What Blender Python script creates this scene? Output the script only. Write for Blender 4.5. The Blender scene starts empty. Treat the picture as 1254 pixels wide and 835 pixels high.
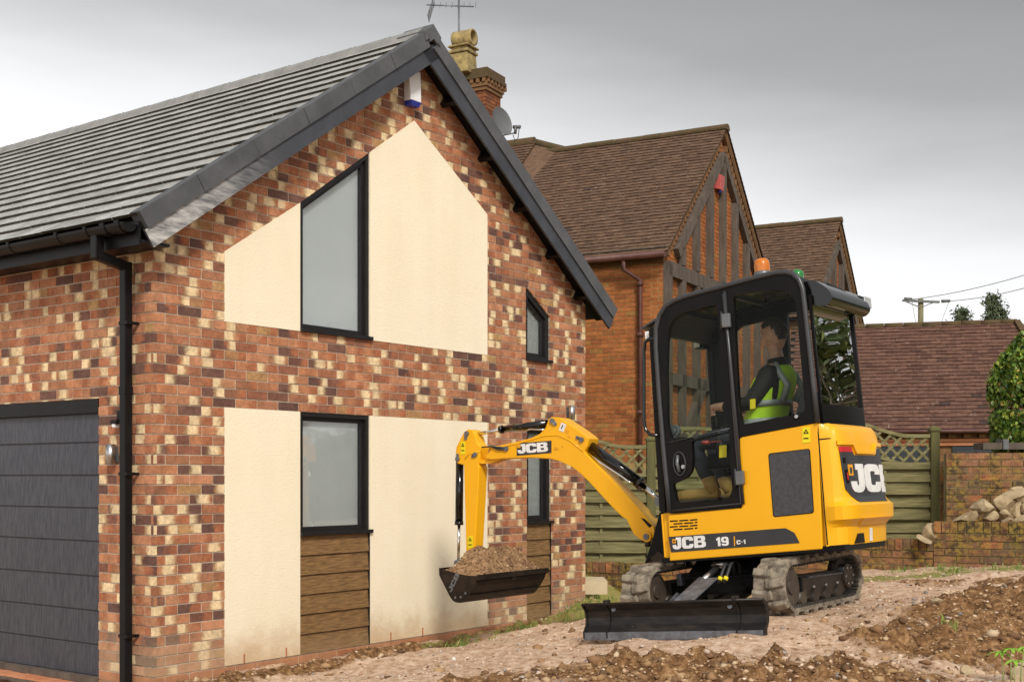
import bpy, bmesh, math, random
import numpy as np
from mathutils import Vector, Matrix, noise
from mathutils.geometry import tessellate_polygon
random.seed(7)
R = math.radians
SC = bpy.context.scene
COL = SC.collection
# ------------------------------------------------------------------ camera, sky, sun, exposure
F, CX, HY, CZ = 1530.0, 627.0, 585.0, 1.54          # focal length in photo pixels, centre column, horizon row, eye height
cam = bpy.data.objects.new('camera', bpy.data.cameras.new('camera'))
COL.objects.link(cam)
cam.location = (0, 0, CZ)
cam.rotation_euler = (R(90), 0, 0)
cam.data.sensor_width = 36
cam.data.lens = 36 * F / 1254
cam.data.shift_y = (HY - 417.5) / 1254
cam.data.clip_end = 2000
SC.camera = cam
GD = Vector((0.5975, 0.8019, 0))                    # along the gable wall, to the right and away
GS = Vector((-0.8019, 0.5975, 0))                   # along the garage wall, to the left and away
GN = Vector((0.8019, -0.5975, 0))                   # out of the gable wall
SUN_EL, SUN_TURN = 40, 40
sh = Matrix.Rotation(-R(SUN_TURN), 3, 'Z') @ GN
sdir = Vector((sh.x * math.cos(R(SUN_EL)), sh.y * math.cos(R(SUN_EL)), math.sin(R(SUN_EL))))
sun = bpy.data.objects.new('sun', bpy.data.lights.new('sun', 'SUN'))
COL.objects.link(sun)
sun.data.energy = 3.0
sun.data.angle = R(11)
sun.data.color = (1.0, 0.93, 0.82)
sun.rotation_euler = sdir.to_track_quat('Z', 'Y').to_euler()
W = bpy.data.worlds.new('World'); SC.world = W; W.use_nodes = True
nt = W.node_tree; nt.nodes.clear()
def wn(t, **k):
    n = nt.nodes.new(t)
    for a, b in k.items(): setattr(n, a, b)
    return n
sky = wn('ShaderNodeTexSky', sky_type='NISHITA', sun_disc=False)
sky.sun_elevation = R(SUN_EL); sky.sun_rotation = math.atan2(sdir.x, sdir.y)
sky.dust_density = 3.0; sky.air_density = 1.0
hs = wn('ShaderNodeHueSaturation'); hs.inputs['Saturation'].default_value = 0.10
bgs = wn('ShaderNodeBackground'); bgs.inputs['Strength'].default_value = 0.06
tc = wn('ShaderNodeTexCoord'); sep = wn('ShaderNodeSeparateXYZ')
mp_ = wn('ShaderNodeMapping'); mp_.inputs['Scale'].default_value = (1.6, 1.6, 8)
nz = wn('ShaderNodeTexNoise'); nz.inputs['Scale'].default_value = 1.6; nz.inputs['Detail'].default_value = 4
m1 = wn('ShaderNodeMath', operation='MULTIPLY_ADD'); m1.inputs[1].default_value = 0.18
m2 = wn('ShaderNodeMath', operation='MULTIPLY_ADD'); m2.inputs[1].default_value = 0.10
rp = wn('ShaderNodeValToRGB')
el = rp.color_ramp.elements
el[0].position = 0.0; el[0].color = (.84, .84, .835, 1)
el[1].position = 1.0; el[1].color = (.42, .42, .43, 1)
for p, c in ((.22, .84), (.28, .68), (.33, .44), (.385, .21), (.45, .14), (.62, .25)):
    e = el.new(p); e.color = (c * .995, c, c * 1.005, 1)
bgc = wn('ShaderNodeBackground'); bgc.inputs['Strength'].default_value = 1.02
ad = wn('ShaderNodeAddShader'); wo = wn('ShaderNodeOutputWorld')
L = nt.links.new
L(sky.outputs[0], hs.inputs['Color']); L(hs.outputs[0], bgs.inputs['Color'])
L(tc.outputs['Generated'], sep.inputs[0]); L(tc.outputs['Generated'], mp_.inputs[0]); L(mp_.outputs[0], nz.inputs['Vector'])
L(sep.outputs['X'], m1.inputs[0]); L(sep.outputs['Z'], m1.inputs[2])
L(nz.outputs['Fac'], m2.inputs[0]); L(m1.outputs[0], m2.inputs[2])
L(m2.outputs[0], rp.inputs[0]); L(rp.outputs[0], bgc.inputs['Color'])
L(bgs.outputs[0], ad.inputs[0]); L(bgc.outputs[0], ad.inputs[1]); L(ad.outputs[0], wo.inputs[0])
SC.view_settings.view_transform = 'Standard'
SC.view_settings.look = 'None'
SC.view_settings.exposure = -0.05
SC.view_settings.gamma = 1

# ------------------------------------------------------------------ helpers
def ray(px, py): return Vector(((px - CX) / F, 1, (HY - py) / F))
def at(px, py, Y): return Vector((0, 0, CZ)) + ray(px, py) * Y
def rn(a, b): return random.uniform(a, b)
def lerp(a, b, t): return a + (b - a) * t
def sstep(t): t = max(0, min(1, t)); return t * t * (3 - 2 * t)

def tag(o, label=None, cat=None, group=None, kind=None):
    for k, v in (('label', label), ('category', cat), ('group', group), ('kind', kind)):
        if v: o[k] = v
    return o
def empty(name, loc=(0, 0, 0), rz=0, mat=None, **k):
    o = bpy.data.objects.new(name, None); COL.objects.link(o)
    o.empty_display_size = .2
    if mat is not None: o.matrix_world = mat
    else: o.location = loc; o.rotation_euler = (0, 0, rz)
    return tag(o, **k)
def link(name, me, mats, parent=None, mx=None):
    o = bpy.data.objects.new(name, me); COL.objects.link(o)
    if mats is not None and not me.materials:
        for m in (mats if isinstance(mats, (list, tuple)) else [mats]): me.materials.append(m)
    if parent is not None: o.parent = parent
    if mx is not None: o.matrix_basis = mx
    return o

class MB:
    """collects shapes into ONE mesh object"""
    def __init__(s): s.v = []; s.f = []; s.sm = []
    def add(s, vs, fs, smooth=False):
        n = len(s.v); s.v += [tuple(v) for v in vs]; s.f += [tuple(i + n for i in f) for f in fs]; s.sm += [smooth] * len(fs); return s
    def box(s, a, b):
        x0, y0, z0 = a; x1, y1, z1 = b
        return s.hexa([(x0,y0,z0),(x1,y0,z0),(x1,y1,z0),(x0,y1,z0),(x0,y0,z1),(x1,y0,z1),(x1,y1,z1),(x0,y1,z1)])
    def hexa(s, v):
        return s.add(v, [(0,3,2,1),(4,5,6,7),(0,1,5,4),(1,2,6,5),(2,3,7,6),(3,0,4,7)])
    def bar(s, p, q, w, h, up=(0, 0, 1)):
        p, q = Vector(p), Vector(q); d = (q - p).normalized(); r = d.cross(Vector(up))
        if r.length < 1e-4: r = d.cross(Vector((1, 0, 0)))
        r.normalize(); u = r.cross(d); r *= w / 2; u *= h / 2
        return s.hexa([p-r-u, p+r-u, q+r-u, q-r-u, p-r+u, p+r+u, q+r+u, q-r+u])
    def tube(s, pts, rad, n=10, cap=True, smooth=True):
        pts = [Vector(p) for p in pts]; rr = rad if isinstance(rad, (list, tuple)) else [rad] * len(pts)
        vs = []; prev = None
        for i, p in enumerate(pts):
            t = (pts[min(i+1, len(pts)-1)] - pts[max(i-1, 0)]).normalized()
            if prev is None:
                a = t.orthogonal().normalized()
            else:
                a = (prev - t * prev.dot(t)).normalized()
            prev = a; b = t.cross(a)
            for k in range(n):
                an = 2 * math.pi * k / n; vs.append(p + (a * math.cos(an) + b * math.sin(an)) * rr[i])
        fs = [(i*n+k, i*n+(k+1) % n, (i+1)*n+(k+1) % n, (i+1)*n+k) for i in range(len(pts)-1) for k in range(n)]
        s.add(vs, fs, smooth)
        if cap:
            m = len(s.v) - len(vs)
            s.f.append(tuple(m + k for k in reversed(range(n)))); s.sm.append(False)
            s.f.append(tuple(m + (len(pts)-1)*n + k for k in range(n))); s.sm.append(False)
        return s
    def cyl(s, p, q, r, n=20, r2=None): return s.tube([p, q], [r, r if r2 is None else r2], n)
    def prism(s, outer, holes, M, h0, h1):
        """polygon with holes in (u,z), thick from h0 to h1 through M(u,z,h)"""
        loops = [list(outer)] + [list(h) for h in (holes or [])]
        flat = [p for l in loops for p in l]
        tris = tessellate_polygon([[Vector((p[0], p[1], 0)) for p in l] for l in loops])
        n = len(flat); vs = [M(p[0], p[1], h1) for p in flat] + [M(p[0], p[1], h0) for p in flat]
        fs = []
        for t in tris:
            fs.append(tuple(t)); fs.append(tuple(i + n for i in reversed(t)))
        k = 0
        for l in loops:
            m = len(l)
            for i in range(m):
                a, b = k + i, k + (i + 1) % m; fs.append((a, b, b + n, a + n))
            k += m
        return s.add(vs, fs)
    def lathe(s, prof, c, axis=(0, 0, 1), n=24, smooth=True):
        ax = Vector(axis).normalized(); a = ax.orthogonal().normalized(); b = ax.cross(a); c = Vector(c); m = len(prof)
        vs = [c + ax * z + (a * math.cos(2*math.pi*k/n) + b * math.sin(2*math.pi*k/n)) * r for r, z in prof for k in range(n)]
        fs = [(i*n+k, i*n+(k+1) % n, (i+1)*n+(k+1) % n, (i+1)*n+k) for i in range(m-1) for k in range(n)]
        return s.add(vs, fs, smooth)
    def mesh(s, name):
        me = bpy.data.meshes.new(name); me.from_pydata([tuple(v) for v in s.v], [], s.f)
        me.polygons.foreach_set('use_smooth', s.sm); me.update()
        return me
    def build(s, name, mat, parent=None, mx=None, fix=True, bevel=0):
        me = s.mesh(name)
        if fix or bevel:
            bm = bmesh.new(); bm.from_mesh(me)
            if fix:
                bmesh.ops.remove_doubles(bm, verts=bm.verts, dist=1e-5); bmesh.ops.recalc_face_normals(bm, faces=bm.faces)
            bm.to_mesh(me); bm.free()
        o = link(name, me, mat, parent, mx)
        if bevel:
            b = o.modifiers.new('bevel', 'BEVEL'); b.width = bevel; b.segments = 2; b.limit_method = 'ANGLE'; b.angle_limit = R(40)
            b.harden_normals = False
        return o

def rrect(x0, z0, x1, z1, r, n=5):
    out = []
    for cx, cz, a in ((x1-r, z1-r, 0), (x0+r, z1-r, 90), (x0+r, z0+r, 180), (x1-r, z0+r, 270)):
        for i in range(n + 1):
            t = R(a + 90 * i / n); out.append((cx + r*math.cos(t), cz + r*math.sin(t)))
    return out
def roundpoly(pts, r, n=4):
    out = []; m = len(pts)
    for i in range(m):
        p = Vector(pts[i]); a = Vector(pts[i-1]) - p; b = Vector(pts[(i+1) % m]) - p
        rr = min(r, a.length * .45, b.length * .45); A = p + a.normalized()*rr; B = p + b.normalized()*rr
        for k in range(n + 1):
            t = k / n; q = A*(1-t)**2 + p*2*t*(1-t) + B*t*t; out.append((q.x, q.y))
    return out

# ------------------------------------------------------------------ materials
def mat(name, col, rough=.6, metal=0, col2=None, scale=6, detail=6, bump=0, bscale=60, coat=0, spec=.5, ramp=(.35, .65), stretch=(1, 1, 1), rvar=0, trans=0, world=False):
    m = bpy.data.materials.new(name); m.use_nodes = True; n = m.node_tree; p = n.nodes['Principled BSDF']; l = n.links.new
    p.inputs['Roughness'].default_value = rough; p.inputs['Metallic'].default_value = metal
    p.inputs['Coat Weight'].default_value = coat; p.inputs['Coat Roughness'].default_value = .08
    p.inputs['Specular IOR Level'].default_value = spec; p.inputs['Transmission Weight'].default_value = trans
    p.inputs['Base Color'].default_value = (*col, 1)
    t = n.nodes.new('ShaderNodeTexCoord'); mp = n.nodes.new('ShaderNodeMapping'); mp.inputs['Scale'].default_value = stretch
    l(t.outputs['Object'], mp.inputs[0])
    a = n.nodes.new('ShaderNodeTexNoise'); a.inputs['Scale'].default_value = scale; a.inputs['Detail'].default_value = detail; a.inputs['Roughness'].default_value = .65
    l(mp.outputs[0], a.inputs['Vector'])
    r = n.nodes.new('ShaderNodeValToRGB'); r.color_ramp.elements[0].position = ramp[0]; r.color_ramp.elements[1].position = ramp[1]
    r.color_ramp.elements[0].color = (*col, 1); r.color_ramp.elements[1].color = (*(col2 or tuple(c * .8 for c in col)), 1)
    l(a.outputs['Fac'], r.inputs[0]); l(r.outputs[0], p.inputs['Base Color'])
    if rvar:
        mr = n.nodes.new('ShaderNodeMapRange'); mr.inputs['To Min'].default_value = rough - rvar; mr.inputs['To Max'].default_value = rough + rvar
        l(a.outputs['Fac'], mr.inputs[0]); l(mr.outputs[0], p.inputs['Roughness'])
    if bump:
        b = n.nodes.new('ShaderNodeTexNoise'); b.inputs['Scale'].default_value = bscale; b.inputs['Detail'].default_value = 5; l(mp.outputs[0], b.inputs['Vector'])
        bp = n.nodes.new('ShaderNodeBump'); bp.inputs['Strength'].default_value = 1; bp.inputs['Distance'].default_value = bump
        l(b.outputs['Fac'], bp.inputs['Height']); l(bp.outputs[0], p.inputs['Normal'])
    return m

def piece_mat(name, ramp, cream=None, speck=.25, rough=.85, bump=.0015, moss=None, mossf=(.5, .62), white=0, wscale=5):
    """colour by the piece's own tone (attribute bc), with an optional pale fired patch, specks and moss"""
    m = bpy.data.materials.new(name); m.use_nodes = True; n = m.node_tree; p = n.nodes['Principled BSDF']; l = n.links.new
    p.inputs['Roughness'].default_value = rough; p.inputs['Specular IOR Level'].default_value = .3
    at_ = n.nodes.new('ShaderNodeAttribute'); at_.attribute_name = 'bc'; sp = n.nodes.new('ShaderNodeSeparateColor'); l(at_.outputs['Color'], sp.inputs[0])
    tcn = n.nodes.new('ShaderNodeTexCoord')
    cr = n.nodes.new('ShaderNodeValToRGB'); e = cr.color_ramp.elements
    e[0].position = ramp[0][0]; e[0].color = (*ramp[0][1], 1); e[1].position = ramp[-1][0]; e[1].color = (*ramp[-1][1], 1)
    for q, c in ramp[1:-1]: k = e.new(q); k.color = (*c, 1)
    l(sp.outputs[0], cr.inputs[0]); out = cr.outputs[0]
    def N(sc, det=5, ro=.6):
        a = n.nodes.new('ShaderNodeTexNoise'); a.inputs['Scale'].default_value = sc; a.inputs['Detail'].default_value = det; a.inputs['Roughness'].default_value = ro
        l(tcn.outputs['Object'], a.inputs['Vector']); return a
    def mth(op, a, b=None, c=None):
        k = n.nodes.new('ShaderNodeMath'); k.operation = op
        for i, v in enumerate((a, b, c)):
            if v is None: continue
            if isinstance(v, (int, float)): k.inputs[i].default_value = v
            else: l(v, k.inputs[i])
        return k.outputs[0]
    def mix(f, a, b, bt='MIX'):
        k = n.nodes.new('ShaderNodeMix'); k.data_type = 'RGBA'; k.blend_type = bt
        if isinstance(f, (int, float)): k.inputs[0].default_value = f
        else: l(f, k.inputs[0])
        for i, v in ((6, a), (7, b)):
            if isinstance(v, tuple): k.inputs[i].default_value = (*v, 1)
            else: l(v, k.inputs[i])
        return k.outputs[2]
    def mr(x, a, b, c=0, d=1):
        k = n.nodes.new('ShaderNodeMapRange'); k.interpolation_type = 'SMOOTHSTEP'; l(x, k.inputs[0])
        for i, v in ((1, a), (2, b), (3, c), (4, d)): k.inputs[i].default_value = v
        return k.outputs[0]
    big = N(9, 4); fine = N(110, 4, .7)
    if cream:
        uv = n.nodes.new('ShaderNodeUVMap'); su = n.nodes.new('ShaderNodeSeparateXYZ'); l(uv.outputs[0], su.inputs[0])
        d = mth('ABSOLUTE', mth('SUBTRACT', su.outputs[0], mth('MULTIPLY', sp.outputs[1], 2.0)))
        d = mth('ADD', d, mth('MULTIPLY', mth('SUBTRACT', N(28).outputs['Fac'], .5), .35))
        fd = mr(mth('ADD', su.outputs[0], mth('MULTIPLY', mth('SUBTRACT', N(16).outputs['Fac'], .5), 1.1)), .45, .75, 0, 1)
        isd = mr(sp.outputs[2], .38, .42, 0, .92)
        out = mix(mth('MULTIPLY', fd, isd), out, (.37, .135, .065))
        k = mr(d, .10, .40, .90, 0)
        out = mix(k, out, cream)
        k2 = mr(mth('ABSOLUTE', mth('SUBTRACT', d, .30)), 0, .09, .35, 0)
        out = mix(k2, out, (.30, .20, .07))
    out = mix(1.0, out, mr(big.outputs['Fac'], .3, .7, .78, 1.15), 'MULTIPLY')
    out = mix(1.0, out, mr(N(34, 6, .75).outputs['Fac'], .3, .7, .74, 1.2), 'MULTIPLY')
    out = mix(mr(fine.outputs['Fac'], .60, .72, 0, speck), out, (.03, .02, .015))
    if white: out = mix(mr(N(wscale, 7, .75).outputs['Fac'], .62, .72, 0, white), out, (.6, .55, .48))
    if moss:
        g = N(2.6, 8, .7); g2 = N(14, 6, .7)
        out = mix(mr(g.outputs['Fac'], mossf[0], mossf[1], 0, .85), out, mix(mr(g2.outputs['Fac'], .42, .58), moss, (.03, .022, .012)))
    l(out, p.inputs['Base Color'])
    bp = n.nodes.new('ShaderNodeBump'); bp.inputs['Distance'].default_value = bump; l(fine.outputs['Fac'], bp.inputs['Height']); l(bp.outputs[0], p.inputs['Normal'])
    return m

M = {}
M['brick'] = piece_mat('multi_red_brick', [(0, (.43, .185, .09)), (.2, (.50, .23, .125)), (.38, (.33, .135, .07)), (.54, (.46, .225, .12)), (.64, (.30, .12, .07)), (.74, (.12, .062, .05)), (.86, (.18, .09, .065)), (.92, (.34, .15, .08)), (1, (.46, .28, .12))], cream=(.80, .63, .38), speck=.6, white=.3)
M['plinth'] = piece_mat('plinth_red_brick', [(0, (.50, .17, .075)), (1, (.58, .24, .12))], speck=.15, white=.5)
M['mortar'] = mat('mortar', (.60, .52, .41), .95, col2=(.46, .39, .30), scale=14, bump=.002)
M['mortar_dark'] = mat('old_mortar', (.26, .21, .10), .95, col2=(.12, .10, .05), scale=5, bump=.003)
M['obrick'] = piece_mat('orange_brick', [(0, (.32, .10, .03)), (.5, (.40, .14, .042)), (.85, (.26, .08, .028)), (1, (.34, .17, .05))], speck=.2)
M['omortar'] = mat('lime_mortar', (.40, .27, .10), .95, scale=10)
M['moss_brick'] = piece_mat('mossy_brick', [(0, (.20, .095, .05)), (.4, (.30, .14, .075)), (.7, (.12, .08, .05)), (.9, (.36, .13, .06)), (1, (.44, .17, .08))], speck=.9, moss=(.26, .18, .03), mossf=(.38, .60), white=.3)
M['cream'] = mat('cream_render', (.87, .79, .62), .9, col2=(.84, .745, .56), scale=1.6, bump=.004, bscale=95, detail=10, ramp=(.3, .7))
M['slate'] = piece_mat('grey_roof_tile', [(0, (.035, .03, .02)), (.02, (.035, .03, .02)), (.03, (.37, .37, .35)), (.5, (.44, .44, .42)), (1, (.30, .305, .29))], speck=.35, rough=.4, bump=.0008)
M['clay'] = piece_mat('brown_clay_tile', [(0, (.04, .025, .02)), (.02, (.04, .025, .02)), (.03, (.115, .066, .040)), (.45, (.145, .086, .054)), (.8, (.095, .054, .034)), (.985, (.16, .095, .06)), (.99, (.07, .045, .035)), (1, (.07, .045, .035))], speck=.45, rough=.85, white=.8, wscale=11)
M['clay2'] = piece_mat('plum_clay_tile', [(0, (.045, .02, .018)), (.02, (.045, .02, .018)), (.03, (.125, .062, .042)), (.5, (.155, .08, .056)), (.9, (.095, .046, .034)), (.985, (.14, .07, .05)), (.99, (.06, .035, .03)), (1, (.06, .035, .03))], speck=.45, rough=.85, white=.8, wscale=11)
M['ridge_clay'] = mat('mossy_ridge_tile', (.105, .060, .030), .95, col2=(.07, .055, .02), scale=5, bump=.004)
M['ridge_grey'] = mat('grey_ridge', (.20, .20, .195), .7, col2=(.27, .27, .26), scale=5)
M['roof_under'] = mat('dark_underlay', (.02, .018, .015), .95)
M['verge'] = mat('charcoal_verge', (.058, .062, .068), .6, col2=(.095, .10, .108), scale=3, rvar=.12)
M['barge'] = mat('charcoal_board', (.035, .040, .052), .55, col2=(.055, .061, .074), scale=4)
M['anthracite'] = mat('anthracite_frame', (.012, .011, .012), .4, col2=(.017, .016, .017), spec=.3)
M['blackplastic'] = mat('black_plastic', (.005, .005, .0055), .42, col2=(.008, .008, .009), spec=.22)
M['garage'] = mat('navy_grey_woodgrain', (.024, .027, .040), .42, col2=(.055, .058, .072), scale=18, stretch=(1, 4, .5), bump=.0012, bscale=60, ramp=(.4, .6))
M['blind'] = mat('pale_blind', (.74, .76, .77), .9, col2=(.82, .84, .83), scale=1.2)
M['wood'] = mat('oak_cladding', (.25, .14, .055), .6, col2=(.12, .066, .024), scale=9, stretch=(.8, 1, 9), bump=.003, bscale=14, detail=8, ramp=(.42, .60))
M['steel'] = mat('brushed_steel', (.6, .6, .6), .35, metal=1)
M['white'] = mat('white_plastic', (.78, .79, .80), .4, col2=(.74, .75, .76))
M['blue'] = mat('blue_lens', (.01, .03, .35), .2, coat=.5)
M['red'] = mat('red_alarm', (.50, .09, .08), .5)
M['timber'] = mat('weathered_timber', (.125, .098, .078), .85, col2=(.07, .052, .04), scale=8, stretch=(1, 1, .3), bump=.004, bscale=20)
M['terracotta'] = mat('buff_pot', (.42, .32, .13), .9, col2=(.16, .12, .06), scale=6, bump=.006, bscale=14)
M['pipe_red'] = mat('red_painted_pipe', (.065, .018, .013), .55, col2=(.11, .04, .03), scale=5)
M['dish'] = mat('grey_dish', (.13, .135, .14), .5)
M['fence'] = mat('green_treated_wood', (.26, .23, .105), .85, col2=(.10, .09, .034), scale=5, stretch=(.5, 1, 6), bump=.003, bscale=20, detail=8, ramp=(.38, .66))
M['fencedark'] = mat('treated_post', (.13, .12, .04), .85, col2=(.085, .08, .03), scale=5, stretch=(3, 3, .5), bump=.003, bscale=20)
M['stone'] = mat('sandstone', (.46, .36, .22), .9, col2=(.25, .18, .10), scale=5, bump=.012, bscale=9)
M['paving'] = mat('pale_slab', (.62, .50, .33), .9, col2=(.55, .44, .29), scale=3, bump=.002)
M['doorgrey'] = mat('dark_blue_door', (.025, .028, .036), .5)
M['polewood'] = mat('pole_wood', (.22, .20, .10), .9, col2=(.13, .11, .06), scale=6, stretch=(2, 2, .3))
# digger
M['yellow'] = mat('yellow_paint', (.84, .42, .004), .38, col2=(.80, .39, .004), scale=1.5, coat=.15, spec=.35, rvar=.05, bump=.0001, bscale=90)
M['black'] = mat('black_paint', (.004, .004, .0045), .42, col2=(.008, .0075, .007), scale=4, spec=.16, rvar=.08)
M['gloss'] = mat('gloss_black', (.004, .004, .0045), .10, spec=.5, coat=.2)
M['bucket'] = mat('bucket_black', (.009, .006, .0045), .5, spec=.25, col2=(.035, .022, .014), scale=9, rvar=.12, bump=.001, ramp=(.45, .75))
M['blade'] = mat('blade_black', (.010, .009, .009), .42, spec=.3, col2=(.045, .034, .026), scale=5, stretch=(1, 1, 4), rvar=.1, ramp=(.45, .8))
M['worn'] = mat('worn_steel', (.20, .22, .26), .42, metal=.5, col2=(.10, .10, .11), scale=14)
M['rubber'] = mat('dusty_rubber', (.10, .08, .06), .9, col2=(.29, .245, .185), scale=14, bump=.004, bscale=35, ramp=(.38, .62))
M['rubber_in'] = mat('black_rubber', (.035, .03, .027), .7, col2=(.09, .078, .065), scale=20)
M['trackframe'] = mat('muddy_frame', (.04, .03, .024), .5, col2=(.085, .062, .045), scale=8, ramp=(.4, .7))
M['decal'] = mat('charcoal_decal', (.032, .034, .038), .45)
M['grille'] = mat('fine_grille', (.035, .038, .043), .6, col2=(.06, .064, .07), scale=40)
M['wlet'] = mat('white_lettering', (.80, .80, .79), .5)
M['olet'] = mat('orange_emblem', (.80, .36, .01), .5)
M['rdecal'] = mat('red_stripe', (.55, .012, .02), .4)
M['sticker'] = mat('yellow_sticker', (.82, .68, .01), .5)
M['chrome'] = mat('chrome_rod', (.75, .75, .74), .12, metal=1)
M['grey'] = mat('grey_metal', (.16, .17, .18), .4, metal=.4)
M['hose'] = mat('hose_rubber', (.02, .02, .02), .5)
M['seat'] = mat('seat_vinyl', (.05, .052, .056), .55)
M['soil'] = mat('soil', (.16, .085, .045), .95, col2=(.30, .18, .105), scale=9, bump=.02, bscale=22, detail=10)
M['bsoil'] = mat('bucket_earth', (.13, .065, .028), .95, col2=(.36, .22, .11), scale=22, bump=.02, bscale=40, detail=12, ramp=(.36, .64))
M['skin'] = mat('skin', (.62, .36, .26), .5, col2=(.42, .22, .16), scale=20)
M['hair'] = mat('hair', (.035, .02, .012), .6, bump=.003, bscale=90)
M['jacket'] = mat('black_jacket', (.010, .008, .008), .8, bump=.01, bscale=12)
M['hivis'] = mat('hi_vis_green', (.56, .86, .03), .7, col2=(.46, .76, .02), bump=.006, bscale=10)
M['reflect'] = mat('silver_tape', (.34, .37, .40), .4)
M['navy'] = mat('navy_trousers', (.035, .04, .06), .85, bump=.008, bscale=12)
M['boot'] = mat('tan_boot', (.48, .31, .11), .7, col2=(.38, .24, .08), bump=.002)
def lamp_mat(name, col, emit=0):
    m = mat(name, col, .15, coat=.5, trans=.35); return m
M['amber'] = lamp_mat('amber_lens', (.90, .26, .01)); M['green'] = lamp_mat('green_lens', (.02, .30, .05)); M['lens'] = mat('clear_lens', (.7, .72, .74), .1, metal=.5)
def glass(name, tint, refl=1.0, rough=0.0, wavy=0.0):
    m = bpy.data.materials.new(name); m.use_nodes = True; n = m.node_tree; n.nodes.clear(); l = n.links.new
    o = n.nodes.new('ShaderNodeOutputMaterial'); mx = n.nodes.new('ShaderNodeMixShader'); t = n.nodes.new('ShaderNodeBsdfTransparent'); g = n.nodes.new('ShaderNodeBsdfGlossy')
    lw = n.nodes.new('ShaderNodeLayerWeight'); lw.inputs[0].default_value = .5; pw = n.nodes.new('ShaderNodeMath'); pw.operation = 'POWER'; pw.inputs[1].default_value = 4; l(lw.outputs['Facing'], pw.inputs[0])
    f = n.nodes.new('ShaderNodeMath'); f.operation = 'MULTIPLY_ADD'; f.inputs[1].default_value = .45; f.inputs[2].default_value = .006; l(pw.outputs[0], f.inputs[0]); t.inputs[0].default_value = (*tint, 1); g.inputs['Roughness'].default_value = rough
    k = n.nodes.new('ShaderNodeMath'); k.operation = 'MULTIPLY'; k.use_clamp = True; k.inputs[1].default_value = refl
    tcn = n.nodes.new('ShaderNodeTexCoord'); a = n.nodes.new('ShaderNodeTexNoise'); a.inputs['Scale'].default_value = 1.6; a.inputs['Detail'].default_value = 0; bp = n.nodes.new('ShaderNodeBump'); bp.inputs['Distance'].default_value = wavy
    l(tcn.outputs['Object'], a.inputs['Vector']); l(a.outputs['Fac'], bp.inputs['Height'])
    if wavy: l(bp.outputs[0], g.inputs['Normal'])
    l(f.outputs[0], k.inputs[0]); l(k.outputs[0], mx.inputs[0]); l(t.outputs[0], mx.inputs[1]); l(g.outputs[0], mx.inputs[2]); l(mx.outputs[0], o.inputs[0]); return m
M['glass'] = glass('cab_glass', (.90, .93, .90), 1.0)
M['glass_dark'] = glass('tinted_rear_glass', (.10, .12, .10), 45.0, wavy=.0035)
M['roofglass'] = glass('roof_hatch_glass', (.30, .34, .17), 1.0)
M['winglass'] = glass('window_glass', (.92, .94, .94), 14.0, rough=.03, wavy=.002)

def splash(m, col, z1, amt):
    n = m.node_tree; p = n.nodes['Principled BSDF']; src = p.inputs['Base Color'].links[0].from_socket; l = n.links.new
    t = n.nodes.new('ShaderNodeTexCoord'); s_ = n.nodes.new('ShaderNodeSeparateXYZ'); l(t.outputs['Object'], s_.inputs[0])
    a = n.nodes.new('ShaderNodeTexNoise'); a.inputs['Scale'].default_value = 3.5; a.inputs['Detail'].default_value = 9; a.inputs['Roughness'].default_value = .7; l(t.outputs['Object'], a.inputs['Vector'])
    k = n.nodes.new('ShaderNodeMath'); k.operation = 'MULTIPLY_ADD'; k.inputs[1].default_value = -z1*1.6; l(a.outputs['Fac'], k.inputs[0]); l(s_.outputs[2], k.inputs[2])
    r = n.nodes.new('ShaderNodeMapRange'); r.interpolation_type = 'SMOOTHSTEP'; r.inputs[1].default_value = z1*.35; r.inputs[2].default_value = -z1*.8; r.inputs[3].default_value = 0; r.inputs[4].default_value = amt; l(k.outputs[0], r.inputs[0])
    x = n.nodes.new('ShaderNodeMix'); x.data_type = 'RGBA'; x.inputs[7].default_value = (*col, 1); l(r.outputs[0], x.inputs[0]); l(src, x.inputs[6]); l(x.outputs[2], p.inputs['Base Color'])
splash(M['cream'], (.50, .33, .17), .38, .75); splash(M['brick'], (.50, .38, .25), .5, .45); splash(M['plinth'], (.34, .20, .11), .25, .6); splash(M['wood'], (.33, .23, .13), .3, .4)
def faint(m, sc, lo, hi):
    n = m.node_tree; p = n.nodes['Principled BSDF']; src = p.inputs['Base Color'].links[0].from_socket; l = n.links.new
    t = n.nodes.new('ShaderNodeTexCoord'); mp = n.nodes.new('ShaderNodeMapping'); mp.inputs['Scale'].default_value = sc; l(t.outputs['Object'], mp.inputs[0])
    a = n.nodes.new('ShaderNodeTexNoise'); a.inputs['Scale'].default_value = 1; a.inputs['Detail'].default_value = 6; l(mp.outputs[0], a.inputs['Vector'])
    r = n.nodes.new('ShaderNodeMapRange'); r.inputs[1].default_value = .35; r.inputs[2].default_value = .65; r.inputs[3].default_value = lo; r.inputs[4].default_value = hi; l(a.outputs['Fac'], r.inputs[0])
    x = n.nodes.new('ShaderNodeMix'); x.data_type = 'RGBA'; x.blend_type = 'MULTIPLY'; x.inputs[0].default_value = 1; l(src, x.inputs[6]); l(r.outputs[0], x.inputs[7]); l(x.outputs[2], p.inputs['Base Color'])
faint(M['cream'], (5, 5, .5), .98, 1.01)

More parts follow.
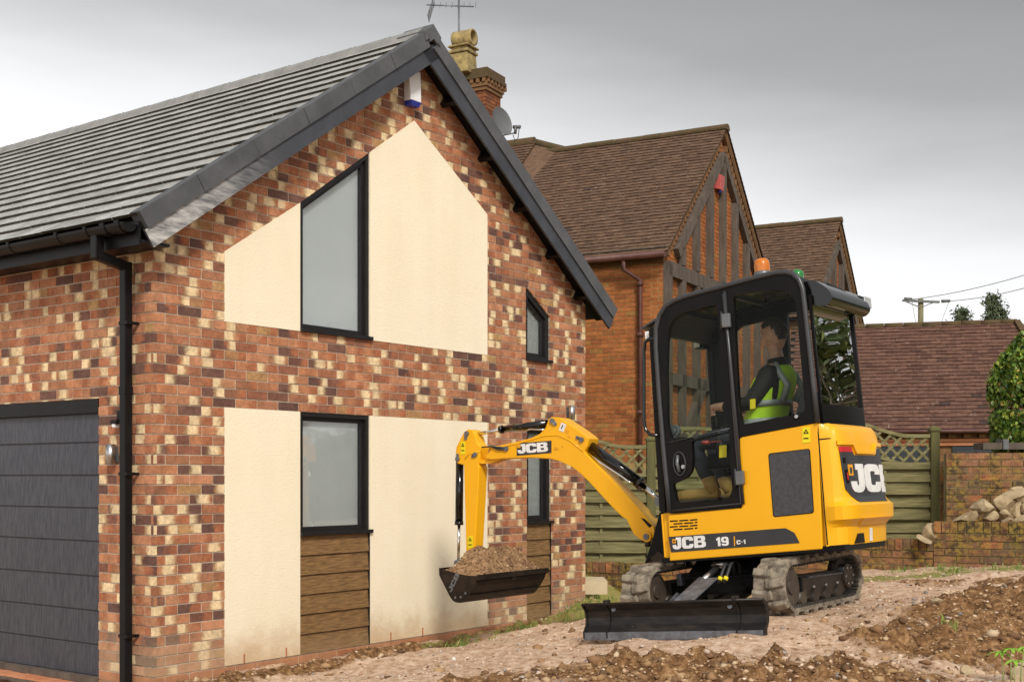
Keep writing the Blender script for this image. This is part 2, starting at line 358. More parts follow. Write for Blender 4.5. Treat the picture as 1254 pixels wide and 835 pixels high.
# ------------------------------------------------------------------ convex clipping and pieces
def clip(poly, a, b, c):
    """keep a*x+b*y<=c"""
    out = []
    for i in range(len(poly)):
        p, q = poly[i], poly[(i+1) % len(poly)]; dp = a*p[0]+b*p[1]-c; dq = a*q[0]+b*q[1]-c
        if dp <= 1e-9: out.append(p)
        if (dp < -1e-9 and dq > 1e-9) or (dp > 1e-9 and dq < -1e-9):
            t = dp/(dp-dq); out.append((p[0]+(q[0]-p[0])*t, p[1]+(q[1]-p[1])*t))
    return out
def area(p): return abs(sum(p[i][0]*p[(i+1) % len(p)][1]-p[(i+1) % len(p)][0]*p[i][1] for i in range(len(p))))/2
def hp(poly):
    s = sum(poly[i][0]*poly[(i+1) % len(poly)][1]-poly[(i+1) % len(poly)][0]*poly[i][1] for i in range(len(poly)))
    if s < 0: poly = poly[::-1]
    r = []
    for i in range(len(poly)):
        p, q = poly[i], poly[(i+1) % len(poly)]; a, b = q[1]-p[1], p[0]-q[0]; r.append((a, b, a*p[0]+b*p[1]))
    return r
def intersect(poly, hps):
    for a, b, c in hps:
        poly = clip(poly, a, b, c)
        if len(poly) < 3: return []
    return poly
def subtract(polys, hps):
    res = []
    for P in polys:
        rem = P
        if len(intersect(P, hps)) < 3: res.append(P); continue
        for a, b, c in hps:
            o = clip(rem, -a, -b, -c)
            if len(o) >= 3 and area(o) > 2e-5: res.append(o)
            rem = clip(rem, a, b, c)
            if len(rem) < 3: break
    return res
def prism_data(poly, Mf, h0, h1, full):
    n = len(poly); v = [Mf(p[0], p[1], h1) for p in poly] + [Mf(p[0], p[1], h0) for p in poly]
    f = [tuple(range(n))] + [(i, (i+1) % n, (i+1) % n + n, i+n) for i in range(n)]
    x0, z0, w, h = full
    uv = [((p[0]-x0)/w, (p[1]-z0)/h) for p in poly] * 2
    return v, f, uv
def set_attr(me, cols, uvs):
    a = me.attributes.new('bc', 'FLOAT_COLOR', 'POINT'); a.data.foreach_set('color', np.array(cols, dtype=np.float32).ravel())
    u = me.uv_layers.new(name='UVMap'); li = np.empty(len(me.loops), dtype=np.int32); me.loops.foreach_get('vertex_index', li)
    u.data.foreach_set('uv', np.array(uvs, dtype=np.float32)[li].ravel())
def pieces(parent, name, plural, items, material, limit=300, key=None):
    """items: (v, f, uv, attr, centre); the first `limit` by key become objects, the rest one part"""
    if key: items = sorted(items, key=key)
    for it in items[:limit]:
        v, f, uv, c = it[:4]
        me = bpy.data.meshes.new(name); me.from_pydata([tuple(x) for x in v], [], f); set_attr(me, [(*q, 1) for q in c] if isinstance(c, list) else [(*c, 1)] * len(v), uv)
        link(name, me, material, parent)
    rest = items[limit:]
    if rest:
        V = []; Fc = []; U = []; C = []
        for it in rest:
            v, f, uv, c = it[:4]; k = len(V); V += [tuple(x) for x in v]; Fc += [tuple(i+k for i in g) for g in f]; U += uv; C += [(*q, 1) for q in c] if isinstance(c, list) else [(*c, 1)] * len(v)
        me = bpy.data.meshes.new(plural); me.from_pydata(V, [], Fc); set_attr(me, C, U)
        o = link(plural, me, material, parent); o['kind'] = 'stuff'; return o
def tone(pcream=.46):
    t = random.random(); g = random.choice((.46, .42, .30, .05, .02)) + rn(-.03, .03) if random.random() < pcream else .9
    return (t, g, random.random())
def brick_items(region, holes, Mf, z0, z1, u0, u1, odd=0, bl=.225, bh=.075, jt=.010, h=.0, back=-.03, tn=tone, pz=.0015, phase=0, skip=None):
    out = []; k = 0; z = z0; H = [hp(x) for x in holes]; Rg = hp(region)
    while z < z1 - .005:
        off = phase + (bl/2 if (k + odd) % 2 else 0); i0 = math.floor((u0 - off) / bl)
        u = off + i0*bl
        while u < u1:
            rect = [(u, z), (u+bl-jt, z), (u+bl-jt, z+bh-jt), (u, z+bh-jt)]
            P = intersect(rect, Rg)
            if len(P) >= 3:
                PP = [P]
                for q in H: PP = subtract(PP, q)
                c = tn(); hh = h + rn(-pz, pz)
                for Q in PP:
                    if area(Q) < 4e-4: continue
                    v, f, uv = prism_data(Q, Mf, back, hh, (u, z, bl-jt, bh-jt)); out.append((v, f, uv, c, (u, z), area(Q)))
            u += bl
        z += bh; k += 1
    return out

# ------------------------------------------------------------------ letters
LET = {
 'J': (7.2, [[(3.0,10),(7.2,10),(7.2,3),(6.7,1.3),(5.6,.3),(4.2,0),(2.8,0),(1.2,.3),(.3,1.3),(0,2.8),(0,3.9),(2.9,3.9),(2.9,3.0),(3.2,2.5),(3.9,2.5),(4.2,3.0),(4.2,7.9),(3.0,7.9)]]),
 'C': (9.2, [[(9.2,6.3),(9.2,8),(8.4,9.5),(6.8,10),(2.4,10),(.8,9.5),(0,8),(0,2),(.8,.5),(2.4,0),(6.8,0),(8.4,.5),(9.2,2),(9.2,3.7),(6.1,3.7),(6.1,3),(5.7,2.5),(3.6,2.5),(3.1,3),(3.1,7),(3.6,7.5),(5.7,7.5),(6.1,7),(6.1,6.3)]]),
 'B': (9.4, [[(0,0),(7,0),(8.8,.6),(9.4,1.9),(9.4,3.7),(8.8,4.8),(7.8,5.2),(8.7,5.7),(9.1,6.7),(9.1,8.2),(8.5,9.5),(7,10),(0,10)],[(3.1,2.1),(5.7,2.1),(6.2,2.6),(6.2,3.7),(5.7,4.2),(3.1,4.2)],[(3.1,6.1),(5.5,6.1),(5.9,6.5),(5.9,7.5),(5.5,7.9),(3.1,7.9)]]),
 '1': (4.4, [[(1.6,0),(4.4,0),(4.4,10),(2.2,10),(0,8.2),(0,6.2),(1.6,7.1)]]),
 '9': (8.2, [[(0,2.6),(.4,1),(1.8,0),(6.2,0),(7.8,1),(8.2,2.6),(8.2,7.6),(7.4,9.3),(5.8,10),(2.4,10),(.8,9.3),(0,7.6),(0,5.8),(.8,4.2),(2.4,3.6),(5.4,3.6),(5.4,2.5),(4.9,2),(3.2,2),(2.8,2.6)],[(2.8,6),(3.2,5.5),(5,5.5),(5.4,6),(5.4,7.5),(5,8),(3.2,8),(2.8,7.5)]]),
 '-': (4.6, [[(1,4),(3.6,4),(3.6,6),(1,6)]]),
}
def text_flat(word, height, adv=1.0, sx=1.0):
    """list of (outer, holes) in metres, left to right"""
    s = height/10; x = 0; out = []
    for ch in word:
        w, loops = LET[ch]
        out.append([[((x+px*sx)*s, pz*s) for px, pz in l] for l in loops]); x += w*sx + adv
    return out, x*s
def put_text(name, word, height, Mf, h0, h1, material, parent, adv=1.0, sx=1.0, cuts=None, mx=None):
    polys, w = text_flat(word, height, adv, sx); b = MB()
    ident = lambda u, z, h: (u, z, h)
    for l in polys: b.prism(l[0], l[1:], ident, h0, h1)
    me = b.mesh(name); bm = bmesh.new(); bm.from_mesh(me)
    bmesh.ops.remove_doubles(bm, verts=bm.verts, dist=1e-6)
    if cuts:
        for c in np.arange(cuts, w, cuts):
            bmesh.ops.bisect_plane(bm, geom=bm.verts[:]+bm.edges[:]+bm.faces[:], plane_co=(c, 0, 0), plane_no=(1, 0, 0))
    for v in bm.verts: v.co = Vector(Mf(*v.co))
    bmesh.ops.recalc_face_normals(bm, faces=bm.faces); bm.to_mesh(me); bm.free()
    return link(name, me, material, parent, mx), w

# ------------------------------------------------------------------ places
H0 = Vector((-2.6455, 9.22, 0))                     # near corner of the new house
CAMP = Vector((0, 0, CZ))
def gab(px, py, h=0):
    r = ray(px, py); t = (H0 + GN*h - CAMP).dot(GN) / r.dot(GN); P = CAMP + r*t; return (P - H0).dot(GD), P.z
def side(px, py, h=0):
    n = -GD; r = ray(px, py); t = (H0 + n*h - CAMP).dot(n) / r.dot(n); P = CAMP + r*t; return (P - H0).dot(GS), P.z
def frame(O, a, p):
    a, p = R(a), R(p)
    fw = Vector((-math.cos(a)*math.cos(p), math.sin(a)*math.cos(p), -math.sin(p))); l = Vector((-math.sin(a), -math.cos(a), 0)); u = fw.cross(l)
    m = Matrix((fw, l, u)).transposed().to_4x4(); m.translation = O; return m
DM = frame(Vector((1.865, 9.08, .598)), 36, 5)      # upper body of the digger: x forward, y to its left, z up
DMI = DM.inverted()
_u = DM.col[2].to_3d()
Ot = Vector((1.72, 9.2, .5787)); q_ = R(38)
_r = Vector((math.cos(q_), -math.sin(q_), 0)); _r = (_r - _u*_r.dot(_u)).normalized(); _b = _r.cross(_u).normalized(); _b = -_b if _b.y > 0 else _b
TM = Matrix((_b, _r, _b.cross(_r) if _b.cross(_r).z > 0 else -_b.cross(_r))).transposed().to_4x4(); TM.translation = Ot
TM_L = DMI @ TM                                     # undercarriage frame seen from the root
if TM.to_3x3().determinant() < 0:
    pass
def mpx(px, py, y=.49):
    """photo pixel -> (x, z) on the digger's own plane y"""
    l = DM.col[1].to_3d(); O = DM.translation; r = ray(px, py); t = (O + l*y - CAMP).dot(l) / r.dot(l); P = DMI @ (CAMP + r*t); return P.x, P.z

# ------------------------------------------------------------------ ground
cps = []
for t in np.linspace(-1.5, 7.5, 10): P = H0 + GD*float(t); cps.append((P.x, P.y, 0.0))
for t in np.linspace(0, 5.8, 6): P = H0 + GD*float(t) + GN*.45; cps.append((P.x, P.y, .05))
for v in np.linspace(.5, 6, 6): P = H0 + GS*float(v); cps.append((P.x, P.y, -.12)); P = P - GD*.6; cps.append((P.x, P.y, -.14)); P = P - GD*1.5; cps.append((P.x, P.y, -.14))
def addp(px, py, Y): P = at(px, py, Y); cps.append((P.x, P.y, P.z))
for f, s, dz in ((.66,.53,0),(-.66,.53,.0),(0,.53,0),(.66,-.53,0),(-.66,-.53,0),(0,-.53,0),(1.2,.75,-.07),(1.2,-.6,-.08),(1.2,0,-.08),(0,0,0)):
    P = Ot + _b*f + _r*s; cps.append((P.x, P.y, P.z+dz-.012))
for a in ((700, 757, 12.6), (760, 725, 14.3), (720, 700, 15.4), (900, 700, 14.0), (1070, 700, 13.4), (1160, 698, 13.0), (1260, 694, 12.6), (1340, 692, 12.3),
          (735, 729, 13.3), (700, 735, 14.5), (780, 718, 13.6), (620, 775, 11.0), (700, 800, 8.6), (500, 815, 8.9), (560, 800, 9.0), (830, 812, 7.1), (640, 822, 7.8), (1060, 740, 9.0), (1100, 720, 10.2), (1000, 800, 7.3), (900, 832, 6.6),
          (1130, 800, 7.4), (1250, 830, 6.7), (1250, 700, 11.5), (1180, 715, 10.8), (400, 830, 9.1)): addp(*a)
for a in ((-5, 5, 0), (0, 4, .4), (4, 4, .55), (9, 6, .75), (9, 12, .7), (12, 18, .7), (0, 20, .4), (5, 22, .5), (-6, 20, 0), (15, 30, .6), (-10, 30, .2), (20, 5, .8)): cps.append(a)
CP = np.array(cps)
def ground_np(X, Y):
    num = np.zeros_like(X); den = np.zeros_like(X)
    for x, y, z in CP:
        w = 1.0 / ((X-x)**2 + (Y-y)**2 + .03)**1.7; num += w*z; den += w
    return num/den
def heap(X, Y, cx, cy, rx, ry, ang, h):
    c, s = math.cos(ang), math.sin(ang); a = ((X-cx)*c + (Y-cy)*s)/rx; b = (-(X-cx)*s + (Y-cy)*c)/ry
    return h*np.exp(-(a*a + b*b)**1.3)
def heaps(X, Y):
    z = heap(X, Y, 3.6, 8.1, 1.15, .6, .1, .27) + heap(X, Y, 2.35, 7.45, .30, .16, -.5, .13) + heap(X, Y, 4.6, 8.3, 1.2, 1.0, 0, .16)
    z += heap(X, Y, .95, 6.75, .42, .16, -.15, .09) + heap(X, Y, 1.6, 6.55, .5, .16, .2, .09) + heap(X, Y, .1, 7.15, .3, .12, 0, .06)
    z += heap(X, Y, -.85, 9.1, .5, .09, .9, .05) + heap(X, Y, .3, 10.9, .9, .09, .93, .07) - heap(X, Y, 2.9, 7.0, .5, .2, .3, .08)
    return z
def dark_mask(X, Y):
    d = heap(X, Y, 3.75, 7.9, 1.35, .85, .25, 1) + heap(X, Y, 2.35, 7.45, .34, .2, -.5, 1) + heap(X, Y, 1.2, 6.55, 1.0, .32, 0, .9) + heap(X, Y, .0, 6.9, 1.2, .22, 0, .8)
    w = (X-H0.x)*GN.x + (Y-H0.y)*GN.y; t = (X-H0.x)*GD.x + (Y-H0.y)*GD.y
    d += .95*np.exp(-((w-.42)/.22)**2) * (t < 5.3) + heap(X, Y, 2.0, 12.4, 1.6, .25, .2, .5) + heap(X, Y, 3.8, 10.9, 1.0, .2, .1, .5)
    return np.clip(d, 0, 1)
def axis(lo, hi, step, far_lo, far_hi, g=1.22):
    a = list(np.arange(lo, hi, step)); s = step; x = lo; L_ = []
    while x > far_lo: s *= g; x -= s; L_.append(x)
    s = step; x = a[-1]; H_ = []
    while x < far_hi: s *= g; x += s; H_.append(x)
    return np.array(L_[::-1] + a + H_)
ax_ = axis(-3.0, 5.2, .034, -500, 500); ay_ = axis(6.2, 13.2, .036, -300, 900)
GX, GY = np.meshgrid(ax_, ay_)
near = np.clip(1 - np.maximum(np.abs(GX-1.5)-6, 0)/6, 0, 1) * np.clip(1 - np.maximum(np.abs(GY-9)-7, 0)/7, 0, 1)
GZ = ground_np(GX, GY); DK = dark_mask(GX, GY); GZ += heaps(GX, GY)
wwall = (GX-H0.x)*GN.x + (GY-H0.y)*GN.y; twall = (GX-H0.x)*GD.x + (GY-H0.y)*GD.y
inside = (wwall < .02) & (twall > -.02) & (twall < 5.9)
flat = GX.ravel(); fl2 = GY.ravel(); rough = np.zeros(flat.size); dk = DK.ravel(); nr = near.ravel()
trk = np.zeros(flat.size)
lx = (flat-Ot.x)*_b.x + (fl2-Ot.y)*_b.y; ly = (flat-Ot.x)*_r.x + (fl2-Ot.y)*_r.y
trk = np.where((np.abs(lx) < .8) & (np.abs(np.abs(ly)-.53) < .16), .15, 1.0)
for i in range(flat.size):
    if nr[i] <= 0: continue
    x, y = flat[i], fl2[i]; d = dk[i]
    n1 = noise.fractal((x*1.1, y*1.1, 0), 1.0, 2.1, 4); n2 = noise.fractal((x*6, y*6, 3), .85, 2.2, 5)
    rough[i] = (n1*.035 + d*.045*(.35-abs(noise.noise((x*3.1, y*3.1, 9))))*2 + n2*(.013 + .080*d)) * nr[i] * trk[i]
GZ = GZ + rough.reshape(GX.shape)
GZ = np.where(inside, -.25, GZ)
def gz(x, y):
    i = min(max(np.searchsorted(ax_, x)-1, 0), len(ax_)-2); j = min(max(np.searchsorted(ay_, y)-1, 0), len(ay_)-2)
    tx = (x-ax_[i])/(ax_[i+1]-ax_[i]); ty = (y-ay_[j])/(ay_[j+1]-ay_[j])
    return float((GZ[j, i]*(1-tx)+GZ[j, i+1]*tx)*(1-ty) + (GZ[j+1, i]*(1-tx)+GZ[j+1, i+1]*tx)*ty)
nx, ny = len(ax_), len(ay_)
vs = np.stack([GX.ravel(), GY.ravel(), GZ.ravel()], 1)
idx = np.arange(nx*ny).reshape(ny, nx)
quads = np.stack([idx[:-1, :-1].ravel(), idx[:-1, 1:].ravel(), idx[1:, 1:].ravel(), idx[1:, :-1].ravel()], 1)
def np_mesh(name, verts, faces):
    me = bpy.data.meshes.new(name); k = faces.shape[1]
    me.vertices.add(len(verts)); me.vertices.foreach_set('co', verts.astype(np.float32).ravel())
    me.loops.add(faces.size); me.loops.foreach_set('vertex_index', faces.astype(np.int32).ravel())
    me.polygons.add(len(faces)); me.polygons.foreach_set('loop_start', np.arange(0, faces.size, k, dtype=np.int32))
    me.update(calc_edges=True); return me
gme = np_mesh('ground', vs, quads); gme.polygons.foreach_set('use_smooth', [True]*len(gme.polygons))
grassy = np.clip(np.exp(-((wwall-.5)/.55)**2) * ((twall > 2.6) & (twall < 8)) * .55 + .75*np.exp(-((GY-12.3)/.8)**2)*(GX > 1.5) + (GY > 14.5)*.8 + .6*heap(GX, GY, 1.0, 13.3, .9, .8, 0, 1), 0, 1)
a = gme.attributes.new('gm', 'FLOAT_COLOR', 'POINT'); a.data.foreach_set('color', np.stack([DK.ravel(), grassy.ravel(), np.zeros(nx*ny), np.ones(nx*ny)], 1).astype(np.float32).ravel())
def ground_mat():
    m = bpy.data.materials.new('bare_earth'); m.use_nodes = True; n = m.node_tree; p = n.nodes['Principled BSDF']; l = n.links.new; p.inputs['Roughness'].default_value = .95; p.inputs['Specular IOR Level'].default_value = .2
    at_ = n.nodes.new('ShaderNodeAttribute'); at_.attribute_name = 'gm'; sp = n.nodes.new('ShaderNodeSeparateColor'); l(at_.outputs['Color'], sp.inputs[0]); t = n.nodes.new('ShaderNodeTexCoord')
    def N(s, d=8, ro=.65):
        a = n.nodes.new('ShaderNodeTexNoise'); a.inputs['Scale'].default_value = s; a.inputs['Detail'].default_value = d; a.inputs['Roughness'].default_value = ro; l(t.outputs['Object'], a.inputs['Vector']); return a.outputs['Fac']
    def ramp(f, *st):
        r = n.nodes.new('ShaderNodeValToRGB'); e = r.color_ramp.elements; e[0].position, e[0].color = st[0][0], (*st[0][1], 1); e[1].position, e[1].color = st[-1][0], (*st[-1][1], 1)
        for q, c in st[1:-1]: k = e.new(q); k.color = (*c, 1)
        l(f, r.inputs[0]); return r.outputs[0]
    def mix(f, a, b, bt='MIX'):
        k = n.nodes.new('ShaderNodeMix'); k.data_type = 'RGBA'; k.blend_type = bt; l(f, k.inputs[0]) if not isinstance(f, float) else setattr(k.inputs[0], 'default_value', f)
        l(a, k.inputs[6]); l(b, k.inputs[7]); return k.outputs[2]
    def add(a, b, s=1.0):
        k = n.nodes.new('ShaderNodeMath'); k.operation = 'MULTIPLY_ADD'; l(b, k.inputs[0]); k.inputs[1].default_value = s; l(a, k.inputs[2]); return k.outputs[0]
    def mr(x, a, b, c=0, d=1):
        k = n.nodes.new('ShaderNodeMapRange'); k.interpolation_type = 'SMOOTHSTEP'; l(x, k.inputs[0])
        for i, v in ((1, a), (2, b), (3, c), (4, d)): k.inputs[i].default_value = v
        return k.outputs[0]
    sand = ramp(N(16), (.28, (.28, .155, .09)), (.40, (.50, .33, .22)), (.54, (.69, .51, .375)), (.72, (.84, .70, .57)))
    dark = ramp(N(20), (.30, (.06, .03, .013)), (.47, (.20, .105, .045)), (.60, (.36, .21, .10)), (.74, (.55, .38, .22)))
    grs = ramp(N(13), (.35, (.30, .21, .10)), (.5, (.33, .30, .10)), (.62, (.20, .24, .05)), (.7, (.40, .30, .18)))
    f = mr(add(sp.outputs[0], N(3.2), 1.3), .82, 1.12)
    c = mix(f, sand, dark); g = mr(add(sp.outputs[1], N(4.5), 1.6), 1.12, 1.4); c = mix(g, c, grs)
    c = mix(1.0, c, ramp(N(.9, 4), (.3, (.80, .76, .72)), (.7, (1.0, .98, .96))), 'MULTIPLY')
    l(c, p.inputs['Base Color'])
    b = n.nodes.new('ShaderNodeBump'); b.inputs['Distance'].default_value = .018; l(N(38, 10, .7), b.inputs['Height']); l(b.outputs[0], p.inputs['Normal'])
    return m
M['ground'] = ground_mat()
gobj = link('ground', gme, M['ground']); gobj['kind'] = 'structure'

# loose stones and clods: small faceted lumps, one stuff object per kind
ICO = None
def lumps(name, spots, material, parent=None, label=None, cat=None):
    global ICO
    if ICO is None:
        bm = bmesh.new(); bmesh.ops.create_icosphere(bm, subdivisions=1, radius=1); bm.verts.ensure_lookup_table()
        ICO = (np.array([v.co[:] for v in bm.verts]), np.array([[v.index for v in f.verts] for f in bm.faces])); bm.free()
    bv, bf = ICO; n = len(spots); rs = np.random.RandomState(3)
    V = np.zeros((n, len(bv), 3)); jit = 1 + (rs.rand(n, len(bv), 1) - .5) * .95
    sc = np.array([s[3] for s in spots])[:, None, None] * (np.stack([.7 + rs.rand(n)*.7, .7 + rs.rand(n)*.6, .45 + rs.rand(n)*.4], 1))[:, None, :]
    V = bv[None]*jit*sc; an = rs.rand(n)*6.28; c, s = np.cos(an)[:, None], np.sin(an)[:, None]
    x = V[..., 0]*c - V[..., 1]*s; y = V[..., 0]*s + V[..., 1]*c
    V = np.stack([x, y, V[..., 2]], -1) + np.array([q[:3] for q in spots])[:, None, :]
    Fc = (bf[None] + (np.arange(n)*len(bv))[:, None, None]).reshape(-1, 3)
    me = np_mesh(name, V.reshape(-1, 3), Fc)
    a = me.attributes.new('bc', 'FLOAT_COLOR', 'POINT'); a.data.foreach_set('color', np.repeat(np.concatenate([rs.rand(n, 3), np.ones((n, 1))], 1), len(bv), 0).astype(np.float32).ravel())
    o = link(name, me, material, parent); return tag(o, label, cat, kind='stuff')
def stone_mat(name, ramp):
    m = bpy.data.materials.new(name); m.use_nodes = True; n = m.node_tree; p = n.nodes['Principled BSDF']; p.inputs['Roughness'].default_value = .9
    a = n.nodes.new('ShaderNodeAttribute'); a.attribute_name = 'bc'; s = n.nodes.new('ShaderNodeSeparateColor'); r = n.nodes.new('ShaderNodeValToRGB'); e = r.color_ramp.elements
    n.links.new(a.outputs['Color'], s.inputs[0]); n.links.new(s.outputs[0], r.inputs[0]); n.links.new(r.outputs[0], p.inputs['Base Color'])
    e[0].position, e[0].color = ramp[0][0], (*ramp[0][1], 1); e[1].position, e[1].color = ramp[-1][0], (*ramp[-1][1], 1)
    for q, c in ramp[1:-1]: k = e.new(q); k.color = (*c, 1)
    return m
M['pebble'] = stone_mat('pebbles', [(0, (.66, .52, .40)), (.4, (.50, .34, .22)), (.6, (.34, .20, .12)), (.8, (.55, .44, .35)), (.9, (.16, .15, .15)), (1, (.78, .72, .65))])
M['clod'] = stone_mat('soil_clods', [(0, (.10, .05, .02)), (.5, (.24, .13, .06)), (.85, (.38, .24, .12)), (1, (.55, .42, .28))])
def free(x, y):
    w = (x-H0.x)*GN.x + (y-H0.y)*GN.y; t = (x-H0.x)*GD.x + (y-H0.y)*GD.y
    if w < .05 and -.3 < t < 5.95: return False
    a = (x-Ot.x)*_b.x + (y-Ot.y)*_b.y; b = (x-Ot.x)*_r.x + (y-Ot.y)*_r.y
    return not (abs(a) < .8 and abs(abs(b)-.53) < .15)
sp1 = []; sp2 = []; rs_ = random.Random(11)
def dkm(x, y): return float(dark_mask(np.array([x]), np.array([y]))[0])
while len(sp1) < 6500:
    y = 6.3 + 7.2*rs_.random()**1.4; x = rs_.uniform(-.36, .45)*y
    if not free(x, y): continue
    hot = math.exp(-((x-4.1)**2 + (y-9.2)**2)/1.2)
    if rs_.random() > .45 + hot: continue
    s = .004 + .013*rs_.random()**3 + .009*hot*rs_.random(); sp1.append((x, y, gz(x, y) + s*.15, s))
while len(sp2) < 6500:
    y = 6.3 + 6.5*rs_.random()**1.3; x = rs_.uniform(-.36, .45)*y
    if not free(x, y) or rs_.random() > dkm(x, y)*.9 + .04: continue
    s = .004 + .011*rs_.random()**2 + .028*rs_.random()**14; sp2.append((x, y, gz(x, y) + s*.1, s))
lumps('gravel', sp1, M['pebble'], label='loose pale pebbles and grit strewn over the bare earth', cat='gravel')
lumps('soil_clods', sp2, M['clod'], label='crumbly dark brown clods of dug soil on the bare earth', cat='soil')

# ------------------------------------------------------------------ the new house
HM = Matrix.Translation(H0) @ Matrix((GD, GS, Vector((0, 0, 1)))).transposed().to_4x4()
house = empty('brick_house', mat=HM, label='new multi-red brick house with cream render panels and charcoal verge at left', cat='house')
GU = lambda u, z, h: (u, -h, z)
SU = lambda v, z, h: (-h, v, z)
WL, WA, ZA, TP = 5.79, 2.895, 5.604, .695
def zroof(u): return ZA - TP*abs(u-WA)
wallo = [(.006, -.2), (WL, -.2), (WL, zroof(WL)-.13), (WA, ZA-.13), (.006, zroof(0)-.13)]
U = lambda px: gab(px, 585)[0]
Z = lambda px, py: gab(px, py)[1]
uA, uB, uC, uD = U(275), U(367.3), U(452.5), U(596.6)
zl0 = (Z(275, 393)+Z(367, 404.6)+Z(453.7, 418.2)+Z(596, 434.6))/4; zl1 = (Z(275, 498.7)+Z(453.7, 509.3)+Z(596, 516.8))/3; zl2 = (Z(275, 815.5)+Z(367, 801.4)+Z(451, 786.8)+Z(596, 766))/4
zc1, zc2 = Z(275, 308), Z(367.3, 248.5); zc3 = Z(453, 187); uP, zP = gab(507, 148); zD = Z(596.6, 263)
up_win = [(uB, zl0), (uC, zl0), (uC, zc3), (uB, zc2)]
creams = [[(uA, zl0), (uB, zl0), (uB, zc2), (uA, zc1)], [(uC, zl0), (uD, zl0), (uD, zD), (uP, zP), (uC, zc3)],
          [(uA, zl2), (uB, zl2), (uB, zl1), (uA, zl1)], [(uC, zl2), (uD, zl2), (uD, zl1), (uC, zl1)]]
lo_win = [(uB, Z(367, 656)), (uC, Z(367, 656)), (uC, zl1), (uB, zl1)]
clad1 = [(uB, zl2), (uC, zl2), (uC, lo_win[0][1]), (uB, lo_win[0][1])]
uE, uF = U(645.3), U(674.5); zs = Z(660, 641)
na_win = [(uE, zs), (uF, zs), (uF, zl1), (uE, zl1)]
clad2 = [(uE, zl2), (uF, zl2), (uF, zs), (uE, zs)]
ud0, ud1 = U(644), U(673.5)
di_win = [(ud0, Z(644, 441)), (ud1, Z(644, 441)), (ud1, Z(673.5, 388)), (ud0, Z(644, 350))]
holes = [up_win, lo_win, na_win, di_win]
wall = MB().prism(wallo, [up_win, [(uB, zl2), (uC, zl2), (uC, zl1), (uB, zl1)], [(uE, zl2), (uF, zl2), (uF, zl1), (uE, zl1)], di_win], GU, -.28, -.006).build('gable_wall', M['mortar'], house)
zpl = zl2 - .002
# garage wall
v0, zt = side(120.7, 487.5); zdb = side(120, 829)[1]
vend = 9.5; v1 = v0 + 2.6
gar_o = [(.06, -.2), (vend, -.2), (vend, 3.42), (.06, 3.42)]
MB().prism(gar_o, [[(v0, zdb-.02), (v1, zdb-.02), (v1, zt), (v0, zt)]], SU, -.28, -.006).build('garage_wall', M['mortar'], house)
allitems = []
bands = creams + holes + [clad1, clad2]
up_reg = [(0, zpl), (WL, zpl), (WL, wallo[2][1]), (WA, wallo[3][1]), (0, wallo[4][1])]
nb = round((zpl - 0)/.075)
kA = brick_items(up_reg, bands, GU, zpl, ZA, 0, WL+.2)
# keep the corner bricks one brick: the stretcher on one face is the header on the other
sreg = [(0, zpl), (vend, zpl), (vend, 3.40), (0, 3.40)]
door_hole = [(v0, -.3), (v1, -.3), (v1, zt), (v0, zt)]
kB = brick_items(sreg, [door_hole], SU, zpl, 3.42, 0, 4.6, odd=1, phase=-.0)
def camdist(P): return (HM @ Vector(P) - CAMP).length
for it in kA: it_ = it; allitems.append((it[0], it[1], it[2], it[3], camdist(GU(*it[4], 0)) - 3*min(it[5], .014)/.014))
for it in kB: allitems.append((it[0], it[1], it[2], it[3], camdist(SU(*it[4], 0)) + .6 - 3*min(it[5], .014)/.014))
pieces(house, 'brick', 'bricks', allitems, M['brick'], 300, key=lambda i: i[4])
plreg = [(-.0, -.2), (WL, -.2), (WL, zpl), (0, zpl)]
pl = [(i[0], i[1], i[2], i[3], 0) for i in brick_items(plreg, [], GU, zpl-.075*4, zpl, 0, WL, h=.001)] + \
     [(i[0], i[1], i[2], i[3], 0) for i in brick_items([(0, -.2), (v0, -.2), (v0, zpl), (0, zpl)], [], SU, zpl-.075*4, zpl, 0, v0, odd=1, h=.001)]
pieces(house, 'plinth_brick', 'plinth_bricks', pl, M['plinth'], 110, key=lambda i: -i[0][0][2])
for k, c in enumerate(creams):
    MB().prism(c, None, GU, -.02, .004).build('render_panel', M['cream'], house)
# weep vents and air bricks
for px, py in ((298, 806), (353, 795)): pass
for px in (298.5, 350, 478, 517):
    u = U(px); MB().box((u-.006, -.009, zl2+.003), (u+.006, 0.0, zl2+.075)).build('weep_vent', M['plinth'], house)
for px in (424, 598.5):
    u = U(px); b = MB()
    b.box((u-.107, -.006, zpl-.073), (u+.107, 0.0, zpl-.01)); 
    for k in range(5): b.box((u-.1, -.010, zpl-.068+k*.0115), (u+.1, -.005, zpl-.062+k*.0115))
    b.build('air_brick', M['plinth'], house)

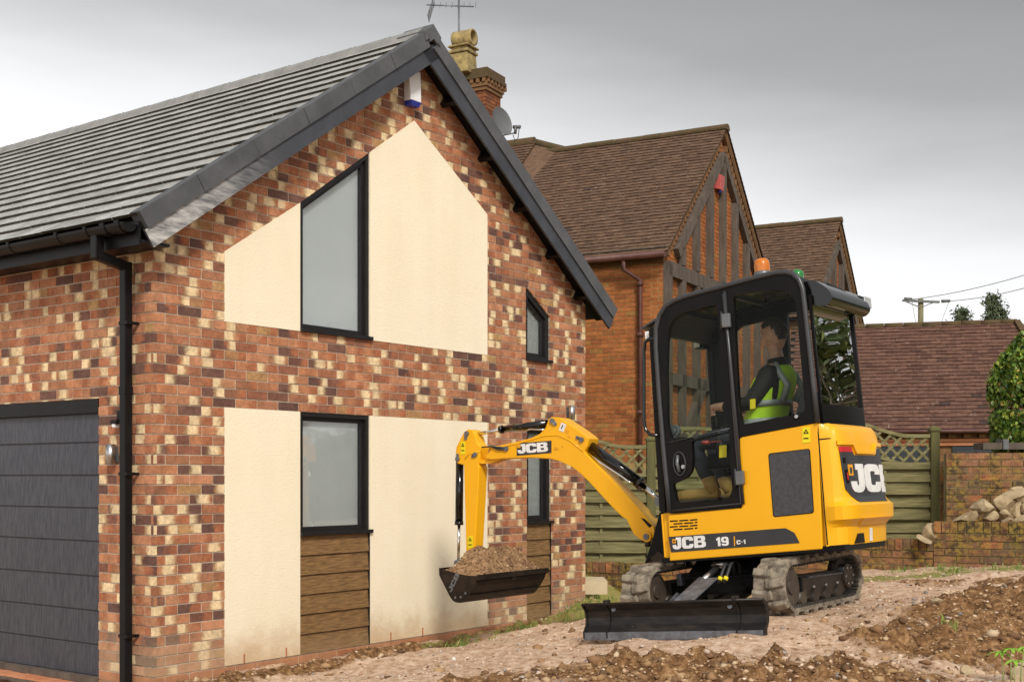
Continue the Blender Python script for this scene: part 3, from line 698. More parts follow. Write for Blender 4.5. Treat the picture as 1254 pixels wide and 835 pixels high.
def window(outline, recess, fw, label, sillw=.03, mull=.0, blind=True, parent=house, shrink_right=0):
    def inset(P, d):
        hs_ = hp(P); n = len(hs_); res = []
        for i in range(n):
            a1, b1, c1 = hs_[i-1]; a2, b2, c2 = hs_[i]; l1 = math.hypot(a1, b1); l2 = math.hypot(a2, b2)
            c1 -= d*l1; c2 -= d*l2; dt = a1*b2-a2*b1; res.append(((c1*b2-c2*b1)/dt, (a1*c2-a2*c1)/dt))
        return res
    o = [tuple(p) for p in outline]; i1 = inset(o, fw); i2 = inset(o, fw+.035)
    fr = MB().prism(o, [i1], GU, -recess-.07, -recess).build('window_frame', M['anthracite'], parent)
    MB().prism(inset(o, fw-.002), [i2], GU, -recess-.066, -recess-.028).build('sash', M['anthracite'], fr)
    MB().prism(i2, None, GU, -recess-.052, -recess-.046).build('pane', M['winglass'], fr)
    if blind: MB().prism(inset(o, fw+.02), None, GU, -recess-.076, -recess-.071).build('blind', M['blind'], fr)
    u0, u1, z = o[0][0], o[1][0], o[0][1]
    MB().box((u0-.0, -sillw, z-.002), (u1+.02, recess+.04, z+.028)).build('sill', M['anthracite'], fr)
    return fr
window(up_win, .012, .036, '')
window(lo_win, .012, .036, '')
window(na_win, .02, .05, '')
window(di_win, .02, .055, '')
def cladding(P, n):
    u0, u1, z0, z1 = P[0][0], P[1][0], P[0][1], P[2][1]; h = (z1-z0)/n
    MB().box((u0, .03, z0), (u1, .05, z1)).build('cladding_backing', M['roof_under'], house)
    for k in range(n):
        a, b = z0+k*h, z0+(k+1)*h-.006
        o = MB().hexa([(u0+.004, .03, a), (u1-.012, .03, a), (u1-.012, .031, b), (u0+.004, .031, b), (u0+.004, -.004, a), (u1-.012, -.004, a), (u1-.012, .012, b), (u0+.004, .012, b)]).build('cladding_board', M['wood'], house)
    MB().box((u1-.012, -.006, z0), (u1, .03, z1)).build('edge_trim', M['anthracite'], house)
cladding(clad1, 6); cladding(clad2, 6)

# garage door
M['stepbrick'] = mat('step_brick', (.48,.17,.075), .85, col2=(.56,.25,.13), scale=8)
MB().box((.05, v0, zdb), (.12, v1, zt)).build('garage_frame', M['blackplastic'], house)
zh = side(120.7, 505)[1]
MB().box((-.002, v0+.003, zh), (.05, v1, zt-.003)).build('garage_lintel', M['blackplastic'], house)
door = empty('garage_door', parent=None) if False else None
ph = [zh] + [side(120, y)[1] for y in (541, 581.5, 622, 663, 706, 748.5, 790)] + [zdb]
rootd = MB().box((.046, v0, zdb), (.05, v1, zh)).build('garage_door', M['garage'], house)
for k in range(len(ph)-1):
    a, b = ph[k+1], ph[k]
    MB().hexa([(.05, v0+.004, a+.004), (.03, v0+.004, a+.004), (.03, v1, a+.004), (.05, v1, a+.004), (.05, v0+.004, b-.006), (.038, v0+.004, b-.006), (.038, v1, b-.006), (.05, v1, b-.006)]).build('door_panel', M['garage'], rootd, bevel=.003)
MB().box((-.03, v0, zdb-.05), (.10, v1, zdb)).build('threshold', M['timber'], house)
for k in range(24):
    v = v0 + .03 + k*.1
    if v < v1: MB().box((-.16+rn(-.004, .004), v, -.06), (.02, v+.088, zdb-.052+rn(-.003, .003))).build('threshold_brick', M['stepbrick'], house)

# roof: tiles, ridge, verge, barge boards, gutter
cs, sn = math.cos(math.atan(TP)), math.sin(math.atan(TP)); RL = 3.175/cs
EL = -.28
def slopeL(r, v, h): return (EL + r*cs - h*sn, v, zroof(EL) + r*sn + h*cs)
def slopeR(r, v, h): return (WL + .28 - r*cs + h*sn, v, zroof(EL) + r*sn + h*cs)
RT = MB().hexa([slopeL(0, -.2, -.09), slopeL(RL, -.2, -.09), slopeL(RL, vend, -.09), slopeL(0, vend, -.09), slopeL(0, -.2, -.035), slopeL(RL, -.2, -.035), slopeL(RL, vend, -.035), slopeL(0, vend, -.035)])
RT.hexa([slopeR(0, -.2, -.09), slopeR(RL, -.2, -.09), slopeR(RL, vend, -.09), slopeR(0, vend, -.09), slopeR(0, -.2, -.035), slopeR(RL, -.2, -.035), slopeR(RL, vend, -.035), slopeR(0, vend, -.035)])
roof = RT.build('roof', M['roof_under'], house)
NR = 17; gg = RL/NR
def tile_items(fn, n, g, v0_, v1_, wd, th, lift, jt=.003, lim=None, tn=None, jag=.002):
    out = []
    for k in range(n):
        off = wd/2 if k % 2 else 0; v = v0_ - off
        while v < v1_:
            a, b = max(v, v0_), min(v+wd-jt, v1_)
            if b-a > .02:
                j = rn(-jag, jag); q = rn(0, jag)
                r0, r1 = k*g + j, (k+1)*g + .02
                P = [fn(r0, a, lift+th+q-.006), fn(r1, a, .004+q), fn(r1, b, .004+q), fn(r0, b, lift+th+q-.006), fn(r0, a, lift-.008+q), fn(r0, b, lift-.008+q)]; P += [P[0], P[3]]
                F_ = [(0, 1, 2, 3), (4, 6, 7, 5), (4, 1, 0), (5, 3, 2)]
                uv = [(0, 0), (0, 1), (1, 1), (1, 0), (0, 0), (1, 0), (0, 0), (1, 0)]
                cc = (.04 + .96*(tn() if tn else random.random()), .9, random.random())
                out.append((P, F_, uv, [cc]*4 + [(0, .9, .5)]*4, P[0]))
            v += wd
    return out
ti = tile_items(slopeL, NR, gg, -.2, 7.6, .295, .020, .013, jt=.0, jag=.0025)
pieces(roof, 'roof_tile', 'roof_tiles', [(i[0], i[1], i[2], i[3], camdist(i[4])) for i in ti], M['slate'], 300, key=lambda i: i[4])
MB().hexa([slopeR(0, -.2, -.03), slopeR(RL, -.2, -.03), slopeR(RL, vend, -.03), slopeR(0, vend, -.03), slopeR(0, -.2, .02), slopeR(RL, -.2, .02), slopeR(RL, vend, .02), slopeR(0, vend, .02)]).build('far_slope', M['slate'], roof)
for k in range(21):
    a = -.16 + k*.45; b = a + .447
    m = MB(); pr = [(-.13, -.10), (-.10, -.035), (-.05, .008), (0, .022), (.05, .008), (.10, -.035), (.13, -.10)]
    vv = [(WA+x, y, ZA+.03+z+(0.006 if y == a else 0)) for y in (a, b) for x, z in pr]
    m.add(vv, [(i, i+1, i+8, i+7) for i in range(6)]).add(vv[:7], [(0, 1, 2, 3, 4, 5, 6)]); m.box((WA-.012, b-.02, ZA+.045), (WA+.012, b+.01, ZA+.062))
    m.build('ridge_tile', M['ridge_grey'], roof)
# verge caps: short interlocking units along each rake
def rake(sd, r0, r1, o0, o1, d0, d1, name, m, par):
    fn = (lambda r, h, y: (EL + r*cs - h*sn, y, zroof(EL) + r*sn + h*cs)) if sd < 0 else (lambda r, h, y: (WL+.28 - r*cs + h*sn, y, zroof(EL) + r*sn + h*cs))
    return MB().hexa([fn(r0, d0, -o0), fn(r1, d0, -o0), fn(r1, d0, -o1), fn(r0, d0, -o1), fn(r0, d1, -o0), fn(r1, d1, -o0), fn(r1, d1, -o1), fn(r0, d1, -o1)]).build(name, m, par)
for sd in (-1, 1):
    ed = [0, .62, 1.28, 1.93, 2.58, 3.2, RL-.10]
    for i in range(len(ed)-1):
        rake(sd, ed[i]+.002, ed[i+1]-.002, .12, .235 + (i % 2)*.002, -.10, .035, 'verge_cap', M['verge'], house)
    rake(sd, -.02, RL+.02, .195, .218, -.235, -.098, 'barge_board', M['barge'], house)
    rake(sd, .0, RL-.02, .0, .2, -.115, -.098, 'soffit_board', M['blackplastic'], house)
    for r_ in (.45, 1.1, 1.8, 2.5, 3.2): rake(sd, r_, r_+.05, .0, .19, -.21, -.116, 'rafter_end', M['blackplastic'], house)
apx = [(WA-.10, ZA-.11), (WA, ZA-.045), (WA+.10, ZA-.11), (WA+.115, ZA-.02), (WA, ZA+.075), (WA-.115, ZA-.02)]
MB().prism(apx, None, GU, -.1, .25).build('ridge_end_cap', M['verge'], house, bevel=.006)
MB().prism([(WA-.05, ZA-.105), (WA, ZA-.065), (WA+.05, ZA-.105), (WA+.06, ZA-.04), (WA, ZA+.03), (WA-.06, ZA-.04)], None, GU, .24, .258).build('ridge_end_trim', M['verge'], house)
# eaves soffit and fascia
MB().box((-.25, -.19, 3.22), (0, vend, 3.24)).build('eaves_soffit', M['blackplastic'], house)
MB().box((-.27, -.185, 3.20), (-.25, vend, 3.36)).build('fascia', M['blackplastic'], house)
# weathered end of the left barge board
M['weathered'] = mat('weathered_grey_board', (.50, .50, .49), .7, col2=(.13, .135, .14), scale=5, stretch=(1, 1, 5), ramp=(.40, .62), detail=9)
_n = M['weathered'].node_tree; _p = _n.nodes['Principled BSDF']; _src = _p.inputs['Base Color'].links[0].from_socket
_tc = _n.nodes.new('ShaderNodeTexCoord'); _sx = _n.nodes.new('ShaderNodeSeparateXYZ'); _mr = _n.nodes.new('ShaderNodeMapRange'); _mr.interpolation_type = 'SMOOTHSTEP'; _mr.inputs[1].default_value = -.05; _mr.inputs[2].default_value = 1.15
_mx = _n.nodes.new('ShaderNodeMix'); _mx.data_type = 'RGBA'; _mx.inputs[7].default_value = (.045, .05, .062, 1)
_n.links.new(_tc.outputs['Object'], _sx.inputs[0]); _n.links.new(_sx.outputs[0], _mr.inputs[0]); _n.links.new(_mr.outputs[0], _mx.inputs[0]); _n.links.new(_src, _mx.inputs[6]); _n.links.new(_mx.outputs[2], _p.inputs['Base Color'])
rake(-1, -.021, 1.75, .216, .221, -.236, -.099, 'weathered_board', M['weathered'], house)
gut = MB(); gx, gzz, gr = -.335, 3.345, .062
pr = [(gx + gr*math.cos(R(180+180*i/10)), gzz + gr*math.sin(R(180+180*i/10))) for i in range(11)] + [(gx + (gr-.006)*math.cos(R(360-180*i/10)), gzz + (gr-.006)*math.sin(R(360-180*i/10))) for i in range(11)]
n = len(pr); vv = [(x, -.17, z) for x, z in pr] + [(x, vend, z) for x, z in pr]
gut.add(vv, [(i, (i+1) % n, (i+1) % n+n, i+n) for i in range(n)]); gut.add([(x, -.17, z) for x, z in pr[:11]], [tuple(range(11))])
gutter = gut.build('gutter', M['blackplastic'], house)
for v in (-.13, .04, .26, .62, 1.25, 1.9, 2.6, 3.3, 4.0):
    w = .03 if v > .1 else .05
    c = MB(); p2 = [(gx + (gr+.006)*math.cos(R(180+180*i/10)), gzz + (gr+.006)*math.sin(R(180+180*i/10))) for i in range(11)]; m = len(p2)
    c.add([(x, v, z) for x, z in p2] + [(x, v+w, z) for x, z in p2], [(i, i+1, i+1+m, i+m) for i in range(m-1)]); c.box((gx-gr-.008, v, gzz), (gx-gr+.004, v+w, gzz+.014))
    c.build('gutter_bracket', M['blackplastic'], house)
dv = side(154, 500, .07)[0]; dz = side(154, 330, .07)[1]; ov, oz = side(124, 292, .30)
dp = MB(); dp.tube([(-.335, ov, 3.30), (-.335, ov, oz-.05)], .034, 4, smooth=False); 
dp = MB().box((-.37, ov-.035, 3.13), (-.30, ov+.035, 3.30)); dp.bar((-.335, ov, 3.155), (-.07, dv, dz+.02), .066, .066); dp.box((-.103, dv-.034, -.02), (-.036, dv+.034, dz+.055))
pipe = dp.build('downpipe', M['blackplastic'], house, bevel=.006)
for py in (396, 580, 778):
    z = side(154, py, .07)[1]; MB().box((-.107, dv-.062, z-.012), (-.034, dv+.04, z+.012)).box((-.03, dv-.068, z-.01), (0, dv-.045, z+.01)).build('pipe_clip', M['blackplastic'], pipe)
for py in (478,): 
    z = side(154, py, .07)[1]; MB().box((-.106, dv-.038, z-.03), (-.033, dv+.038, z+.03)).build('pipe_joint', M['blackplastic'], pipe)

# things fixed to the new house
u, z = gab(511, 115, .1)
al = empty('alarm_box', mat=HM @ Matrix.Translation((u, 0, z)), label='white burglar alarm box with blue base under the new house apex', cat='alarm')
za0, za1 = Z(511, 134)-z, Z(511, 93)-z; w_ = .085
MB().hexa([(-w_*.85, -.0, za0+.03), (w_*.85, 0, za0+.03), (w_*.85, -.09, za0+.03), (-w_*.85, -.09, za0+.03), (-w_, 0, za1), (w_, 0, za1), (w_, -.07, za1+.01), (-w_, -.07, za1+.01)]).build('cover', M['white'], al, bevel=.008)
MB().hexa([(-w_*.7, -.01, za0-.012), (w_*.7, -.01, za0-.012), (w_*.6, -.075, za0-.012), (-w_*.6, -.075, za0-.012), (-w_*.85, -.002, za0+.028), (w_*.85, -.002, za0+.028), (w_*.85, -.092, za0+.028), (-w_*.85, -.092, za0+.028)]).build('lens', M['blue'], al)
def wall_light(mx, label, hh=.075):
    t = empty('wall_light', mat=mx, label=label, cat='wall light')
    MB().box((-.03, -.012, -hh*.8), (.03, .0, hh*.8)).build('back_plate', M['grey'], t)
    MB().cyl((0, -.05, -hh), (0, -.05, hh), .036, 24).build('tube', M['steel'], t)
v, z = side(134, 556, .06); wall_light(HM @ Matrix.Translation((0, v, z)) @ Matrix.Rotation(R(-90), 4, 'Z'), 'brushed steel up and down wall light beside the garage door')
u, z = gab(700, 505, .05); wall_light(HM @ Matrix.Translation((u, 0, z)), 'steel wall light on the far right edge of the new house gable')
v, z = side(143, 514, .06)
t = empty('motion_sensor', mat=HM @ Matrix.Translation((0, v-.0, z)), label='small black motion sensor tucked behind the black downpipe', cat='sensor')
MB().box((-.05, -.02, .0), (0, .02, .07)).build('bracket', M['blackplastic'], t, bevel=.005); MB().box((-.09, -.03, -.03), (-.02, .045, 0)).build('hood', M['blackplastic'], t, bevel=.008); MB().box((-.085, -.005, -.06), (-.035, .035, -.028)).build('lens', M['white'], t, bevel=.01)

# ------------------------------------------------------------------ neighbouring houses
def nhouse(Pc, name, label, wid, eave, rise, length, zb, courses_low, tall, gable_cut=0):
    """timbered brick house: x along its gable, y back along its side"""
    g = Vector((.469, .883, 0)); s = Vector((-.883, .469, 0))
    hm = Matrix.Translation(Pc) @ Matrix((g, s, Vector((0, 0, 1)))).transposed().to_4x4()
    t = empty(name, mat=hm, label=label, cat='house'); hw = wid/2; sl = rise/hw
    GUn = lambda u, z, h: (u, -h, z); SUn = lambda v, z, h: (-h, v, z)
    zr = lambda u: eave + rise - sl*abs(u-hw)
    MB().prism([(0.004, zb), (wid, zb), (wid, eave-.02), (hw, eave+rise-.12), (0.004, eave-.02)], None, GUn, -.25, -.008).build('gable_wall', M['omortar'], t)
    MB().prism([(.05, zb), (length, zb), (length, eave-.02), (.05, eave-.02)], None, SUn, -.25, -.008).build('side_wall', M['omortar'], t)
    tn = lambda: (random.random(), .9, random.random())
    gi = brick_items([(0, courses_low), (wid, courses_low), (wid, eave-.02), (hw, eave+rise-.12), (0, eave-.02)], [], GUn, courses_low, eave+rise, 0, wid, h=0, tn=tn, jt=.012)
    si = brick_items([(0, courses_low), (tall, courses_low), (tall, eave-.02), (0, eave-.02)], [], SUn, courses_low, eave, 0, tall, odd=1, h=0, tn=tn, jt=.012)
    pieces(t, 'brick', 'bricks', [(i[0], i[1], i[2], i[3], i[4][0] - i[4][1]*.01 + 10*(i[5] < .01)) for i in si], M['obrick'], 160 if name == 'timbered_house' and tall > 1 else 0, key=lambda i: i[4])
    pieces(t, 'gable_brick', 'gable_bricks', [(i[0], i[1], i[2], i[3]) for i in gi], M['obrick'], 0)
    # dentils and a string course under the eaves
    for k in range(int(tall/.225)):
        if k % 1 == 0: MB().box((-.055, .05+k*.235, eave-.24), (-.0, .155+k*.235, eave-.17)).build('dentil', M['dentil'], t)
    MB().box((-.03, -.0, eave-.325), (-.0, tall, eave-.255)).build('string_course', M['dentil'], t)
    MB().box((-.16, -.10, eave-.10), (0, length, eave-.08)).build('eaves_board', M['timber'], t)
    # roof
    c_, s_ = math.cos(math.atan(sl)), math.sin(math.atan(sl)); ov = .2; rl = (hw+ov)/c_
    fl = lambda r, v, h: (-ov + r*c_ - h*s_, v, zr(-ov) + r*s_ + h*c_)
    fr = lambda r, v, h: (wid+ov - r*c_ + h*s_, v, zr(-ov) + r*s_ + h*c_)
    rb = MB()
    for fn in (fl, fr): rb.hexa([fn(0, -.1, -.07), fn(rl, -.1, -.07), fn(rl, length, -.07), fn(0, length, -.07), fn(0, -.1, -.01), fn(rl, -.1, -.01), fn(rl, length, -.01), fn(0, length, -.01)])
    rf = rb.build('roof', M['roof_under'], t)
    nr = int(rl/.105); g_ = rl/nr
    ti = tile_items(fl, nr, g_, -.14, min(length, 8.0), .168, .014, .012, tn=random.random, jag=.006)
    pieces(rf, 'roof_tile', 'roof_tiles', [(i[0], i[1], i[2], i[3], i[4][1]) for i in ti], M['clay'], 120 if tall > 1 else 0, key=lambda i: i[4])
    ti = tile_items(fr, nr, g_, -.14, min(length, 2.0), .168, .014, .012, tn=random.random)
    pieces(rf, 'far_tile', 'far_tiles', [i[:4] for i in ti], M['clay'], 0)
    for k in range(int(min(length, 8)/.33)):
        a = -.15+k*.33; b = a+.325; m = MB(); pr = [(.12*math.cos(R(q)), .085*math.sin(R(q))) for q in range(-20, 201, 22)]; nn = len(pr)
        dz_ = rn(-.004, .006)
        vv = [(hw+x, y, eave+rise+z-.035+dz_) for y in (a, b) for x, z in pr]; m.add(vv, [(i, i+1, i+1+nn, i+nn) for i in range(nn-1)]).add(vv[:nn], [tuple(range(nn))]); m.build('ridge_tile', M['ridge_clay'], rf)
    # verge: stepped corbel bricks along both rakes
    for sd in (0, 1):
        n = int(rl/.15)
        for k in range(n):
            r = .05 + k*.15; x = -ov + r*c_; z = zr(-ov) + r*s_
            if sd: x = wid - x
            if x > -.05 and x < wid+.05: MB().box((x-.035, -.075, z-.26), (x+.035, 0, z-.15)).build('corbel', M['dentil'], t)
        fn = fl if sd == 0 else fr
        MB().hexa([fn(0, -.09, -.10), fn(rl, -.09, -.10), fn(rl, -.02, -.10), fn(0, -.02, -.10), fn(0, -.11, -.015), fn(rl, -.11, -.015), fn(rl, -.02, -.015), fn(0, -.02, -.015)]).build('verge_brick', M['dentil'], t)
    # timber frame on the gable
    def tb(u0, z0, u1, z1, w): 
        MB().bar((u0, -.035, z0), (u1, -.035, z1), .12, w, up=(0, 1, 0)) if 0 else None
        d = Vector((u1-u0, z1-z0)).normalized(); p = Vector((-d.y, d.x))*w/2
        MB().prism([(u0-p.x, z0-p.y), (u1-p.x, z1-p.y), (u1+p.x, z1+p.y), (u0+p.x, z0+p.y)], None, GUn, -.01, .10).build('timber', M['timber'], t)
    ins = .86
    for sd in (0, 1):
        f_ = (lambda u: u) if sd == 0 else (lambda u: wid-u)
        tb(f_(ins*.55), eave-.10, f_(hw), eave-.10 + sl*(hw-ins*.55), .17)
    tb(.07, zb, .07, eave-.34, .15); tb(wid-.07, zb, wid-.07, eave-.34, .15)
    tb(0, eave-.42, wid, eave-.42, .24); tb(0, eave-2.25, wid, eave-2.25, .2)
    nv = int(round(wid/.72))
    for k in range(1, nv):
        u = wid*k/nv; top = eave-.2 + sl*(hw-abs(u-hw)) - ins*sl*.55
        tb(u, eave-.28, u, top, .165)
        tb(u, zb, u, eave-.53, .165)
    tb(wid*.32, eave-2.2, wid*.14, eave-3.3, .2)
    return t, hm, zr
M['cbrick'] = piece_mat('sooty_brick', [(0, (.20, .07, .03)), (.5, (.26, .095, .04)), (1, (.14, .06, .035))], speck=.5)
M['dentil'] = mat('dentil_brick', (.22, .11, .045), .9, col2=(.13, .07, .03), scale=8)
nlabel = 'tall orange brick house with brown clay roof and timbered gable, nearest behind the digger'
nb1, NM1, zr1 = nhouse(Vector((2.53, 20.8, 0)), 'timbered_house', nlabel, 5.82, 5.45, 2.63, 9.0, 0, 1.8, 3.2)
# small canopy roof low on the gable
cn = MB().hexa([(2.2, -1.1, 2.35), (4.6, -1.1, 2.35), (4.6, 0, 2.95), (2.2, 0, 2.95), (2.2, -1.1, 2.42), (4.6, -1.1, 2.42), (4.6, 0, 3.02), (2.2, 0, 3.02)]).build('canopy', M['clay'], nb1)
set_attr(cn.data, [(.3, .9, .5, 1)]*len(cn.data.vertices), [(0, 0)]*len(cn.data.vertices))
# gutter, downpipe
g = MB().tube([(-.27, -.12, 5.22), (-.27, 8, 5.22)], .06, 10).build('gutter', M['pipe_red'], nb1)
pxv = .62
p = MB().tube([(-.25, pxv, 5.2), (-.25, pxv, 5.02), (-.07, pxv-.22, 4.85), (-.07, pxv-.22, 0)], .042, 10).build('downpipe', M['pipe_red'], nb1)
for z in (4.75, 3.9, 2.6, 1.5): MB().cyl((-.07, pxv-.22, z), (-.07, pxv-.22, z+.07), .056, 12).build('pipe_collar', M['pipe_red'], p)
# cross roof and its hip behind
cr = MB(); a = 3.95
cr.add([(2.91, a, 8.33), (2.93, 3.15, 8.04), (1.2, 3.5, 6.5), (.8, a, 6.39), (2.91, 8.5, 8.33), (.8, 8.5, 6.39), (5.0, 8.5, 6.39), (5.0, a, 6.39)], [(0, 1, 2), (0, 2, 3), (0, 3, 5, 4), (0, 4, 6, 7), (0, 7, 1)])
co = cr.build('cross_roof', M['clay'], nb1); set_attr(co.data, [(.3, .9, .5, 1)]*len(co.data.vertices), [(0, 0)]*len(co.data.vertices))
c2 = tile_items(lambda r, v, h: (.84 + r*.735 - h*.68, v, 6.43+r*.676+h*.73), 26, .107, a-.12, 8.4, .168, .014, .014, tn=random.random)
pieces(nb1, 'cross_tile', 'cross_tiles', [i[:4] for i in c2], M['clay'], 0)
MB().tube([(2.91, a-.06, 8.30), (2.91, 8.5, 8.32)], .11, 12).tube([(2.91, a, 8.31), (2.93, 3.15, 8.03)], .085, 10).build('hip_tile', M['ridge_clay'], nb1)
u_, z_ = 2.83, 0
P = at(881, 222, 23.1)
rb = empty('alarm_box', mat=Matrix.Translation(P) @ NM1.to_3x3().to_4x4() @ Matrix.Scale(.72, 4), label='red burglar alarm box high on the timbered gable', cat='alarm')
MB().hexa([(-.16, .12, -.19), (.2, .12, -.19), (.16, -.06, -.24), (-.12, -.06, -.24), (-.18, .12, .22), (.2, .12, .22), (.16, -.1, .12), (-.14, -.1, .12)]).build('cover', M['red'], rb, bevel=.01)
MB().cyl((.02, .0, -.30), (.02, .0, -.2), .05, 12).build('lens', M['blue'], rb)
nb2, NM2, zr2 = nhouse(at(1023, 585, 28) * 1 - Vector((.469, .883, 0))*2.5 + Vector((0, 0, -CZ)), 'timbered_house', 'smaller timbered gable house farther back, just left of the low garage roof', 5.0, 5.02, 2.3, 6.5, 0, 2.0, .9)

# garage with plum tiled roof at right
GX0, GX1, GYe = at(1010, 585, 20).x, at(1312, 585, 20).x, 20.0
gw = GX1-GX0 + .6; _d = Vector((math.cos(R(-16)), math.sin(R(-16)), 0)); _o = Vector((GX1+.05, 20.0, 0)) - _d*gw
gt = empty('garage', loc=_o, rz=R(-16), label='low garage with wide plum-brown clay roof behind the fence at right', cat='garage')
c_, s_ = math.cos(R(42)), math.sin(R(42)); gl = 1.96/s_
hipx = lambda r: gw - .0 - r*c_*.30
fgr = lambda r, v, h: (v, -.18 + r*c_ - h*s_, 2.33 + r*s_ + h*c_)
rb_ = MB().hexa([fgr(0, 0, -.08), fgr(0, gw, -.08), fgr(gl, hipx(gl)-.1, -.08), fgr(gl, 0, -.08), fgr(0, 0, -.01), fgr(0, gw, -.01), fgr(gl, hipx(gl)-.1, -.01), fgr(gl, 0, -.01)])
rb_.add([fgr(0, gw, 0), (gw, 4.3, 2.33), fgr(gl, hipx(gl), 0)], [(0, 1, 2)]); rb_.add([fgr(gl, 0, 0), fgr(gl, hipx(gl), 0), (gw, 4.3, 2.33), (0, 4.3, 2.33)], [(0, 1, 2, 3)])
grf = rb_.build('roof', M['roof_under'], gt)
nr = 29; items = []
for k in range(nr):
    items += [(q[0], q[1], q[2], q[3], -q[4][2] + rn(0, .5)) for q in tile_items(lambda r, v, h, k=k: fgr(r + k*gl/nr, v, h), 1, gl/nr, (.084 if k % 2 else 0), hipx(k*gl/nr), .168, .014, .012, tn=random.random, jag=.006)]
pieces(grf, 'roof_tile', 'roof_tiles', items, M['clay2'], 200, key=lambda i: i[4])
for k in range(int(hipx(gl)/.33)+1):
    a = k*.33; m = MB().tube([fgr(gl, a, .0), fgr(gl, min(a+.325, hipx(gl)), .003)], .06, 10); m.build('ridge_tile', M['ridge_clay'], grf)
for k in range(9): MB().bar(fgr(gl*(k/9), hipx(gl*k/9), .05), fgr(gl*((k+1)/9)-.02, hipx(gl*(k+1)/9), .05), .10, .04, up=(0, -.5, 1)).build('hip_tile', M['ridge_clay'], grf)
MB().box((.05, 0.01, 0), (gw-.3, .2, 2.3)).build('wall', M['dentil'], gt)
MB().tube([(0, -.20, 2.30), (gw, -.20, 2.30)], .035, 10).build('gutter', M['pipe_red'], gt)
MB().box((0, -.16, 2.27), (gw, -.0, 2.31)).build('eaves_board', M['pipe_red'], gt)
for k in range(int((gw-.3)/.235)): MB().box((.05+k*.235, -.07, 2.19), (.16+k*.235, -.0, 2.26)).build('dentil', M['dentil'], gt)
MB().box((.04, -.05, 2.13), (gw-.3, -.0, 2.18)).build('string_course', M['stepbrick'], gt)
MB().box((.04, -.04, 2.07), (gw-.3, -.0, 2.12)).build('lintel_course', M['stepbrick'], gt)
x = .3
while x < gw-1.0:
    d = MB().box((x, -.02, 0), (x+2.2, -.0, 2.06)).build('garage_door', M['doorgrey'], gt)
    for k in range(7): MB().box((x+.06+k*.305, -.035, .1), (x+.335+k*.305, -.02, 1.98)).build('door_panel', M['doorgrey'], d, bevel=.006)
    x += 2.4

# chimney with pot, dish and aerial, on the ridge of the timbered house
cp = at(587.5, 585, 25.2); cz = lambda py: CZ + (585-py)/F*25.2
ch = empty('chimney', mat=Matrix.Translation((cp.x, cp.y, 0)) @ NM1.to_3x3().to_4x4(), label='brick chimney stack with corbelled top and buff cowled pot behind the new house roof', cat='chimney')
s0 = .31
tn = lambda: (random.random(), .9, random.random())
MB().box((-s0+.03, -s0+.03, 6.2), (s0-.03, s0-.03, cz(95))).build('stack_core', M['omortar'], ch)
for (nx_, ny_, fn) in ((0, -1, lambda u, z, h: (u, -s0-h, z)), (-1, 0, lambda u, z, h: (-s0-h, u, z))):
    bi = brick_items([(-s0, 7), (s0, 7), (s0, cz(113)), (-s0, cz(113))], [], fn, 7.6, cz(113), -s0, s0, tn=tn)
    pieces(ch, 'stack_brick', 'stack_bricks', [i[:4] for i in bi], M['cbrick'], 0)
for k, (e, za, zb_) in enumerate(((.03, 118, 114), (.055, 113.5, 109), (.09, 104, 100), (.07, 99.6, 92))):
    m = 'dentil' if k < 2 else 'ridge_clay'
    MB().box((-s0-e, -s0-e, cz(za)), (s0+e, s0+e, cz(zb_))).build('corbel_course', M[m], ch)
for k in range(6):
    a = -s0-.03 + k*.14
    MB().box((a, -s0-.08, cz(109)), (a+.07, -s0, cz(104))).build('dentil', M['dentil'], ch); MB().box((-s0-.08, a, cz(109)), (-s0, a+.07, cz(104))).build('dentil', M['dentil'], ch)
pc = at(567.5, 585, 25.0); pl_ = (NM1.to_3x3().transposed() @ (pc - Vector((cp.x, cp.y, pc.z)))); zq = lambda py: cz(py)
pot = MB().hexa([(pl_.x+a*w, pl_.y+b*w, z) for z, w in ((zq(96), .21), (zq(72), .19)) for a, b in ((-1, -1), (1, -1), (1, 1), (-1, 1))])
pot.hexa([(pl_.x+a*w, pl_.y+b*w, z) for z, w in ((zq(71.8), .22), (zq(68), .22)) for a, b in ((-1, -1), (1, -1), (1, 1), (-1, 1))])
pot.hexa([(pl_.x+a*w, pl_.y+b*w, z) for z, w in ((zq(67.8), .17), (zq(65), .19)) for a, b in ((-1, -1), (1, -1), (1, 1), (-1, 1))])
pot.hexa([(pl_.x+a*w, pl_.y+b*w, z) for z, w in ((zq(64.8), .235), (zq(62.5), .235)) for a, b in ((-1, -1), (1, -1), (1, 1), (-1, 1))])
po = pot.build('pot', M['terracotta'], ch, bevel=.015)
cw = MB(); rr_, q0 = .165, zq(52.5); a1 = Vector((pl_.x+.22, pl_.y-.03, q0)); a0 = Vector((pl_.x-.2, pl_.y+.03, q0)); a1, a0 = Vector((pl_.x, pl_.y-.24, q0)), Vector((pl_.x, pl_.y+.2, q0))
nn = 20; vv = []
for c, r in ((a0, rr_), (a1, rr_), (a1, rr_-.045), (a0, rr_-.045)):
    for k in range(nn): an = 2*math.pi*k/nn; vv.append((c.x + r*math.cos(an), c.y, c.z + r*math.sin(an)))
cw.add(vv, [(j*nn+k, j*nn+(k+1) % nn, (j+1)*nn+(k+1) % nn, (j+1)*nn+k) for j in range(3) for k in range(nn)], True)
cw.build('cowl', M['terracotta'], po)
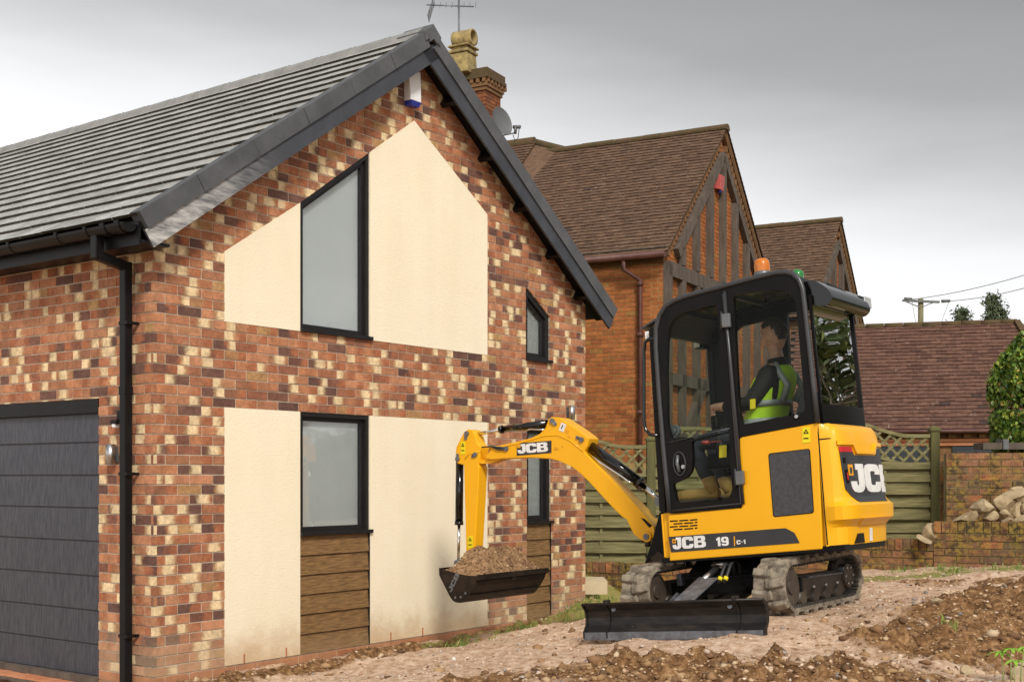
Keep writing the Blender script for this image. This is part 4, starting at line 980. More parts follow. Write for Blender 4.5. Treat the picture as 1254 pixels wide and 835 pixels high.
# dish
dp_ = at(612, 150, 24.6)
ds = empty('satellite_dish', loc=dp_, label='grey satellite dish beside the chimney above the verge of the new house', cat='satellite dish')
ax1 = Vector((.75, -.62, .2)).normalized()
MB().lathe([(.0, .0), (.10, .008), (.2, .03), (.285, .065), (.29, .07), (.28, .062), (.0, -.012)], (0, 0, 0), ax1, 28).build('reflector', M['dish'], ds)
arm = MB().tube([ax1*0-Vector((0, 0, .27)), Vector((.30, -.22, -.27)) ], .014, 8).tube([Vector((.30, -.22, -.29)), Vector((.32, -.24, -.14))], .03, 10).cyl((.27, -.2, -.15), (.40, -.28, -.17), .035).build('receiver_arm', M['dish'], ds)
MB().tube([(.38, -.27, -.2), (.36, -.2, -.36), (.30, -.2, -.42), (.26, -.2, -.3)], .008, 6).build('cable', M['black'], ds)
MB().tube([(0, .1, 0), (-.2, .4, -.05), (-.25, .45, -.5)], .02, 8).build('wall_bracket', M['dish'], ds)
# aerial
aq = at(562, 43, 25.3)
ae = empty('tv_aerial', loc=(aq.x, aq.y, cz(88)), label='tall thin tv aerial rising over the chimney pot', cat='aerial')
hz_ = cz(4)-cz(88)
MB().tube([(0, 0, 0), (0, 0, hz_+.25)], .02, 8).build('mast', M['grey'], ae)
bm_ = MB().tube([(-.65, -.1, hz_-.04), (.3, .1, hz_+.0)], .012, 6).build('boom', M['grey'], ae)
e_ = MB()
for k in range(8): x = -.5+k*.12; e_.tube([(x, -.15, hz_-.02-.1), (x, .15, hz_+.1)], .006, 5)
for i in range(5): e_.tube([(-.62, -.2+.1*i, hz_-.28), (-.50, -.2+.1*i, hz_+.12)], .006, 5)
for i in range(4): e_.tube([(-.62+.03*i, -.2, hz_-.28+.11*i), (-.62+.03*i, .2, hz_-.28+.11*i)], .006, 5)
e_.build('reflector_rods', M['grey'], bm_)

# ------------------------------------------------------------------ fence, garden walls, board
FY = 16.0; FZ = lambda py: CZ + (585-py)/F*FY; FX = lambda px: (px-CX)/F*FY
fe = empty('garden_fence', loc=(FX(623), FY, .3), label='green treated lap fence with wavy trellis top running behind the digger', cat='fence')
fb = Vector(fe.location)
def fbx(b, x0, y0, z0, x1, y1, z1): return b.box((x0-fb.x, y0, z0-fb.z), (x1-fb.x, y1, z1-fb.z))
posts = [449, 623, 797, 971, 1144]
for i, px in enumerate(posts):
    x = FX(px); top = FZ(525)-.12*(px < 1000)*(1-(px-449)/700) - .06*(px < 900)
    b = MB(); fbx(b, x-.055, -.055, .2, x+.055, .055, top-.03); o = b.build('post', M['fencedark'], fe, bevel=.004)
    b = MB(); fbx(b, x-.068, -.068, top-.03, x+.068, .068, top+.0); b.hexa([(x-fb.x+sx*w, sy*w, z-fb.z) for z, w in ((top, .066), (top+.035, .03)) for sx, sy in ((-1, -1), (1, -1), (1, 1), (-1, 1))]); b.build('post_cap', M['fencedark'], o)
for i in range(4):
    x0, x1 = FX(posts[i])+.058, FX(posts[i+1])-.058; w = x1-x0; st = [.0, .0, .045, .14][i]
    ztop = lambda t, st=st: lerp(FZ(526), FZ(543), sstep((t-.38)/.5)) + st if False else FZ(523)-.04 + st - .19*sstep((t-.35)/.5)
    zlow = lambda t: ztop(t) - .36
    for nm, f_, hh in (('arched_rail', ztop, .045), ('trellis_rail', zlow, .04)):
        n = 20; b = MB(); vv = []
        for k in range(n+1):
            t = k/n; x = x0+w*t-fb.x; z = f_(t)-fb.z
            vv += [(x, -.03, z-hh), (x, .03, z-hh), (x, .03, z), (x, -.03, z)]
        b.add(vv, [(4*k+j, 4*k+(j+1) % 4, 4*k+4+(j+1) % 4, 4*k+4+j) for k in range(n) for j in range(4)]); b.build(nm, M['fence'], fe)
    # diagonal laths
    sp = .165
    for dr in (1, -1):
        c = -1.2
        while c < w+1.2:
            pts = []
            for k in range(0, 80):
                s_ = k/80*1.0; x = c + dr*s_*.9; z = zlow(0) - .25 + s_*.9
                t = x/w
                if 0.0 <= t <= 1.0 and zlow(t)-.005 < z < ztop(t)-.02: pts.append((x, z))
            if len(pts) >= 3:
                (xa, za_), (xb, zb_) = pts[0], pts[-1]; y = -.012 if dr > 0 else .006
                MB().bar((x0+xa-fb.x, y, za_-fb.z), (x0+xb-fb.x, y, zb_-fb.z), .014, .032, up=(dr*-.7, 0, .7)).build('trellis_lath', M['fence'], fe)
            c += sp
    # boards: front ones proud, back ones showing in the gaps
    z = .42 + [.0, .0, .0, .1][i]; k = 0
    while z < zlow(0)-.02:
        for half in (0, 1):
            y = -.032 if half == 0 else .012; zz = z + (.0 if half == 0 else .085)
            zt_ = zz+(.094 if half == 0 else .085)
            if half == 0 or True:
                tt = [j/6 for j in range(7)]; b = MB(); vv = []; ok = False
                for t in tt:
                    zc = min(zt_, zlow(t)-.02); zb0 = min(zz, zc-.001); wv = .008*math.sin(t*math.pi*2)*(1 if k % 2 else -1)
                    if zc - zb0 > .02: ok = True
                    x = x0+w*t-fb.x; vv += [(x, y+wv, zb0-fb.z), (x, y+.016+wv, zb0-fb.z), (x, y+.016+wv, zc-fb.z), (x, y+wv, zc-fb.z)]
                if ok:
                    b.add(vv, [(4*q+j, 4*q+(j+1) % 4, 4*q+4+(j+1) % 4, 4*q+4+j) for q in range(6) for j in range(4)]); b.build('slat', M['fence'], fe)
        z += .162; k += 1
    for t in (.33, .66):
        b = MB(); fbx(b, x0+w*t-.018, -.045, .4, x0+w*t+.018, -.0335+.002, zlow(t)-.03); 
        b = MB(); fbx(b, x0+w*t-.018, -.012, .4, x0+w*t+.018, .010, zlow(t)-.03); b.build('batten', M['fence'], fe)
b = MB(); fbx(b, FX(449), .04, .2, FX(1144), .06, .55); b.build('gravel_board', M['fencedark'], fe)

def wall_run(name, label, A, B, zb, zt, cap=True, limit=200, depth=.22, mm='moss_brick'):
    A, B = Vector(A), Vector(B); d = (B-A); Ln = d.length; d.normalize(); nrm = Vector((d.y, -d.x, 0))
    if nrm.y > 0: nrm = -nrm
    mx = Matrix.Translation(A) @ Matrix((d, -nrm, Vector((0, 0, 1)))).transposed().to_4x4()
    t = empty(name, mat=mx, label=label, cat='wall'); fn = lambda u, z, h: (u, -h, z)
    MB().box((0, .010, zb), (Ln, depth, zt-.015)).build('core', M['mortar_dark'], t)
    zz = zt - (.12 if cap else 0); n = int((zz-zb)/.078)+1
    it = brick_items([(0, zb), (Ln, zb), (Ln, zz-.004), (0, zz-.004)], [], fn, zz-n*.078, zz-.004, 0, Ln, bl=.232, bh=.078, jt=.011, pz=.006, back=-.05, tn=lambda: (random.random(), .9, random.random()))
    pieces(t, 'brick', 'bricks', [(i[0], i[1], i[2], i[3], -i[4][0]) for i in it], M[mm], limit, key=lambda i: i[4])
    if cap:
        k = 0; u = 0; its = []
        while u < Ln-.05:
            w = .083+rn(-.004, .004); h0, dz0 = rn(-.004, .006), rn(-.006, .006)
            P = [(u, zz+.004), (u+w-.01, zz+.004), (u+w-.01, zt+dz0), (u, zt+dz0)]; v, f, uv = prism_data(P, fn, -depth, h0+.004, (u, zz, w, .12)); its.append((v, f, uv, (random.random(), .9, random.random()), -u)); u += w
        pieces(t, 'coping_brick', 'coping_bricks', its, M[mm], limit, key=lambda i: i[4])
    return t, mx, Ln
Pa, Pb, Pc_ = at(640, 585, 15.5), at(1143, 585, 13.35), at(1330, 585, 12.75)
for p in (Pa, Pb, Pc_): p.z = 0
Pm = at(880, 585, 14.5); Pm.z = 0
wall_run('low_wall', 'very low brick kerb wall below the fence, between the new house and the digger', Pa, Pm, .0, CZ-(687-585)/F*15.4, limit=60)
wall_run('low_wall', 'low mossy brick retaining wall behind the tracks, left of the step up', Pm, Pb, .2, CZ-(661-585)/F*13.3, limit=110)
wall_run('low_wall', 'higher mossy brick wall under the heap of stones at right', Pb+Vector((.0, -.015, 0)), Pc_, .35, CZ-(639-585)/F*13.2, limit=120)
Pd, Pe = at(1159, 585, 13.9), at(1340, 585, 13.6); Pd.z = Pe.z = 0
wall_run('garden_wall', 'taller old lichen-stained brick wall rising behind the stone heap', Pd, Pe, .7, CZ+(585-553.5)/F*13.9, cap=False, limit=150)
wall_run('garden_wall', 'narrow set-back end of old brick wall beside the last fence post', at(1151, 585, 14.3)*1-Vector((0, 0, CZ)), at(1162, 585, 14.25)-Vector((0, 0, CZ)), .7, CZ+(585-563)/F*14.3, cap=False, limit=60)
tr = MB(); q1, q2, q3, q4 = Pb+Vector((0.02, .2, 0)), Pc_+Vector((0, .2, 0)), Pe+Vector((0, .1, 0)), Pd+Vector((0, .1, 0)); zt_ = CZ-(639-585)/F*13.2-.03
tr.hexa([(q.x, q.y, zt_-.5) for q in (q1, q2, q3, q4)] + [(q.x, q.y, zt_) for q in (q1, q2, q3, q4)]); o = tr.build('terrace', M['ground'], None); o['kind'] = 'structure'
cb = at(1200, 547, 14.2); t = empty('coping_slab', loc=cb, label='dark slab laid on top of the tall old brick wall below the bush', cat='slab')
MB().box((0, -.1, -.03), (.85, .2, .045)).build('slab', M['timber'], t); MB().box((.22, -.12, -.03), (.28, .1, .085)).build('peg', M['dish'], t)
# stone heap
def rock(P, s, seed, label, name='stone', sub=2):
    bm = bmesh.new(); bmesh.ops.create_icosphere(bm, subdivisions=sub, radius=1); rr = random.Random(seed)
    pl = [(Vector((rr.uniform(-1, 1), rr.uniform(-1, 1), rr.uniform(-1, 1))).normalized(), rr.uniform(.42, .72)) for _ in range(8)]
    for v in bm.verts:
        for n_, d_ in pl:
            k = v.co.dot(n_) - d_
            if k > 0: v.co -= n_*k*.95
        v.co += v.co.normalized()*noise.noise(v.co*2.2+Vector((seed, 0, 0)))*.07
        v.co = Vector((v.co.x*s[0], v.co.y*s[1], v.co.z*s[2]))
    me = bpy.data.meshes.new(name); bm.to_mesh(me); bm.free(); o = link(name, me, M['stone']); o.location = P; o.rotation_euler = (rr.uniform(-.3, .3), rr.uniform(-.4, .4), rr.uniform(0, 3)); 
    return tag(o, label, 'stone', 'rough sandstone blocks heaped on the garden wall')
st = [(1182, 634, .13, .05, 'flat pale stone at the left foot of the heap'), (1206, 621, .16, .08, 'long brownish block second from the left of the heap'), (1213, 632, .07, .05, 'small yellowish stone under the brownish block'),
      (1229, 632, .12, .06, 'grey tilted stone in the middle of the heap foot'), (1229, 618, .13, .09, 'large tan block in the middle of the heap'), (1213, 627, .06, .05, 'little round stone wedged under the large tan block'),
      (1240, 608, .15, .06, 'long tilted stone near the top of the heap'), (1246, 625, .08, .10, 'upright stone at the right of the heap'), (1252, 612, .10, .10, 'topmost right block of the heap'), (1233, 637, .06, .03, 'small mossy chip on the wall edge under the heap'),
      (1252, 636, .12, .04, 'flat stone at the right foot of the heap'), (1247, 602, .12, .05, 'topmost pale slab of the heap'), (1268, 622, .16, .14, 'big block at the right frame edge of the heap')]
for k, (px, py, a_, b_, lb) in enumerate(st):
    rock(at(px, py, 13.3 + rn(0, .12) + (.12 if py < 620 else 0)), (a_*1.3, a_, b_*1.4), 20+k, lb)
r1 = rock(at(1140, 652, 13.4), (.11, .07, .11), 77, 'grey stone wedged in the corner where the low wall steps up'); 
r2 = rock(at(1132, 660, 13.35), (.16, .09, .02), 78, 'thin flat stone lying on the low wall beside the step')
for r_ in (r1, r2): del r_['group']
bd = at(716, 720, 14.15); bd.z -= .06
t = MB().box((-.35, -.1, -.0), (.25, .5, .15)).build('paving_slab', M['paving'], None); t.location = bd; tag(t, 'pale stone slab lying between the new house corner and the digger', 'slab')
for k, (px, py, Y, s, lb) in enumerate(((1183, 822, 6.75, .055, 'large pale rock at the bottom right in front of the soil heap'), (1252, 784, 7.2, .05, 'tan rock at the right edge beside the seedlings'), (1150, 760, 8.05, .045, 'pale rock half buried in the middle of the soil heap'), (1200, 785, 7.4, .022, 'small pale rock low on the soil heap'), (1247, 826, 6.6, .07, 'broad flat rock at the bottom right corner'))):
    P = at(px, py, Y); P.z = gz(P.x, P.y) + s*.25; r_ = rock(P, (s*1.2, s, s*.7), 50+k, lb, 'rock'); r_['group'] = 'loose rocks on the dug soil'

# ------------------------------------------------------------------ the digger
dg = empty('mini_digger', mat=DM, label='yellow and black mini excavator with a man in its cab, slewed to the left', cat='digger')
SY = .49
YP = lambda x, z, h: (x, SY + h, z)                  # left side plane, h outward
def PX(pts, y=SY): return [mpx(a, b, y) for a, b in pts]
def z1(pts, s=3.797, ox=770, oy=300): return [(ox + a/s, oy + b/s) for a, b in pts]
# lower body
xF, xR = .56, -.68
zB, zD = .405, .742
body = MB().prism([(xF, zB), (xF, zD-.005), (-.07, zD), (-.07, 1.03), (-.40, 1.10), (-.40, 1.2), (xR, 1.2), (xR, zB+.01)], None, lambda x, z, h: (x, h, z), -.47, .462).build('body', M['yellow'], dg, bevel=.012)
sidep = PX([(820, 686.5), (818, 631), (908, 622), (905.5, 535), (1001, 517.5), (1007, 672)])
MB().prism(sidep, None, YP, -.028, .0).build('side_panel', M['yellow'], dg, bevel=.006)
MB().prism([(a, b) for a, b in sidep], None, lambda x, z, h: (x, -SY + h, z), 0, .028).build('side_panel', M['yellow'], dg, bevel=.006)
MB().box((xF-.002, -.46, zB+.01), (xF+.012, .462, zD-.01)).build('front_panel', M['yellow'], dg, bevel=.005)
b = MB().prism([(xR-.12, zB-.012), (xF+.02, zB-.03), (xF+.02, zB+.008), (xR-.12, zB+.03)], None, lambda x, z, h: (x, h if h > 0 or x > -.5 else -.28, z), -.44, .485); b.build('turntable_deck', M['black'], dg, bevel=.004)
gp = roundpoly(PX([(942, 556), (991, 550), (996, 627), (948, 632)]), .02)
MB().prism(gp, None, YP, -.004, .004).build('engine_grille', M['grille'], dg)
MB().prism(roundpoly(PX([(941, 555), (992, 549), (997, 628), (947, 633)]), .02), [gp], YP, -.002, .003).build('grille_seal', M['black'], dg)
MB().prism(roundpoly(PX([(818.6, 657), (962, 646.3), (973, 652), (979.5, 664.5), (822, 676)]), .006), None, YP, .0005, .003).build('decal_stripe', M['decal'], dg)
vents = []
for r_ in range(4):
    for c_i in range(3):
        a = 821 + c_i*13 + (4 if r_ % 2 else -2); e = min(a+11, 854); a = max(a, 820.5)
        y = 637.2 + r_*3.5 - (a-820)*.06
        MB().prism(PX([(a, y), (e, y-.7), (e, y+.9), (a, y+1.6)]), None, YP, -.002, .002).build('vent_slot', M['black'], dg)
def side_text(word, pxa, pya, hpx, material, slope, adv=1.0, sx=1.0, h=.005, y=SY, flip=True, nm='lettering'):
    """letters on the left side plane, reading left to right as seen from outside"""
    x0, z0 = mpx(pxa, pya, y); x1, z1_ = mpx(pxa, pya-hpx, y); H = z1_ - z0
    xe, ze = mpx(pxa+50, pya+slope*50, y); sl = (ze-z0)/(x0-xe)
    f_ = lambda u, z, h_: (x0-u, y+h_, z0+z+u*sl)
    return put_text(nm, word, H, f_, .001, h, material, dg, adv, sx)
side_text('JCB', 824.5, 672.6, 14.4, M['wlet'], -.075, adv=.8, sx=1.16, nm='logo_lettering')
side_text('19', 878.0, 668.6, 11.0, M['wlet'], -.075, adv=1.2, sx=1.1, nm='model_lettering')
side_text('C-1', 902.5, 666.3, 5.2, M['wlet'], -.075, adv=1.4, sx=1.1, nm='model_lettering')
MB().prism(PX([(898.9, 656.4), (900.2, 656.3), (900.6, 668.0), (899.3, 668.1)]), None, YP, .001, .005).build('orange_bar', M['olet'], dg)
MB().prism(PX([(823.5, 660), (827.7, 659.7), (827.9, 664.6), (823.7, 664.9)]), None, YP, .001, .005).build('emblem', M['olet'], dg)
MB().prism(PX([(824.8, 661.3), (826.6, 661.2), (826.8, 662.6), (825.8, 663.8), (824.9, 662.8)]), None, YP, .004, .006).build('emblem_mark', M['black'], dg)
# warning stickers
def warn(px, py, w, h, y=SY, rows=2, nm='warning_sticker'):
    o = MB().prism(PX([(px, py), (px+w, py-w*.12), (px+w+.4, py+h-w*.12), (px+.4, py+h)], y), None, lambda x, z, hh: (x, y+hh, z), .001, .003).build(nm, M['sticker'], dg)
    c = px+w/2; t = py + h*.26
    MB().prism(PX([(c-w*.33, t+h*.13), (c, t-h*.17), (c+w*.33, t+h*.12)], y), [PX([(c-w*.17, t+h*.07), (c, t-h*.06), (c+w*.17, t+h*.06)], y)], lambda x, z, hh: (x, y+hh, z), .003, .0045).build('warning_triangle', M['black'], o)
    MB().prism(PX([(c-w*.3, t+h*.40), (c+w*.3, t+h*.38), (c+w*.3, t+h*.46), (c-w*.3, t+h*.48)], y), None, lambda x, z, hh: (x, y+hh, z), .003, .0045).build('warning_symbol', M['black'], o)
    return o
warn(982.3, 523.5, 10, 19)

# counterweight: curved tail between the side seams
tail = [(-.675, .488), (-.74, .488), (-.83, .484), (-.93, .462), (-.975, .42), (-.995, .35), (-1.0, .25), (-.998, .15), (-1.003, .05), (-1.003, -.05), (-.998, -.15), (-.985, -.25), (-.965, -.33), (-.93, -.395), (-.875, -.445), (-.81, -.475), (-.74, -.487), (-.675, -.488)]
tail = [(-.675 + (x+.675)*.50, y) for x, y in tail]
tl = [0]
for i in range(1, len(tail)): tl.append(tl[-1] + (Vector(tail[i])-Vector(tail[i-1])).length)
def prof(z):      # how far the skin bulges at height z
    P = [(.40, -.035), (.43, -.03), (.55, -.022), (.575, .0), (.60, .034), (.69, .040), (.72, .006), (.75, -.012), (.90, -.02), (1.02, -.024), (1.10, -.028), (1.18, -.034), (1.22, -.05), (1.245, -.085), (1.25, -.12)]
    for (a, p), (b_, q) in zip(P, P[1:]):
        if z <= b_: return lerp(p, q, max(0, (z-a)/(b_-a)))
    return P[-1][1]
def tailpt(s, z, off=0, lean=True):
    s = max(0, min(tl[-1]-1e-6, s)); i = max(k for k in range(len(tl)-1) if tl[k] <= s); t = (s-tl[i])/(tl[i+1]-tl[i])
    a, b_ = Vector(tail[i]), Vector(tail[i+1]); p = a.lerp(b_, t)
    n0 = (Vector(tail[min(i+1, len(tail)-1)])-Vector(tail[max(i-1, 0)])); n1 = (Vector(tail[min(i+2, len(tail)-1)])-Vector(tail[i])); d = n0.lerp(n1, t).normalized(); nrm = Vector((d.y, -d.x))
    if nrm.x > 0 and abs(nrm.y) < .2: nrm = -nrm
    e = min(1, s/.12, (tl[-1]-s)/.12); k = prof(z)*e + off
    # the tail kicks out below and leans in at the top
    p = p + nrm*k
    return Vector((p.x, p.y, z))
# make sure the normal points outwards
_t = tailpt(tl[-1]/2, .9, .1) - tailpt(tl[-1]/2, .9, 0)
TSG = 1 if _t.x < 0 else -1
def T(s, z, off=0): return tailpt(s, z, TSG*off) if TSG > 0 else tailpt(s, z, off)
NS = 60; ZS = [.43, .50, .55, .575, .60, .63, .66, .69, .72, .75, .80, .88, .96, 1.03, 1.10, 1.16, 1.20, 1.225, 1.245, 1.25]
cwm = MB(); vv = [T(tl[-1]*i/NS, z) for z in ZS for i in range(NS+1)]
cwm.add(vv, [(j*(NS+1)+i, j*(NS+1)+i+1, (j+1)*(NS+1)+i+1, (j+1)*(NS+1)+i) for j in range(len(ZS)-1) for i in range(NS)], True)
m = (len(ZS)-1)*(NS+1); cwm.f.append(tuple(m+i for i in range(NS+1))); cwm.sm.append(False); cwm.f.append(tuple(reversed(range(NS+1)))); cwm.sm.append(False)
cwt = cwm.build('counterweight', M['yellow'], dg); cwt.data.set_sharp_from_angle(angle=R(14))
def tpatch(name, poly, off, th, m_, cuts=.03):
    b = MB(); b.prism(poly, None, lambda u, z, h: (u, z, h), 0, th); me = b.mesh(name); bm = bmesh.new(); bm.from_mesh(me)
    for c in np.arange(0, tl[-1], cuts): bmesh.ops.bisect_plane(bm, geom=bm.verts[:]+bm.edges[:]+bm.faces[:], plane_co=(c, 0, 0), plane_no=(1, 0, 0))
    for c in ZS: bmesh.ops.bisect_plane(bm, geom=bm.verts[:]+bm.edges[:]+bm.faces[:], plane_co=(0, c, 0), plane_no=(0, 1, 0))
    for v in bm.verts: v.co = T(v.co.x, v.co.y, off+v.co.z)
    bmesh.ops.recalc_face_normals(bm, faces=bm.faces); bm.to_mesh(me); bm.free(); return link(name, me, m_, cwt)
S0, S1 = .155, tl[-1]-.155
tpatch('rear_panel', [(S0, 1.085), (S0+.02, .80), (S0+.15, .71), (S1-.15, .71), (S1-.02, .80), (S1, 1.085), (S1-.18, 1.085), (S1-.22, 1.03), (S0+.22, 1.03), (S0+.18, 1.085)], .002, .004, M['decal'])
tpatch('red_stripe', [(S0, 1.085), (S0+.003, 1.05), (S0+.20, 1.05), (S0+.18, 1.085)], .0035, .004, M['rdecal'])
for q in (((S0-.02, 1.125), (S0-.02, 1.098), (S0+.20, 1.098), (S0+.25, 1.04), (S1-.25, 1.04), (S1-.2, 1.098), (S1+.02, 1.098), (S1+.02, 1.125), (S1-.2, 1.125), (S1-.27, 1.062), (S0+.27, 1.062), (S0+.2, 1.125)),): tpatch('panel_brow', list(q), .0, .018, M['yellow'])
tpatch('skirt_step', [(.30, .60), (.34, .555), (tl[-1]-.34, .555), (tl[-1]-.30, .60)], .0, .012, M['yellow'])
tpatch('tow_recess', [(.27, .435), (.33, .50), (.44, .50), (.46, .435)], .001, .004, M['black'])
tpatch('rear_sticker', [(.55, .44), (.55, .53), (.60, .53), (.60, .44)], .002, .003, M['wlet'])
tpatch('seam', [(.004, .44), (.004, 1.235), (.012, 1.235), (.012, .44)], .0, .002, M['black'])
tpatch('latch_slot', [(.012, 1.14), (.012, 1.148), (.09, 1.148), (.09, 1.14)], .0, .003, M['black'])
tpatch('lock', [(S0+.025, .975), (S0+.025, 1.01), (S0+.06, 1.01), (S0+.06, .975)], .005, .006, M['black'])
tpatch('rear_light', [(S0+.045, .84), (S0+.040, .93), (S0+.07, .93), (S0+.075, .84)], .005, .007, M['black'])
tpatch('reflector', [(S0+.052, .86), (S0+.050, .91), (S0+.062, .91), (S0+.064, .86)], .011, .003, M['rdecal'])
tpatch('emblem', [(S0+.085, .89), (S0+.085, .965), (S0+.16, .965), (S0+.16, .89)], .006, .003, M['olet'])
tpatch('emblem_mark', [(S0+.105, .905), (S0+.105, .948), (S0+.142, .94), (S0+.142, .918), (S0+.125, .90)], .009, .002, M['decal'])
b_ = put_text('logo_lettering', 'JCB', .195, lambda u, z, h: T(u+S0+.105, z+.775, h), .006, .010, M['wlet'], cwt, adv=.6, sx=1.75, cuts=.02)

# cab side frame, doors and glass
OUT = z1([(128, 815), (121, 640), (118, 430), (128, 360), (152, 312), (196, 281), (270, 252), (420, 210), (600, 160), (668, 142), (716, 143), (752, 162), (782, 203), (799, 262), (815, 400), (836, 600), (855, 825), (470, 890)], 3.797)
def zz(pts, s, ox, oy): return [(ox+a/s, oy+b/s) for a, b in pts]
door_o = [(819.5, 627.5), (806.5, 470), (803.5, 412), (806, 394), (813, 381.5), (824, 373.5), (842, 367), (886, 355.5), (893, 430), (909, 618)]
op_up = zz([(181, 800), (178, 600), (180, 450), (193, 385), (218, 345), (262, 322), (400, 290), (408, 420), (433, 790)], 3.797, 770, 300)
op_up = [(817.5, 518), (816.5, 460), (817.2, 420), (820, 400), (826.5, 389.5), (839, 382.5), (878, 373), (881, 420), (889.5, 515), (893, 528), (831, 541.5), (822.5, 540)]
op_lo = [(847, 540.5), (893, 529), (897, 600), (893, 609), (887, 613), (829, 615), (826, 600), (824, 592), (840, 585.5), (847, 577), (848.5, 560)]
rear_o = [(889, 357), (960, 339), (968, 339.5), (974, 344), (978.5, 354), (981, 370), (996, 515.5), (905, 534)]
op_re = [(898, 363), (915, 358.2), (957, 355.5), (970, 361), (974.5, 372), (977.5, 400), (986, 500), (984, 505), (909, 520), (905, 500)]
def inner(o): return roundpoly(PX(o), .02)
fr_o = PX([(819, 629), (805.3, 470), (802, 410), (804.6, 391), (812, 377.5), (824, 369), (842, 362), (960, 334), (970, 334.5), (978, 340), (983.5, 352), (986, 370), (1001.5, 517), (905.5, 535.5), (909.5, 621)])
holes_ = [inner(op_up), inner(op_lo), inner(op_re)]
cf = MB().prism(roundpoly(fr_o, .03), holes_, YP, -.035, .004).build('cab_frame', M['black'], dg, bevel=.005)
MB().prism(roundpoly([(a, b) for a, b in fr_o], .03), [roundpoly(PX([(817, 600), (816.5, 420), (822, 398), (838, 384), (878, 374), (893, 600)]), .02), roundpoly(PX([(903, 500), (897, 366), (957, 357), (973, 372), (984, 500)]), .02)], lambda x, z, h: (max(x, -.47), -SY+.02-h, z), -.035, .004).build('cab_frame', M['black'], dg)
# tube running round the cab edge
def tubeline(pts, rad, nm, m_, par=dg, y=SY+.005, n=10): 
    q = [(x, y, z) for x, z in PX(pts)]
    return MB().tube(q, rad, n).build(nm, m_, par)
edge = [(820.5, 627.5), (813, 550), (807.2, 480), (803.6, 425), (803.8, 402), (808, 386), (816, 374.5), (828, 367.5), (845, 361.5), (880, 352.5), (920, 341.5), (950, 334.3), (962, 333.4), (971, 335.5), (978.5, 342), (983, 353), (985, 368), (992, 430), (1001.5, 517)]
_xz = PX(edge); edge3 = []
for i in range(len(_xz)-1):
    for t in (0, .5): edge3.append((lerp(_xz[i][0], _xz[i+1][0], t), SY+.004, lerp(_xz[i][1], _xz[i+1][1], t)))
edge3.append((_xz[-1][0], SY+.004, _xz[-1][1]))
M['frame_tube'] = mat('satin_frame_tube', (.045, .048, .053), .34, metal=.3, col2=(.055, .058, .062))
MB().tube(edge3, .018, 12).build('frame_tube', M['frame_tube'], dg)
MB().tube([(x, -y, z) for x, y, z in edge3 if x > -.47], .018, 8).build('frame_tube', M['frame_tube'], dg)
tubeline([(820.5, 625.5), (908.5, 616.3), (897, 480), (888, 357)], .010, 'door_edge', M['frame_tube'], y=SY+.008)
tubeline([(887, 360), (896, 450), (911, 617)], .012, 'centre_post', M['frame_tube'], y=SY+.012)
for py_, w in ((393, 0), (585, 0)):
    x = 888 + (py_-360)*.088
    MB().prism(PX([(x-5, py_-8), (x+5, py_-9), (x+6, py_+8), (x-4, py_+9)]), None, YP, .01, .04).build('hinge', M['grey'], dg, bevel=.006)
    MB().cyl((*mpx(x-6, py_+11)[:1], SY+.02, mpx(x-6, py_+11)[1]), (*mpx(x-6, py_-11)[:1], SY+.02, mpx(x-6, py_-11)[1]), .008, 10).build('hinge_pin', M['frame_tube'], dg)
MB().prism(holes_[0], None, YP, -.02, -.015).build('door_glass', M['glass'], dg)
MB().prism(holes_[1], None, YP, -.02, -.015).build('lower_door_glass', M['glass'], dg)
MB().prism(holes_[2], None, YP, -.02, -.015).build('side_window', M['glass'], dg)
MB().tube([(x, SY+.006, z) for x, z in PX([(809.5, 544.5), (840, 537), (894, 524.5)])], .004, 6).build('door_trim', M['frame_tube'], dg)
# door handle in its oval
hx, hz = mpx(833, 567.5)
ring = [(.052*math.cos(2*math.pi*k/24), .088*math.sin(2*math.pi*k/24)) for k in range(24)]; ring2 = [(a*.84, b_*.9) for a, b_ in ring]
hd = MB().prism([(hx+a, hz+b_) for a, b_ in ring], [[(hx+a, hz+b_) for a, b_ in ring2]], YP, .0, .016).build('door_handle', M['frame_tube'], dg, bevel=.004)
MB().tube([(hx+.012, SY+.008, hz+.06), (hx+.014, SY+.022, hz), (hx+.008, SY+.008, hz-.06)], .013, 10).build('grip', M['grey'], hd); MB().cyl((hx-.028, SY+.004, hz-.025), (hx-.028, SY+.018, hz-.025), .014, 14).build('lock', M['steel'], hd)
tx, tz = mpx(987-9, 512); MB().cyl((mpx(976.5, 510)[0], SY, mpx(976.5, 510)[1]), (mpx(976.5, 510)[0], SY+.022, mpx(976.5, 510)[1]), .012, 14).build('key_lock', M['steel'], dg)
# front, rear, roof
xt_, zt_c = mpx(812, 381); 
fx = lambda z: lerp(.548, .520, (z-.75)/1.35)
for s_ in (1, -1): MB().bar((fx(.75), s_*.455, .75), (fx(2.08), s_*.455, 2.08), .045, .05, up=(1, 0, 0)).build('front_post', M['black'], dg)
MB().hexa([(fx(.8)-.004, -.43, .8), (fx(.8)+.004, -.43, .8), (fx(.8)+.004, .43, .8), (fx(.8)-.004, .43, .8), (fx(2.05)-.004, -.43, 2.05), (fx(2.05)+.004, -.43, 2.05), (fx(2.05)+.004, .43, 2.05), (fx(2.05)-.004, .43, 2.05)]).build('windscreen', M['glass'], dg)
MB().bar((fx(1.28), -.45, 1.28), (fx(1.28), .45, 1.28), .03, .035).bar((fx(2.08), -.45, 2.07), (fx(2.08), .45, 2.07), .05, .05).build('windscreen_rail', M['black'], dg)
top = [p for p in _xz[4:17]]
roofo = [(x, z+.001) for x, z in top] + [(x+(.02 if x < 0 else -.01), z-.035) for x, z in reversed(top)]
